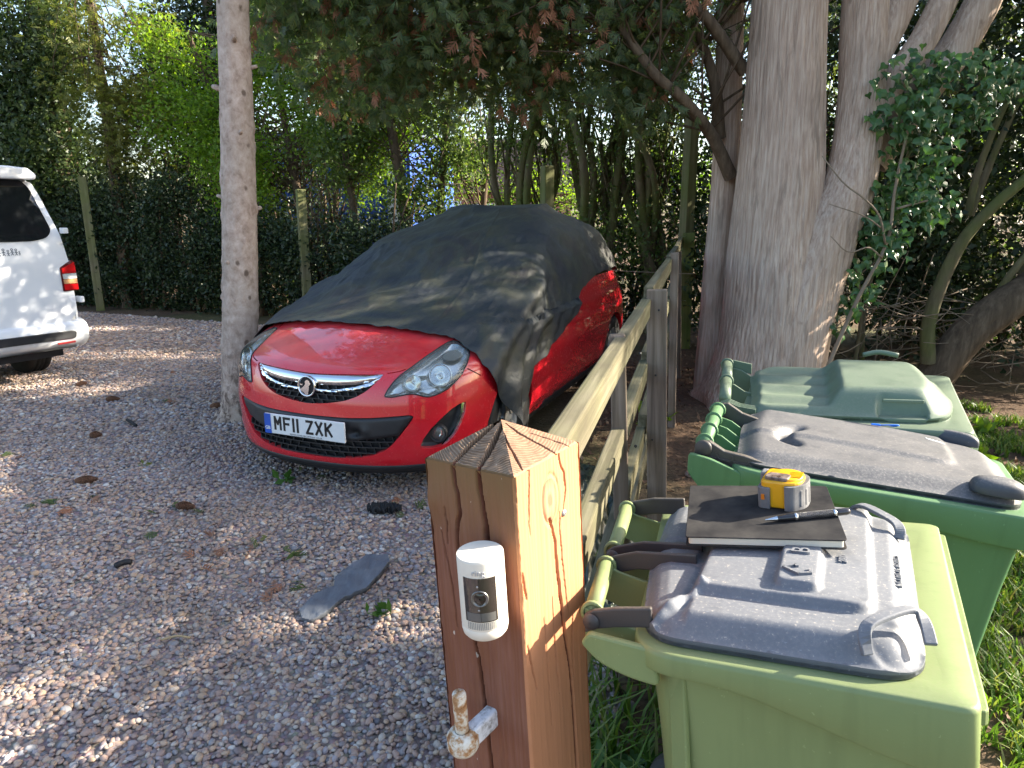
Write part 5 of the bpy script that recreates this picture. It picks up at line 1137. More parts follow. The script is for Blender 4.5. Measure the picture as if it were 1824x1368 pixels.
# ================================================================== GATE POST
S_ = .156; PH = 1.184
gp_a = math.atan2(.8, .6)
GP = Matrix.Translation((.073, .82, .004)) @ Matrix.Rotation(R(-3.4), 4, 'Y') @ Matrix.Rotation(gp_a, 4, 'Z')
gpost = empty('gate_post', label='cracked orange-brown timber gate post with a pointed top, in the foreground', cat='post'); gpost.matrix_world = GP
def post_mat():
    t = NT('gate_post_timber'); tc = t.n('ShaderNodeTexCoord'); sx = t.n('ShaderNodeSeparateXYZ'); t.l(tc.outputs['Object'], sx.inputs[0]); X, Y, Z = sx.outputs
    # growth rings round a pith near the back of the post: arcs on top, long stripes on the sides
    wob = t.noise(t.coords((6, 6, 1.2)), 1.0, 3)
    dx = t.math('SUBTRACT', X, .085); dy = t.math('SUBTRACT', Y, .085); rr = t.math('SQRT', t.math('ADD', t.math('MULTIPLY', dx, dx), t.math('MULTIPLY', dy, dy)))
    rr = t.math('ADD', rr, t.math('MULTIPLY', wob, .055)); ring = t.math('SINE', t.math('ADD', t.math('MULTIPLY', rr, 1600.0), t.math('MULTIPLY', t.noise(t.coords(), 22, 3), 9.0)))
    grain = t.noise(t.coords((1, 1, .03)), 170, 6, .7); big = t.noise(t.coords((1, 1, .3)), 14, 5)
    c = t.ramp(big, [(.3, (.150, .059, .036)), (.5, (.208, .086, .056)), (.7, (.26, .122, .086))])
    c = t.mix(t.ramp(grain, [(.36, .7), (.60, 0.0)]), c, (.17, .060, .026)); c = t.mix(t.math('MULTIPLY', t.ramp(ring, [(.2, 0.0), (.9, 1.0)]), .22), c, (.24, .10, .045))
    # knot on the right face
    kx = t.math('DIVIDE', t.math('SUBTRACT', X, .075), .0185); kz = t.math('DIVIDE', t.math('SUBTRACT', Z, 1.125), .036); kd = t.math('SQRT', t.math('ADD', t.math('MULTIPLY', kx, kx), t.math('MULTIPLY', kz, kz)))
    kd = t.math('ADD', kd, t.math('MULTIPLY', t.noise(t.coords(), 60, 3), .25)); onr = t.math('LESS_THAN', Y, .004)
    kc = t.ramp(kd, [(.3, (.30, .15, .085)), (.5, (.43, .24, .14)), (.95, (.36, .17, .095)), (1.0, (.25, .10, .05)), (1.08, (.47, .22, .11)), (1.3, (.33, .135, .07)), (1.42, (.48, .22, .11))])
    c = t.mix(t.math('MULTIPLY', onr, t.ramp(kd, [(1.25, .9), (1.5, 0.0)])), c, kc)
    # weathered top: greyer and darker where the end grain drinks water
    topm = t.math('GREATER_THAN', Z, PH + .0015); side = t.math('LESS_THAN', X, .0745)
    onleft = t.math('LESS_THAN', X, .004)
    wz = t.ramp(t.math('ADD', Z, t.math('MULTIPLY', t.noise(t.coords((1, 1, .25)), 38, 4), .10)), [(0, 0.0), (1, 0.0)])
    lw = t.n('ShaderNodeMapRange'); lw.inputs['From Min'].default_value = 1.085; lw.inputs['From Max'].default_value = 1.22; t.l(t.math('ADD', Z, t.math('MULTIPLY', t.noise(t.coords((1, 1, .2)), 40, 4), .07)), lw.inputs['Value'])
    c = t.mix(t.math('MULTIPLY', t.math('MULTIPLY', lw.outputs[0], onleft), .85), c, (.19, .115, .05))
    endg = t.ramp(t.math('ADD', t.math('MULTIPLY', ring, .5), .5), [(.1, (.155, .100, .064)), (.6, (.22, .150, .098)), (.95, (.27, .19, .128))])
    c = t.mix(t.math('MULTIPLY', topm, t.math('SUBTRACT', .92, t.math('MULTIPLY', t.math('GREATER_THAN', t.math('SUBTRACT', X, Y), 0.0), .30))), c, endg)
    # paint flecks
    c = t.mix(t.ramp(t.noise(t.coords((1, 1, .5)), 75, 2), [(.735, 0.0), (.76, .8)]), c, (.62, .55, .47))
    hgt = t.math('ADD', t.math('MULTIPLY', grain, .7), t.math('MULTIPLY', t.math('MULTIPLY', ring, topm), t.math('SUBTRACT', .35, t.math('MULTIPLY', t.math('GREATER_THAN', t.math('SUBTRACT', X, Y), 0.0), .28))))
    return t.bsdf(c, .78, 0, t.bump(hgt, .55, .0022), .25)
M_GP = post_mat()
cracks_left = [([(.67, 1.2), (.668, 1.16), (.645, 1.14), (.64, 1.115), (.685, 1.085), (.69, 1.02)], .0026, .014), ([(.39, 1.2), (.375, 1.15), (.36, 1.13), (.335, 1.09), (.32, 1.03), (.30, .98)], .0030, .016), ([(.62, 1.02), (.605, .96), (.575, .92), (.54, .88), (.52, .83), (.49, .70), (.45, .5)], .0022, .013), ([(.80, 1.12), (.81, 1.06)], .001, .004), ([(.88, 1.08), (.80, 1.0), (.78, .93)], .0008, .004)]
cracks_right = [([(.46, 1.10), (.50, 1.085), (.535, 1.055), (.56, 1.0), (.595, .955), (.63, .90), (.68, .855), (.72, .76), (.75, .5)], .0024, .014), ([(.64, 1.20), (.68, 1.165), (.73, 1.15), (.735, 1.125), (.69, 1.10), (.60, 1.083)], .0011, .006), ([(.03, 1.05), (.055, 1.02), (.07, 1.005)], .0012, .006), ([(.04, .94), (.09, .90), (.14, .86)], .0010, .006), ([(.77, .93), (.745, .88), (.75, .82)], .0010, .006), ([(.62, 1.10), (.62, 1.06), (.66, .99), (.70, .93)], .0008, .004), ([(.22, 1.20), (.20, 1.17), (.17, 1.12), (.175, 1.08)], .0008, .004), ([(.45, .98), (.46, .90), (.49, .82)], .0008, .004), ([(.30, .96), (.33, .87), (.35, .78)], .0007, .003)]
def crack_depth(u, z, lst, frac=S_):
    d = np.zeros(u.shape)
    for path, w, dep in lst:
        P_ = np.column_stack([np.array(path)[:, 0] * frac, np.array(path)[:, 1]]); P_ = resample(P_, n=60); P_[:, 0] += .0016 * pnoise(np.column_stack([P_[:, 1] * 60, 0 * P_[:, 0] + w * 1e4, 0 * P_[:, 0]]))
        zz = P_[:, 1]; o = np.argsort(zz); xc = np.interp(z, zz[o], P_[o, 0]); inside = (z > zz.min()) & (z < zz.max()); t_ = (z - zz.min()) / (zz.max() - zz.min())
        w = w * 1.7; dep = dep * 1.5; ww = w * (.35 + .65 * np.sin(np.pi * np.clip(t_, .04, .96)) ** .6) if zz.max() < 1.19 else w * (.3 + .7 * np.clip(t_ * 2, 0, 1))
        d = np.maximum(d, np.where(inside, dep * np.clip(1 - np.abs(u - xc) / np.maximum(ww, 1e-5), 0, 1) ** .7, 0))
    return d
def side_face(kind):
    us = np.linspace(0, S_, 130); zs = np.concatenate([np.linspace(0, .72, 40)[:-1], np.linspace(.72, PH, 330)])
    U, Z = np.meshgrid(us, zs)
    q = np.stack([U * 30, Z * 5, 0 * U + (3 if kind == 'l' else 9)], -1); rough = .0012 * pnoise(q) + .0006 * pnoise(q * [6, 1.2, 1]) 
    edge_r = .004; e = np.minimum(U, S_ - U) + .0016 * pnoise(np.stack([Z * 90, U * 200, 0 * Z], -1)) + .002 * pnoise(np.stack([Z * 22, 0 * U + 2, 0 * Z], -1)); rnd = -np.clip(edge_r - e, 0, edge_r) ** 2 / edge_r * .9
    d = rough + rnd - crack_depth(U, Z, cracks_left if kind == 'l' else cracks_right)
    wob = .0025 * pnoise(np.stack([Z * 4, 0 * Z + 5, 0 * Z], -1)) * 0
    if kind == 'l':
        kk = .006 * np.exp(-((U - .93 * S_) / .022) ** 2 - ((Z - 1.125) / .022) ** 2); d = d + kk
    else: d = d + .0015 * np.exp(-((U - .5 * S_) / .020) ** 2 - ((Z - 1.125) / .036) ** 2) - .0016 * np.exp(-((np.hypot((U - .5 * S_) / .019, (Z - 1.125) / .037) - 1) / .10) ** 2)
    V = np.stack([-d, U, Z], -1) if kind == 'l' else np.stack([U, -d, Z], -1)
    return V.reshape(-1, 3), grid_faces(len(zs), len(us)), kind
VL, FL, _ = side_face('l'); VR, FR_, _ = side_face('r')
ap = np.array([S_ / 2, S_ / 2, PH + .046])
def pyr(kind):
    us = np.linspace(0, 1, 130); ts = np.linspace(0, 1, 120); Ug, Tg = np.meshgrid(us, ts)
    e = np.stack([0 * Ug, Ug * S_, 0 * Ug + PH], -1) if kind == 'l' else np.stack([Ug * S_, 0 * Ug, 0 * Ug + PH], -1)
    P_ = e * (1 - Tg[..., None]) + ap * Tg[..., None]
    n = np.array([-1, 0, 1.6]) if kind == 'l' else np.array([0, -1, 1.6]); n = n / np.linalg.norm(n)
    uu = P_[..., 1] if kind == 'l' else P_[..., 0]
    lst = [([(.67, 0), (.64, .3), (.60, .55), (.53, .9), (.5, 1.0)], .0030, .018), ([(.385, 0), (.40, .35), (.44, .8), (.46, .95)], .0032, .018)] if kind == 'l' else [([(.15, .05), (.28, .5), (.38, .8), (.43, .98)], .0014, .008), ([(.64, -.01), (.58, .3), (.52, .6), (.5, .9)], .0014, .008), ([(.86, .0), (.74, .3), (.62, .55)], .001, .004)]
    d = crack_depth(uu, Tg, lst)
    rr = np.hypot(P_[..., 0] - .085, P_[..., 1] - .085); d2 = (.0005 if kind == 'l' else .0001) * np.sin(rr * 1700 + 4 * pnoise(P_ * 22)) + .0010 * pnoise(P_ * 90)
    fade = np.clip(np.minimum(np.minimum(Ug, 1 - Ug) * 20, (1 - Tg) * 20), 0, 1)
    P_ = P_ + n * ((d2 * fade - d)[..., None]) - n * (.0022 * np.exp(-(Tg * 40) ** 2))[..., None]
    return P_.reshape(-1, 3), grid_faces(120, 130)
VPl, FPl = pyr('l'); VPr, FPr = pyr('r')
back = [(S_, 0, 0), (S_, S_, 0), (0, S_, 0), (S_, 0, PH), (S_, S_, PH), (0, S_, PH), tuple(ap)]
Vall = np.vstack([VL, VR, VPl, VPr, back]); b1 = len(VL); b2 = b1 + len(VR); b3 = b2 + len(VPl); b4 = b3 + len(VPr)
Fall = [tuple(f[::-1]) for f in FL] + [tuple(f + b1) for f in FR_] + [tuple(f[::-1] + b2) for f in FPl] + [tuple(f + b3) for f in FPr] + [(b4, b4 + 1, b4 + 4, b4 + 3), (b4 + 1, b4 + 2, b4 + 5, b4 + 4), (b4 + 3, b4 + 4, b4 + 6), (b4 + 4, b4 + 5, b4 + 6)]
add('timber', Vall, Fall, M_GP, gpost, True)
M_STEEL = simple('galvanised_steel', (.52, .53, .54), .4, .7, .3, 40)
MB().lathe([(.0052, 0), (.0052, .0016), (.003, .003), (.001, .0032)], 16, Matrix.Translation((.69 * S_, -.0005, 1.094)) @ Matrix.Rotation(R(90), 4, 'X'), False).build('screw', M_STEEL, gpost, True)
# gudgeon pin bolted through the left face
M_RUST = NT('flaking_paint_steel'); _n = M_RUST.noise(M_RUST.coords(), 55, 6, .65); M_RUST = M_RUST.bsdf(M_RUST.ramp(_n, [(.36, (.22, .085, .03)), (.47, (.40, .23, .11)), (.56, (.62, .57, .48)), (.75, (.72, .70, .65))]), .75, 0, M_RUST.bump(_n, .5, .002), .3)
M_GALV = NT('flaked_white_steel'); _n = M_GALV.noise(M_GALV.coords(), 90, 6, .65); M_GALV = M_GALV.bsdf(M_GALV.ramp(_n, [(.36, (.30, .29, .28)), (.5, (.62, .63, .65)), (.7, (.74, .75, .77))]), .7, 0, M_GALV.bump(_n, .5, .002), .3)
gud = empty('hinge_pin', label='rusty gudgeon hinge pin with flaking cream paint on the gate post', cat='hinge'); gud.matrix_world = GP
HX, HY, HZ = -.056, .076, .800
pn = MB(); pn.lathe([(.001, -.012), (.0095, -.012), (.0098, .05), (.0098, .072), (.0085, .075), (.001, .076)], 28, Matrix.Translation((HX, HY, HZ)), False); pn.build('pin', M_RUST, gud, True)
ey = MB(); ey.lathe([(.0105, -.016), (.019, -.017), (.0225, -.010), (.0225, .006), (.018, .013), (.0105, .014)], 30, Matrix.Translation((HX, HY, HZ)), False); ey.build('eye', M_RUST, gud, True)
MB().box((-.022, HY - .008, HZ + .002), (.052, .020, .030)).build('shank', M_GALV, gud, bevel=.004)

# ================================================================== SECURITY CAMERA on the post
def plastic(name, col, rough=.4): return simple(name, col, rough, 0, .06, 30, .04, 400, .0003)
M_CAMW = simple('white_camera_plastic', (.72, .67, .58), .45, 0, .10, 25)
M_CAMB = simple('smoked_camera_front', (.035, .030, .028), .08, 0, .3, 15, coat=.5, spec=.6)
rc = empty('security_camera', label='white cylindrical battery security camera screwed to the gate post', cat='camera')
rc.matrix_world = GP @ Matrix.Translation((-.041, .031, .980)) @ Matrix.Rotation(R(-90 + 33), 4, 'Z')     # local -Y looks out
CR, CH = .0305, .113
MB().lathe([(.001, 0), (CR * .86, 0), (CR * .96, .004), (CR, .010), (CR, .0145), (CR * .988, .0155), (CR, .0165), (CR, CH - .004), (CR * .99, CH - .0006), (CR * .975, CH), (.001, CH)], 72, None, False).build('housing', M_CAMW, rc, True, crisp=40)
def cyl_patch(name, x0, x1, z0, z1, off, mat, parent, thick=.002, n=22):
    a0, a1 = math.asin(x0 / CR), math.asin(x1 / CR); A_ = np.linspace(a0, a1, n); V = []
    for z in (z0, z1):
        for r_ in (CR + off, CR + off - thick):
            V += [(r_ * math.sin(a), -r_ * math.cos(a), z) for a in A_]
    F_ = []
    for i in range(n - 1): F_ += [(i, i + 1, 2 * n + i + 1, 2 * n + i), (i + n, i + n + 1, i + 1, i), (2 * n + i, 2 * n + i + 1, 3 * n + i + 1, 3 * n + i)]
    return add(name, V, F_, mat, parent)
fp = cyl_patch('front_panel', -.0200, .0200, .030, .091, .0007, M_CAMB, rc)
LM = Matrix.Translation((0, -CR, .0635)) @ Matrix.Rotation(R(90), 4, 'X')
MB().lathe([(.0112, -.002), (.0112, .0012), (.0102, .0018), (.0095, .0006), (.0075, .0002)], 36, LM, False).build('lens_ring', simple('lens_ring_grey', (.20, .20, .20), .3, .6), fp, True)
MB().lathe([(.0078, .0003), (.005, .0016), (.001, .0022)], 28, LM, False).build('lens', M_CGLASS, fp, True)
sl2 = MB(); sl2.box((0, -CR - .0006, .0605), (.0005, .0012, .058)); sl2.build('seam', M_DBLK, fp)
cyl_patch('sensor_window', -.0178, .0178, .0315, .043, .0011, simple('sensor_grey', (.12, .12, .115), .3), fp)
for z in (.080, .047): MB().lathe([(.0014, 0), (.001, .0006), (.0003, .0007)], 12, Matrix.Translation((-.0022, -CR - .0007, z)) @ Matrix.Rotation(R(90), 4, 'X'), False).build('led', M_STEEL, fp)
gl = MB()
for i in range(16):
    for j in range(6):
        x = -.0176 + i * .00234; a = math.asin(x / CR); gl.box((CR * math.sin(a), -CR * math.cos(a), .0195 + j * .0017), (.0014, .0006, .0010), Matrix.Rotation(a, 3, 'Z'))
gl.build('speaker_grille', simple('grille_hole_grey', (.16, .16, .16), .6), rc)['kind'] = 'stuff'
text_mesh('lettering', 'ring', .0112, simple('pale_grey_print', (.42, .42, .43), .5), rc, Matrix.Translation((0, -CR - .0004, .0985)) @ Matrix.Rotation(R(90), 4, 'X'), .0006)
MB().lathe([(.018, 0), (.018, .012), (.012, .014)], 24, Matrix.Translation((0, .026, .05)) @ Matrix.Rotation(R(-90), 4, 'X'), True).build('mount', M_CAMW, rc, True)

# ================================================================== WHEELIE BINS
def plastic_mat(name, col, dust=.25, rough=.42, dcol=(.30, .26, .20), speck=.0, fade=.2, scr=.25):
    t = NT(name); n = t.noise(t.coords(), 3.5, 5); n2 = t.noise(t.coords(), 200, 5, .7); n3 = t.math('MAXIMUM', t.noise(t.coords((1, 9, 1), 'Object', (0, 0, .6)), 90, 2), t.noise(t.coords((1, 9, 1), 'Object', (0, 0, 2.1)), 110, 2)); nl = t.noise(t.coords(), 14, 5, .6)
    g = t.n('ShaderNodeNewGeometry'); sx = t.n('ShaderNodeSeparateXYZ'); t.l(g.outputs['Normal'], sx.inputs[0]); up = t.ramp(sx.outputs[2], [(.35, 0.0), (.95, 1.0)])
    c = t.mix(t.ramp(n, [(.3, 0.0), (.75, fade)]), col, tuple(min(1, k * 1.5 + .02) for k in col))
    dm = t.math('MULTIPLY', t.math('MULTIPLY', t.math('MULTIPLY', t.ramp(n2, [(.42, .45), (.62, 1.0)]), t.ramp(nl, [(.3, .65), (.7, 1.0)])), up), dust)
    c = t.mix(dm, c, dcol)
    if speck: c = t.mix(t.math('MULTIPLY', t.math('MULTIPLY', t.ramp(n2, [(.61, 0.0), (.66, 1.0)]), up), speck), c, (.50, .44, .37))
    c = t.mix(t.ramp(n3, [(.72, 0.0), (.75, scr)]), c, tuple(min(1, k * 2.0 + .06) for k in col))
    dr_ = t.noise(t.coords((7, 7, .6)), 3, 4, .6); c = t.mix(t.ramp(dr_, [(.52, 0.0), (.72, .30)]), c, tuple(k * .55 for k in col))
    r = t.math('ADD', t.math('MULTIPLY', dm, .35), rough)
    return t.bsdf(c, r, 0, t.bump(n2, .12, .0015), .35)
M_BG1 = plastic_mat('olive_green_plastic', (.175, .225, .092), .2)
M_BG2 = plastic_mat('mid_green_plastic', (.070, .160, .070), .14)
M_BG3 = plastic_mat('dull_green_plastic', (.100, .150, .098), .30)
M_LID1 = plastic_mat('worn_grey_lid_plastic', (.105, .115, .135), .55, .50, (.275, .275, .275), .7, .35, .8)
M_LID2 = plastic_mat('dusty_black_lid_plastic', (.040, .046, .058), .48, .42, (.32, .30, .28), .30, .2, .4)
M_LID3 = plastic_mat('green_lid_plastic', (.100, .150, .100), .34, .40, (.30, .28, .25), .12, .2, .2)
M_HINGE = plastic_mat('dark_hinge_plastic', (.050, .046, .046), .3)

def bin_frame(yaw, roll, pitch, o):
    Rm = (Matrix.Rotation(R(yaw), 4, 'Z') @ Matrix.Rotation(R(roll), 4, 'X') @ Matrix.Rotation(R(pitch), 4, 'Y'))
    return Matrix.Translation(o) @ Rm
def smoothstep(x): x = np.clip(x, 0, 1); return x * x * (3 - 2 * x)
def rbox(P, x0, x1, y0, y1, r, soft):
    """1 inside a rounded rectangle, falling to 0 over soft outside it"""
    dx = np.maximum(np.maximum(x0 + r - P[:, 0], P[:, 0] - x1 + r), 0); dy = np.maximum(np.maximum(y0 + r - P[:, 1], P[:, 1] - y1 + r), 0)
    ins = np.minimum(np.maximum(np.maximum(x0 + r - P[:, 0], P[:, 0] - x1 + r), np.maximum(y0 + r - P[:, 1], P[:, 1] - y1 + r)), 0)
    d = np.hypot(dx, dy) + ins - r
    return 1 - smoothstep(d / soft)
def bin_body(name_root, rim, depth, mat, parent, taper=(.78, .80), rimh=(.035, .07), lipin=.055, foot=None):
    """rim: outline (l,w) of the outer rim at z=0, parent's origin lies on the ground under it"""
    o = close_resample(rim, .02); n = len(o); c = o.mean(0)
    l0, l1 = o[:, 0].min(), o[:, 0].max(); t = (o[:, 0] - l0) / (l1 - l0); sk = rimh[0] + (rimh[1] - rimh[0]) * smoothstep((t - .35) / .6)
    def ins(k): return c + (o - c) * (1 - k / np.maximum(np.linalg.norm(o - c, axis=1, keepdims=True), 1e-6))
    tp = np.array(taper)
    def lay(P, z): return np.column_stack([P, np.broadcast_to(z, (n,))])
    L = [lay(ins(lipin), -.0015), lay(ins(.006), 0), lay(ins(.0015), -.002), lay(o, -.007), lay(o + 0 * o, -sk + .003), lay(ins(.002), -sk), lay(ins(.026), -sk - .001)]
    body0 = ins(.030)
    zz = -sk; 
    for k in np.linspace(0, 1, 9)[1:]:
        B_ = c + (body0 - c) * (1 - (1 - tp) * k); L.append(lay(B_, zz * (1 - k) - (depth - .04) * k))
    V = np.vstack(L); F_ = [tuple(f) for f in grid_faces(len(L), n, True)] + [tuple(range((len(L) - 1) * n, len(L) * n))[::-1], tuple(range(n))]
    ob = add('body', V, F_, mat, parent, True)
    e = ob.modifiers.new('edges', 'EDGE_SPLIT'); e.split_angle = R(50)
    return ob
def bin_wheels(parent, l, w0, w1, depth):
    for w in (w0, w1):
        MB().lathe([(.02, -.025), (.085, -.028), (.1, -.018), (.1, .018), (.085, .028), (.02, .025)], 28, Matrix.Translation((l, w, -depth + .1)) @ Matrix.Rotation(R(90), 4, 'X')).build('wheel', M_TYRE, parent, True)
    MB().tube([(l, w0, -depth + .1), (l, w1, -depth + .1)], .012, 10).build('axle', M_STEEL, parent, True)
def arm(mb, pts, h0, h1, w, t):
    """flat strap: profile along l with heights, at constant w"""
    P_ = [(l, z + h0) for l, z in pts] + [(l, z + h1) for l, z in pts[::-1]]
    mb.prism(P_, w - t / 2, w + t / 2, Matrix(((1, 0, 0, 0), (0, 0, 1, 0), (0, 1, 0, 0), (0, 0, 0, 1))))

# ---- bin 1: olive body, worn grey lid
D1 = .955
b1 = empty('wheelie_bin', label='nearest olive green wheelie bin with a worn grey lid', cat='bin', group='wheelie bins beside the fence')
F1 = bin_frame(-26.1, -3.1, -5.9, (.141, .787, .966)); b1.matrix_world = F1
rim1 = rounded([(.012, -.0), (.392, .0), (.404, .58), (-.085, .575)], [.06, .020, .020, .05], 7)
bin_body('b1', rim1, D1, M_BG1, b1, (.80, .84), (.030, .085))
# outer ledge on the front rim, side rib and corner gusset under the front lip
MB().prism(rounded([(.36, .020), (.4005, .022), (.4125, .562), (.36, .565)], .008, 3), -.030, -.012).build('rim_ledge', M_BG1, b1, bevel=.003)
MB().prism([(.05, .035), (.075, .022), (.079, .030), (.054, .043)], -.26, -.032).build('side_rib', M_BG1, b1, bevel=.003)
for w in (.040, .52): MB().prism([(.30, -.07), (.395, -.075), (.375, -.12), (.315, -.19), (.305, -.42), (.292, -.42)], w, w + .012, Matrix(((1, 0, 0, 0), (0, 0, 1, 0), (0, 1, 0, 0), (0, 0, 0, 1)))).build('gusset', simple('gusset_olive', (.25, .27, .10), .5) if w < .1 else bpy.data.materials['gusset_olive'], b1, bevel=.003)  # gussets in their own olive, lighter and browner than the body
bin_wheels(b1, .03, .03, .5, D1)
lid_o = rounded([(.022, .022), (.345, .028), (.352, .515), (-.048, .505), (-.045, .43), (-.02, .22)], [.055, .060, .055, .04, .02, .02], 9)
ho, hA, hB, hC = lid_o, None, None, None
def seg_d(P, a, b):
    a = np.array(a); b = np.array(b); ab = b - a; t_ = np.clip(((P - a) @ ab) / (ab @ ab), 0, 1); return np.linalg.norm(P - a - t_[:, None] * ab, axis=1)
def lid1_h(P):
    d = dist_poly(P, lid_o); z = .012 + .026 * smoothstep(d / .034) ** .8 + .004 * smoothstep(d / .16)
    pan = rbox(P, .074, .288, .110, .60, .018, .008) * smoothstep((.535 - P[:, 1]) / .04)
    z = z + .012 * pan
    rear = smoothstep((.078 - P[:, 0] + .0) / .012) * smoothstep((d - .010) / .02)
    z = z - .008 * rear
    for x0, x1, y0, y1 in ((-.005, .058, .062, .196), (-.02, .05, .222, .288), (-.030, .045, .312, .465)): z = z + .004 * rbox(P, x0, x1, y0, y1, .010, .007)
    rid = seg_d(P, (.026, .030), (.082, .116)); z = z + .0085 * np.clip(1 - (rid - .0012) / .0085, 0, 1)
    z = z + .0115 * rbox(P, .179, .226, .128, .262, .008, .007)
    rec = np.hypot((P[:, 0] - .312) / .034, (P[:, 1] - .064) / .034); z = z - .0045 * (1 - smoothstep((rec - .75) / .3))
    rec2 = np.hypot((P[:, 0] - .318) / .036, (P[:, 1] - .455) / .036); z = z - .004 * (1 - smoothstep((rec2 - .75) / .3))
    return z
lid1 = hpatch('lid', lid_o, lid1_h, .0036, M_LID1, b1, base=.001, bstep=.006)
MB().prism(close_resample(lid_o, .01), .0005, .0085).build('lid_flange', M_LID1, lid1, bevel=.002)
def strap(path, w, t, name, mat, parent):
    """bent strap handle of rectangular section"""
    P_, T, N, B = frames(resample(path, n=26)); up = np.array([0, 0, 1.0]); S = np.cross(T, up); S /= np.linalg.norm(S, axis=1, keepdims=True); U_ = np.cross(S, T)
    V = np.concatenate([P_ + S * w / 2 + U_ * t / 2, P_ - S * w / 2 + U_ * t / 2, P_ - S * w / 2 - U_ * t / 2, P_ + S * w / 2 - U_ * t / 2]); n = len(P_)
    F_ = [(k * n + i, k * n + i + 1, ((k + 1) % 4) * n + i + 1, ((k + 1) % 4) * n + i) for i in range(n - 1) for k in range(4)] + [(0, n, 2 * n, 3 * n), (n - 1, 4 * n - 1, 3 * n - 1, 2 * n - 1)]
    return add(name, V, [f[::-1] for f in F_], mat, parent, False, bevel=.0015)
strap([(.284, .028, .028), (.281, .034, .048), (.286, .045, .058), (.306, .068, .061), (.326, .090, .060), (.338, .096, .056), (.346, .088, .044), (.350, .070, .030)], .014, .006, 'lid_handle', M_LID1, lid1)
strap([(.268, .488, .030), (.271, .480, .052), (.285, .468, .060), (.312, .442, .056), (.330, .424, .050), (.336, .412, .040), (.334, .404, .030)], .016, .006, 'lid_handle', M_LID1, lid1)
LT1 = Matrix(((0, -1, 0), (1, 0, 0), (0, 0, 1))).to_4x4()
zt = lambda l, w: float(lid1_h(np.array([[l, w]]))[0])
M_EMB = M_LID1
text_mesh('raised_lettering', 'NO HOT ASHES', .0145, M_EMB, lid1, Matrix.Translation((.324, .262, zt(.324, .262) + .0012)) @ LT1, .0016, sx=1.05)
text_mesh('raised_lettering', '2000', .0140, M_EMB, lid1, Matrix.Translation((.256, .240, zt(.256, .240) + .0012)) @ LT1, .0016, sx=.85, fat=.0005)
text_mesh('raised_lettering', 'B', .036, M_EMB, lid1, Matrix.Translation((.203, .222, zt(.203, .22) + .0014)) @ LT1, .0022, sx=.95)
hm = MB()
for (a, b), (c, d) in zip([(.218, .163), (.218, .149), (.204, .143), (.184, .160), (.198, .172)], [(.218, .149), (.204, .143), (.184, .160), (.198, .172), (.200, .167)]):
    L = math.hypot(c - a, d - b); ang = math.atan2(d - b, c - a); hm.box(((a + c) / 2, (b + d) / 2, zt(.203, .16) + .001), (L + .003, .0038, .0045), Matrix.Rotation(ang, 3, 'Z'))
hm.build('raised_emblem', M_EMB, lid1)
# hinge straps (lid side) and green handle bars (body side)
def arms(name, lst, mat, parent, bevel=.0025):
    for a_ in lst: m_b = MB(); arm(m_b, *a_); m_b.build(name, mat, parent, bevel=bevel)
arms('hinge_strap', [([(-.066, .010), (-.052, .018), (-.02, .026), (.03, .034)], -.024, .004, .046, .009)] + [([(l0 - .012, .012), (l0 + .004, .022), (-.04, .036), (.055, .042)], -.026, .004, w, .007) for w, l0 in ((.218, -.088), (.262, -.094))] + [([(-.148, .014), (-.13, .024), (-.08, .036), (-.02, .040)], -.026, .006, .478, .009)], M_HINGE, lid1)
for l, w, zz in ((-.055, .0405, .006), (-.094, .2585, .008)): MB().lathe([(.012, 0), (.0105, .003), (.001, .004)], 20, Matrix.Translation((l, w - .001, zz)) @ Matrix.Rotation(R(90), 4, 'X'), False).build('hinge_pin', M_HINGE, lid1, True)
for (p, q) in (((-.058, .056, .012), (-.088, .207, .014)), ((-.096, .270, .014), (-.132, .468, .018))):
    MB().tube([p, q], .0125, 18).build('handle_bar', M_BG1, b1, True)
    a = np.array(p); b = np.array(q)
    for k in (0, 1):
        c = a if k == 0 else b
        MB().lathe([(.0125, -.003), (.0165, -.003), (.0165, .003), (.0125, .003)], 18, Matrix.Translation(Vector(c)) @ Vector(b - a).to_track_quat('Z', 'Y').to_matrix().to_4x4(), False).build('collar', M_BG1, b1, True)
arms('handle_bracket', [([(l0 - .012, .016), (l0 + .02, .004), (l0 + .06, -.006), (l0 + .10, -.004)], -.055, .004, w, .006) for w, l0 in ((.056, -.058), (.205, -.086), (.272, -.096), (.466, -.130))], M_BG1, b1, .0015)
MB().prism(rounded([(-.062, -.012), (-.05, .004), (.04, -.004), (.045, -.055), (.0, -.050), (-.04, -.035)], [.006, .006, .004, .01, .02, .02], 5), .012, .024, Matrix(((1, 0, 0, 0), (0, 0, 1, 0), (0, 1, 0, 0), (0, 0, 0, 1)))).build('hinge_gusset', M_BG1, b1, bevel=.004)

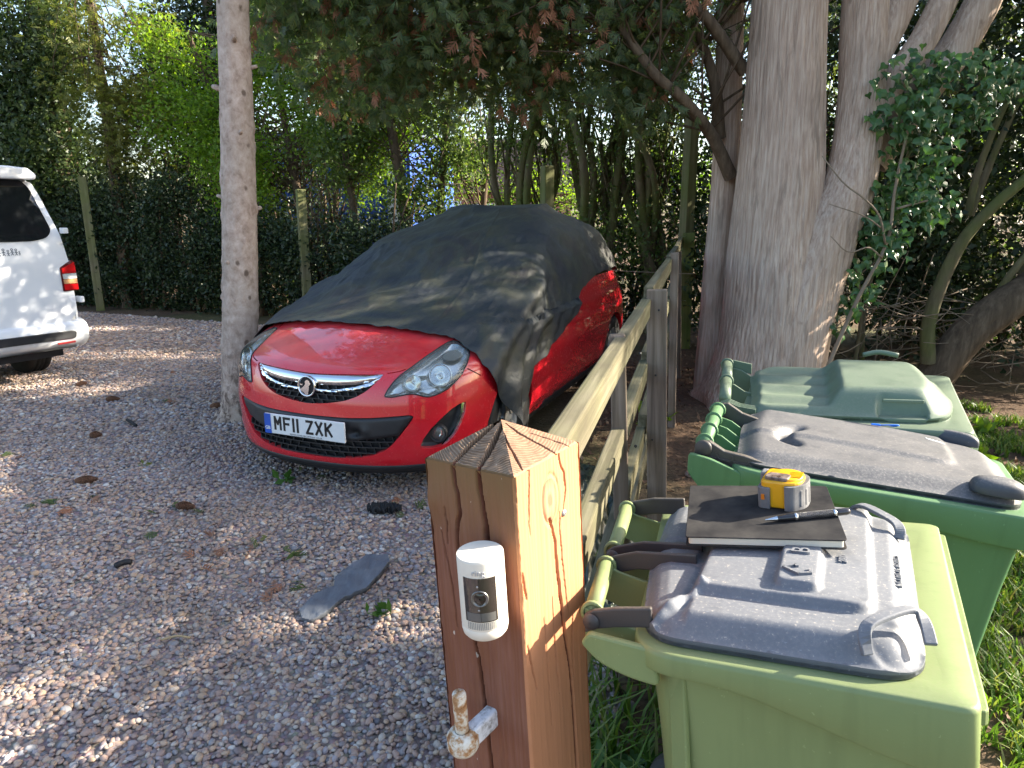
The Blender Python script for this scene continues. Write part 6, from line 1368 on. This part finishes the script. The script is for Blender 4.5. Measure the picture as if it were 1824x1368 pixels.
# ---- bin 2: mid green body, dusty black lid
D2 = .975
b2 = empty('wheelie_bin', label='middle wheelie bin, bright green with a dusty black lid', cat='bin', group='wheelie bins beside the fence'); F2 = bin_frame(-25.5, -3.4, 3.8, (.432, 1.48, .979)); b2.matrix_world = F2
rim2 = rounded([(.055, -.048), (.650, .045), (.655, .50), (.05, .52)], [.09, .025, .025, .05], 7); bin_body('b2', rim2, D2, M_BG2, b2, (.80, .80), (.04, .07)); bin_wheels(b2, .08, .02, .46, D2)
lid2_o = rounded([(.075, -.022), (.622, .068), (.632, .455), (.46, .525), (.05, .475), (.048, .26)], [.075, .055, .07, .10, .05, .04], 9)
def lid2_h(P):
    d = dist_poly(P, lid2_o); z = .010 + .024 * smoothstep(d / .05) ** .75 + .006 * smoothstep(d / .2)
    z = z + .007 * rbox(P, .0, .50, .205, .60, .02, .02) 
    q = np.hypot((P[:, 0] - .215) / .075, (P[:, 1] - .200) / .085); z = z - .022 * np.exp(-((q - .86) / .20) ** 2) * smoothstep((.205 - P[:, 0]) / .03)
    return z
lid2 = hpatch('lid', lid2_o, lid2_h, .0075, M_LID2, b2, base=.001, bstep=.010); MB().prism(close_resample(lid2_o, .015), -.006, .009).build('lid_flange', M_LID2, lid2, bevel=.003)
def pod(name, c, r, mat, parent, rot=0):
    bm = bmesh.new(); bmesh.ops.create_icosphere(bm, subdivisions=4, radius=1); V = []
    for v in bm.verts: x, y, z = v.co; p = abs(x) ** 3 + abs(y) ** 3; s_ = 1 / max((abs(x) ** 2.6 + abs(y) ** 2.6 + abs(z) ** 2.6) ** (1 / 2.6), 1e-6); V.append((Matrix.Rotation(rot, 3, 'Z') @ Vector((x * s_ * r[0], y * s_ * r[1], max(z * s_, -.2) * r[2]))) + Vector(c))
    F_ = [tuple(v.index for v in f.verts) for f in bm.faces]; bm.free(); return add(name, V, F_, mat, parent, True)
pod('lid_handle', (.572, .085, .030), (.050, .032, .028), M_LID2, lid2, .15); pod('lid_handle', (.545, .470, .036), (.050, .016, .026), M_LID2, lid2, -.2)
for k in range(5): MB().box((.475 + k * .007, .395 - k * .004, lid2_h(np.array([[.475 + k * .007, .395]]))[0] + .0006), (.0035, .020, .001), Matrix.Rotation(.5, 3, 'Z')).build('scratch_mark', bpy.data.materials['plate_white'], lid2)
arms('hinge_strap', [([(-.02, .022), (.01, .034), (.045, .018), (.09, .016), (.13, .010)], -.044, .004, .004, .018), ([(-.03, .05), (.0, .060), (.04, .040), (.09, .03)], -.035, .004, .322, .016)], M_HINGE, lid2, .003)
MB().lathe([(.019, 0), (.019, .004), (.014, .007), (.001, .008)], 26, Matrix.Translation((.0, -.006, .020)) @ Matrix.Rotation(R(90), 4, 'X'), False).build('hinge_pin', M_HINGE, lid2, True)
rb = MB()
for k in range(3): rb.box((.035 + k * .03, -.0065, .000 - k * .004), (.004, .004, .036), Matrix.Rotation(-.35 + .35 * k, 3, 'Y'))
rb.box((.06, -.0065, .002), (.10, .004, .004)); rb.build('strap_rib', M_HINGE, lid2)
MB().tube([(-.004, .016, .022), (-.022, .312, .048)], .0155, 18).build('handle_bar', M_BG2, b2, True)
for k in range(4):
    f_ = .06 + k * .29; c = np.array([-.004, .016, .022]) * (1 - f_) + np.array([-.022, .312, .048]) * f_
    MB().lathe([(.0155, -.004), (.0205, -.004), (.0205, .004), (.0155, .004)], 20, Matrix.Translation(Vector(c)) @ Matrix.Rotation(R(-90), 4, 'X'), False).build('collar', M_BG2, b2, True)
arms('handle_bracket', [([(-.02, .028), (.02, .02), (.06, -.002), (.10, -.004)], -.075, .004, w, .007) for w in (.034, .12, .205, .29)], M_BG2, b2, .002)
MB().prism(rounded([(-.028, .01), (.02, .005), (.09, -.012), (.10, -.13), (.05, -.11), (-.025, -.035)], .01, 4), -.03, -.016, Matrix(((1, 0, 0, 0), (0, 0, 1, 0), (0, 1, 0, 0), (0, 0, 0, 1)))).build('hinge_gusset', M_BG2, b2, bevel=.004)
MB().prism([(.34, .028), (.348, .020), (.352, .028)], -.6, -.06).build('side_rib', M_BG2, b2)

# ---- bin 3: all green, stepped lid
D3 = .94
b3 = empty('wheelie_bin', label='farthest wheelie bin, all dull green with a stepped lid, beside the conifer', cat='bin', group='wheelie bins beside the fence'); F3 = bin_frame(-24.5, 2.5, -3.0, (.617, 1.899, .947)); b3.matrix_world = F3
rim3 = rounded([(.03, -.01), (.60, .0), (.61, .58), (.02, .58)], [.07, .025, .025, .05], 7); bin_body('b3', rim3, D3, M_BG3, b3, (.80, .80), (.04, .055)); bin_wheels(b3, .06, .04, .52, D3)
MB().prism([(.600, .03), (.618, .05), (.618, .16), (.600, .16)], -.065, -.035).build('rim_ledge', M_BG3, b3, bevel=.003)
lid3_o = rounded([(.060, .010), (.545, .060), (.580, .20), (.545, .51), (.08, .52), (.015, .42), (.045, .2)], [.05, .075, .10, .10, .06, .04, .03], 9)
def lid3_h(P):
    d = dist_poly(P, lid3_o); st = smoothstep((P[:, 0] - .245 + .05 * (P[:, 1] - .25)) / .05)
    z = .012 + (.022 + .040 * st) * smoothstep(d / (.03 + .05 * st)) ** .8 + .006 * st * smoothstep(d / .2)
    z = z + .005 * (1 - st) * np.cos(P[:, 1] * 55) * smoothstep(d / .05)
    z = z - .030 * rbox(P, .388, .492, .052, .088, .012, .010) 
    z = z - .018 * rbox(P, .36, .46, .468, .52, .012, .014)
    return z
lid3 = hpatch('lid', lid3_o, lid3_h, .0065, M_LID3, b3, base=.001, bstep=.009); MB().prism(close_resample(lid3_o, .015), -.006, .010).build('lid_flange', M_LID3, lid3, bevel=.003)
MB().box((.44, .052, .058), (.098, .008, .010), Matrix.Rotation(.09, 3, 'Z')).build('lid_handle', M_LID3, lid3, bevel=.003); MB().tube(resample([(.355, .475, .085), (.40, .485, .093), (.455, .478, .085)], n=8), .008, 8).build('lid_handle', M_LID3, lid3, True)
arms('hinge_strap', [([(-.025, .030), (.0, .038), (.03, .026), (.075, .02)], -.012, .003, .014 + k * .010, .004) for k in range(4)] + [([(-.07, .05), (-.04, .062), (.02, .05)], -.03, .004, .425, .010)], M_LID3, lid3, .001)
MB().lathe([(.013, 0), (.013, .003), (.001, .006)], 22, Matrix.Translation((-.010, .010, .026)) @ Matrix.Rotation(R(90), 4, 'X'), False).build('hinge_pin', M_HINGE, lid3, True)
for p, q in (((-.015, .055, .036), (-.035, .23, .044)), ((-.036, .25, .044), (-.058, .415, .052))):
    MB().tube([p, q], .017, 18).build('handle_bar', M_BG3, b3, True)
    MB().lathe([(.017, -.004), (.022, -.004), (.022, .004), (.017, .004)], 20, Matrix.Translation(Vector(q)) @ Matrix.Rotation(R(-90), 4, 'X'), False).build('collar', M_BG3, b3, True)
arms('handle_bracket', [([(-.05, .04), (-.01, .03), (.02, .01), (.06, .0)], -.07, .004, w, .007) for w in (.23, .415)], M_BG3, b3, .002)
M_CLIP = simple('bright_blue_plastic', (.01, .16, .75), .35)
clip = empty('blue_tag', label='small bright blue tag caught under the far bin lid', cat='tag'); clip.matrix_world = F3 @ Matrix.Translation((.377, .008, .0))
MB().box((0, 0, 0), (.022, .008, .010)).build('clip', M_CLIP, clip, bevel=.002); MB().tube(resample([(.01, 0, .002), (.035, .001, .004), (.055, .006, .003), (.03, .003, -.002)], n=10), .0018, 6).build('loop', M_CLIP, clip, True)

# ================================================================== NOTEBOOK, TAPE MEASURE, PEN on the nearest lid
def local_on_lid(l, w, z): return F1 @ Vector((l, w, z))
M_COVER = simple('black_notebook_cover', (.020, .020, .022), .75, 0, .25, 18, .15, 420, .0003, col2=(.060, .057, .054), spec=.03); M_PAGES = simple('cream_page_block', (.66, .62, .52), .8, 0, .12, 3, .5, 900, .0006, stretch=(.02, .02, 1))
BW, BD, BH = .226, .205, .0155
nbA = math.atan2(.052, .218) + R(-1.2)
NBM = F1 @ Matrix.Translation((.039, .216, .0585)) @ Matrix.Rotation(nbA - R(2.5), 4, 'Z') @ Matrix.Rotation(R(5.0), 4, 'X') @ Matrix.Rotation(R(-1.0), 4, 'Y')
nb = empty('notebook', label='black hardback notebook lying on the nearest bin lid', cat='notebook'); nb.matrix_world = NBM
oc = rounded([(0, 0), (BW, 0), (BW, BD), (0, BD)], [.004, .008, .008, .004], 5)
MB().prism(oc, BH - .0022, BH).build('cover', M_COVER, nb, bevel=.0007); MB().prism(oc, 0, .0022).build('cover', M_COVER, nb, bevel=.0007)
MB().prism(rounded([(.004, .0035), (BW - .004, .0035), (BW - .004, BD - .003), (.004, BD - .003)], .005, 4), .0022, BH - .0022).build('page_block', M_PAGES, nb)
MB().box((BW / 2, BD - .0012, BH / 2), (BW - .006, .0024, BH - .001)).build('spine', M_COVER, nb)
# tape measure
M_YP = simple('yellow_case', (.72, .36, .008), .38, 0, .12, 12); M_RUB = simple('grey_rubber', (.085, .09, .10), .6, 0, .25, 20, .15, 300, .0005, col2=(.20, .20, .205))
tm = empty('tape_measure', label='yellow and black tape measure standing on the notebook', cat='tape measure'); tm.matrix_world = NBM @ Matrix.Translation((.112, .112, BH)) @ Matrix.Rotation(R(-17), 4, 'Z')
# local: X along the case, -Y to the camera, Z up; lying on its side
XZ = Matrix(((1, 0, 0, 0), (0, 0, 1, 0), (0, 1, 0, 0), (0, 0, 0, 1)))
case = rounded([(.0, .0), (.066, .0), (.066, .066), (.0, .066)], [.012, .030, .030, .012], 7); TH = .046
MB().prism(case * .94 + [.002, .002], .001, TH).build('case', M_YP, tm, bevel=.003)
lf = rounded([(-.002, -.0015), (.018, -.003), (.018, .012), (.012, .068), (-.002, .068)], [.008, .002, .004, .004, .010], 4); MB().prism(lf, 0, .036).build('rubber_grip', M_RUB, tm, bevel=.003)
rg = rounded([(.040, -.003), (.052, -.003), (.071, .020), (.070, .055), (.052, .070), (.010, .069), (.030, .060), (.058, .048), (.060, .024), (.050, .010), (.040, .008)], [.002, .010, .014, .014, .010, .004, .01, .012, .012, .006, .003], 4); MB().prism(rg, 0, .041).build('rubber_grip', M_RUB, tm, bevel=.0025)
for a_ in (-58, -38, -18, 2, 22): 
    c = (.036 + .0335 * math.cos(R(a_)), .033 + .0345 * math.sin(R(a_)), .019); MB().box(c, (.004, .0048, .028), Matrix.Rotation(R(a_), 3, 'Z')).build('grip_rib', M_RUB, tm, bevel=.0012)
MB().lathe([(.0265, 0), (.0265, .003), (.024, .004), (.001, .004)], 40, Matrix.Translation((.036, .034, TH - .001)), False).build('case_boss', M_YP, tm, True)
for k in range(5): MB().box((.052, .024 + k * .005, TH + .0035), (.018, .0024, .0014)).build('vent_rib', M_YP, tm)
MB().prism(rounded([(.006, .010), (.044, .006), (.046, .030), (.010, .032)], .008, 5), TH - .002, TH + .0055).build('label_bezel', simple('worn_brown_label', (.055, .036, .028), .3, 0, .5, 90, col2=(.28, .22, .19)), tm, bevel=.0015)
MB().box((.0075, -.0038, .021), (.0052, .002, .0095)).build('lock_window', simple('orange_button', (.70, .20, .012), .4), tm, bevel=.0006)
cl = MB(); cl.box((-.002, .055, .034), (.012, .022, .020)); cl.box((-.003, .066, .030), (.010, .006, .026)); cl.build('end_hook_guard', M_RUB, tm, bevel=.003); MB().prism(rounded([(-.004, .048), (.010, .046), (.012, .064), (-.003, .066)], .003, 4), .0405, .042).build('belt_clip', M_STEEL, tm)
# pen
M_PEN = simple('black_pen_lacquer', (.012, .012, .016), .18, coat=.5); M_PENK = NT('knurled_grip'); _c = M_PENK.n('ShaderNodeTexChecker'); _c.inputs['Scale'].default_value = 420; M_PENK.l(M_PENK.coords((1, 1, 1), 'Object', (.78, .78, .78)), _c.inputs[0]); M_PENK = M_PENK.bsdf(M_PENK.mix(_c.outputs[1], (.012, .012, .014), (.05, .05, .055)), .3, 0, M_PENK.bump(_c.outputs[1], .6, .0006), .5)
pen = empty('ballpoint_pen', label='black ballpoint pen with silver rings lying on the notebook', cat='pen')
p0 = NBM @ Vector((.118, .052, BH + .0058)); p1 = NBM @ Vector((.243, .088, BH + .0058)); pen.matrix_world = Matrix.Translation(p0) @ (p1 - p0).to_track_quat('Z', 'Y').to_matrix().to_4x4()
PL = (p1 - p0).length
def seg(nm, prof, m): MB().lathe(prof, 28, None, False).build(nm, m, pen, True)
seg('tip', [(.0005, 0), (.0010, .001), (.0013, .004), (.0042, .0185)], M_CHR); seg('front_barrel', [(.0042, .0185), (.0052, .030), (.0056, .045)], M_PEN); seg('ring', [(.0056, .045), (.0061, .0455), (.0061, .0485), (.0056, .049)], M_CHR)
seg('grip', [(.0056, .049), (.0058, .07), (.0058, PL - .026)], M_PENK); seg('ring', [(.0056, PL - .026), (.0060, PL - .0255), (.0060, PL - .022), (.0055, PL - .0215)], M_CHR); seg('cap', [(.0055, PL - .0215), (.0056, PL - .006), (.0048, PL - .002), (.0036, PL), (.0005, PL)], M_PEN)

# ================================================================== SMALL THINGS ON THE GROUND
slate_o = [(-.835, 2.395), (-.80, 2.335), (-.755, 2.315), (-.70, 2.355), (-.655, 2.43), (-.595, 2.53), (-.555, 2.63), (-.523, 2.735), (-.555, 2.80), (-.60, 2.785), (-.645, 2.775), (-.70, 2.69), (-.735, 2.60), (-.745, 2.55), (-.79, 2.48)]
M_SLATE = NT('slate_stone'); _n = M_SLATE.noise(M_SLATE.coords((3, 1, 1), 'Object', (0, 0, .9)), 9, 7, .65); M_SLATE = M_SLATE.bsdf(M_SLATE.mix(M_SLATE.ramp(M_SLATE.noise(M_SLATE.coords(), 6, 5), [(.6, 0.0), (.75, .5)]), M_SLATE.ramp(_n, [(.3, (.075, .085, .105)), (.6, (.13, .145, .17)), (.8, (.19, .20, .22))]), (.28, .26, .20)), .6, 0, M_SLATE.bump(_n, .6, .01), .4)
so2 = np.array(slate_o); so2 = so2 + .009 * np.random.default_rng(3).normal(size=so2.shape)
sl_ = hpatch('slate_slab', close_resample(so2, .02), lambda P: .034 + .004 * pnoise(np.column_stack([P * 14, 0 * P[:, 0]])) + .002 * pnoise(np.column_stack([P * 50, 0 * P[:, 0]])) + .012 * ((P[:, 1] - 2.55) / .25) + .004 * np.floor(2.2 + 1.6 * pnoise(np.column_stack([P * 7 + 3, 0 * P[:, 0]]))), .010, M_SLATE, None, thick=.020)
tag(sl_, 'long flat blue-grey slate slab lying on the gravel', 'stone')
M_CONE = simple('cone_brown', (.23, .11, .06), .8, 0, .45, 30)
def cone(x, y, rot, L, lb, M=M_CONE):
    c = empty('spruce_cone', (x, y, .030), (0, R(90), rot), lb, 'cone', 'spruce cones on the gravel')
    MB().lathe([(.002, 0), (.016, .02), (.019, L * .4), (.013, L * .8), (.003, L)], 14).build('core', M, c, True); mb = MB(); k = 0
    for i in range(int(L / .0065)):
        z = .006 + i * .0065; r = .022 * math.sin(math.pi * min(1, (z / L) * .86 + .12)) + .002
        for j in range(9):
            a = 2 * math.pi * (j + .5 * (i % 2)) / 9; ca, sa = math.cos(a), math.sin(a); w = .0068
            mb.raw([(ca * r * .5, sa * r * .5, z - .006), (ca * r - sa * w, sa * r + ca * w, z), (ca * (r + .003), sa * (r + .003), z + .009), (ca * r + sa * w, sa * r - ca * w, z)], [(0, 1, 2, 3)])
    mb.build('scales', M, c)['kind'] = 'stuff'
cone(-2.50, 3.70, R(20), .115, 'open spruce cone on the gravel at the far left with a stalk'); cone(-1.76, 3.36, R(-8), .10, 'plump spruce cone lying alone on the gravel in front of the car'); cone(-2.40, 5.28, R(35), .11, 'spruce cone on the gravel by the foot of the spruce'); cone(-2.92, 4.55, R(10), .075, 'small reddish cone on the gravel behind the black stick'); cone(-3.9, 6.0, R(60), .09, 'dark spruce cone on the sunlit gravel near the van')
cone(-3.35, 5.5, R(15), .10, 'pale brown cone between the van and the spruce'); cone(-1.55, 4.2, R(-30), .09, 'brown cone close to the front of the red car')
tag(MB().tube(resample([(-2.86, 4.92, .028), (-2.80, 4.86, .030), (-2.72, 4.78, .026)], n=6), .011, 8).build('black_stick', M_DBLK, None, True), 'short black stick on the gravel left of the spruce', 'stick')
tag(MB().tube(resample([(-1.26, 2.19, .026), (-1.21, 2.205, .032), (-1.16, 2.20, .028)], n=8), .004, 6).build('twig', simple('pale_twig', (.42, .30, .16), .8), None, True), 'pale brown twig on the gravel at the left', 'twig')
tag(MB().tube(resample([(-1.72, 2.72, .03), (-1.70, 2.75, .032), (-1.67, 2.76, .028)], n=5), .013, 8).build('charcoal_lump', M_DBLK, None, True), 'small black lump on the gravel left of the slate slab', 'lump')
# scattered conifer clippings, leaves
g = np.random.default_rng(77); mats = [M_CON, M_DEAD]
pp_ = np.column_stack([g.uniform(-3.8, .2, 1600), g.uniform(1.3, 6.5, 1600)]); den = pnoise(np.column_stack([pp_ * 1.6, 0 * pp_[:, 0]])) + .35 * np.exp(-((pp_[:, 0] + 1.3) / 1.0) ** 2 - ((pp_[:, 1] - 3.6) / 1.2) ** 2); pp_ = pp_[(den > .42) & in_poly(pp_, EDGE)][:110]
P3_ = np.column_stack([pp_, np.full(len(pp_), .026)]); D_ = g.normal(size=(len(P3_), 3)); D_[:, 2] *= .08
V, F = spray_mesh(P3_[::2], D_[::2], .085, 78, 5); V[:, 2] = np.clip(V[:, 2], .020, .05); add('conifer_clippings', V, F, M_CON, None)['kind'] = 'stuff'
V, F = spray_mesh(P3_[1::2], D_[1::2], .075, 79, 4); V[:, 2] = np.clip(V[:, 2], .020, .05); add('brown_clippings', V, F, M_DEAD, None)['kind'] = 'stuff'
gn = np.random.default_rng(81); q_ = np.column_stack([gn.uniform(-4.5, .3, 9000), gn.uniform(1.4, 8.5, 9000)]); dn = pnoise(np.column_stack([q_ * 1.3, 0 * q_[:, 0] + 2])) + .5 * np.exp(-((q_[:, 0] + 1.2) / 1.0) ** 2 - ((q_[:, 1] - 3.5) / .9) ** 2) + .3 * np.exp(-((q_[:, 0] + 2.2) / .7) ** 2 - ((q_[:, 1] - 5.0) / .7) ** 2); q_ = q_[(dn > .30) & in_poly(q_, EDGE)][:2200]
dd_ = gn.normal(size=(len(q_), 3)); dd_[:, 2] *= .03; dd_ /= np.linalg.norm(dd_, axis=1, keepdims=True)
V, F = leaf_mesh(np.column_stack([q_, np.full(len(q_), .024)]), .045, .07, 0, seed=82, dirs=dd_); V[:, 2] = np.clip(V[:, 2], .018, .036); add('needle_litter', V, F, simple('needle_brown', (.17, .095, .055), .85, 0, .4, 30), None)['kind'] = 'stuff'
# small weeds growing through the gravel
M_DOCK = leaf_mat('dock_leaf', [(.035, .095, .016), (.05, .125, .02), (.07, .15, .026)], .45, .3)
def weed(x, y, s, n, lb, cat='weed', mat=None, nm='weed', seed=0, up=.8):
    g2 = np.random.default_rng(seed); w = empty(nm, (x, y, .005), label=lb, cat=cat); P_ = np.column_stack([g2.normal(size=n) * s * .22, g2.normal(size=n) * s * .22, g2.uniform(.02, s * .35, n)]); d = g2.normal(size=(n, 3)); d[:, 2] = np.abs(d[:, 2]) * up
    V, F = leaf_mesh(P_, s * .55, .55, seed=seed, dirs=d); add('leaves', V, F, mat or M_HAW, w); mb = MB()
    for p in P_[:12]: mb.tube([(0, 0, 0), p * .6, p], .0015, 4)
    mb.build('stalks', M_HAW, w); return w
weed(-1.30, 3.72, .11, 11, 'small green weed in the gravel under the car bumper', mat=M_DOCK, seed=1); weed(-.50, 2.36, .10, 9, 'little green sprig on the gravel just right of the slate slab', mat=M_DOCK, seed=2); weed(-2.25, 4.0, .06, 5, 'single yellow-green leaf on the gravel', 'leaf', M_YEL, 'fallen_leaf', 3)

# ---- earth strip by the fence: leaf litter, grass
M_LIT = leaf_mat('leaf_litter', [(.13, .07, .04), (.20, .12, .07), (.09, .05, .03), (.26, .18, .11)], .8, .1, (1, 1, 1))
n = 5200; px_ = g.uniform(-.3, 3.4, n); py_ = g.uniform(1.5, 7.6, n); ok = (px_ > np.array([fence_x(y) for y in py_]) - .5) & ~in_poly(np.column_stack([px_, py_]), EDGE)
P_ = np.column_stack([px_, py_, g.uniform(.004, .02, n)])[ok]; V, F = leaf_mesh(P_, .045, .45, seed=80, flat=3); V[:, 2] = np.clip(V[:, 2], .003, .05); add('leaf_litter', V, F, M_LIT, None)['kind'] = 'stuff'
M_GRASS = leaf_mat('grass', [(.055, .12, .016), (.085, .17, .022), (.12, .21, .03), (.16, .23, .05), (.20, .20, .08)], .5, .45, (1.4, 1.4, .6))
def grass_blades(P, h, seed, w=.0045):
    g2 = np.random.default_rng(seed); n = len(P); h = h * g2.uniform(.5, 1.4, n); a = g2.uniform(0, 6.28, n); b = g2.uniform(.15, .95, n) * h; wx = np.cos(a + 1.57) * w; wy = np.sin(a + 1.57) * w; dx, dy = np.cos(a), np.sin(a); z0 = P[:, 2] if P.shape[1] > 2 else 0 * h
    def pt(t, k): bx = b * t * t; return np.column_stack([P[:, 0] + dx * bx + wx * k, P[:, 1] + dy * bx + wy * k, z0 + h * (t - .25 * t * t)])
    V = np.stack([pt(0, -1), pt(0, 1), pt(.55, -.8), pt(.55, .8), pt(1, -.08), pt(1, .08)], 1).reshape(-1, 3); i = np.arange(n)[:, None] * 6
    F = np.concatenate([i + [0, 1, 3, 2], i + [2, 3, 5, 4]]); return V, F
n = 120000; Q = np.column_stack([g.uniform(.35, 4.6, n), g.uniform(.4, 5.4, n)])
den = .5 * (pnoise(np.column_stack([Q * 2.6, 0 * Q[:, 0]])) + .6 * pnoise(np.column_stack([Q * 9, 0 * Q[:, 0] + 4]))); lim = np.where(Q[:, 0] > 1.15 + .12 * Q[:, 1], -.15, .22); lim = lim + np.clip((Q[:, 1] - 3.6) * .22, 0, 1) + np.where(Q[:, 0] < .62 + .257 * Q[:, 1], .6, 0)
Q = Q[(den > lim)]
V, F = grass_blades(Q, .075, 90); gr1 = add('grass', V, F, M_GRASS, None); gr1['kind'] = 'stuff'
# rank weeds and grass at the foot of the gate post and fence
Q = np.column_stack([g.normal(.22, .10, 900), g.normal(1.25, .26, 900)]); Q = np.vstack([Q, np.column_stack([g.normal(.28, .12, 260), g.normal(1.95, .35, 260)])]); V, F = grass_blades(Q, .17, 91, .0055); add('rough_grass', V, F, M_GRASS, None)['kind'] = 'stuff'
weed(.22, 1.32, .26, 30, 'broad-leaved dock weed between the gate post and the nearest bin', mat=M_DOCK, seed=5, up=.35); weed(.34, 1.52, .20, 24, 'low green weed under the hinge of the nearest bin', mat=M_DOCK, seed=6, up=.35); weed(.16, 1.12, .22, 20, 'weed at the foot of the gate post', mat=M_DOCK, seed=7, up=.4)
for k, (x, y) in enumerate(((2.35, 3.6), (2.9, 4.1), (3.3, 4.6), (2.2, 4.6), (1.05, 4.9))): weed(x, y, .16 + .02 * k, 20, ['green weed on the grass right of the far bin', 'second weed in the sunlit grass near the leaning trunk', 'tall weed at the edge of the dark undergrowth', 'green seedling under the big conifer, right side', 'small green seedling on the bare earth by the fence'][k], mat=M_HAW, seed=20 + k, up=.9)
# ---- crumpled dark plastic sheets lying between the car and the fence
M_BAG = simple('dark_green_sheet', (.014, .026, .022), .30, 0, .5, 8, .5, 30, .006, col2=(.035, .05, .03)); M_BAG2 = simple('pale_green_sheet', (.10, .12, .085), .42, 0, .5, 9, .4, 30, .006, col2=(.03, .04, .035))
def crumple(nm, c, rx, ry, h, mat, lb, seed, cat='plastic sheet'):
    n = 60; u = np.linspace(-1, 1, n); A, B = np.meshgrid(u, u); rr = np.sqrt(A ** 2 + B ** 2); q = np.stack([A * 2.1, B * 2.1, 0 * A + seed], -1); z = h * np.clip(1 - rr ** 2 * .8, 0, 1) * (.75 + .5 * pnoise(q)) + .045 * (1 - 2 * np.abs(pnoise(q * 2.2))) + .02 * pnoise(q * 6)
    e = 1 + .22 * pnoise(np.stack([A * 1.2, B * 1.2, 0 * A + seed * 3], -1)); V = np.stack([A * rx * e, B * ry * e, np.maximum(z, .012)], -1).reshape(-1, 3); F_ = grid_faces(n, n); m = (rr.reshape(-1)[F_].max(1) < 1.05); return tag(add(nm, V, F_[m], mat, None, True, loc=c), lb, cat)
crumple('plastic_sheet', (.16, 3.55, .01), .38, .50, .20, M_BAG, 'crumpled dark green plastic sheet on the ground beside the front wheel', 2); crumple('plastic_sheet', (.36, 3.05, .01), .26, .36, .28, M_BAG, 'dark plastic sheet bundled against the lower fence rails', 5); crumple('plastic_sheet', (.28, 2.55, .01), .16, .28, .20, M_BAG2, 'pale green plastic sheet crumpled behind the gate post', 8)
crumple('black_rag', (-.66, 3.30, .012), .09, .035, .02, M_DBLK, 'flat black scrap on the gravel under the car bumper', 11, 'scrap')
# pale stones on the earth
for k, (x, y, s, lb) in enumerate(((1.06, 3.85, .035, 'single pale pinkish stone on the bare earth behind the tall fence post'), (1.62, 4.3, .028, 'small grey stone on the earth near the conifer roots'), (.36, 1.86, .03, 'rounded stone at the foot of the short fence post'))):
    o = link('stone', PEB[k].copy(), None, None, loc=(x, y, s * .45)); o.scale = (s, s, s); tag(o, lb, 'stone')
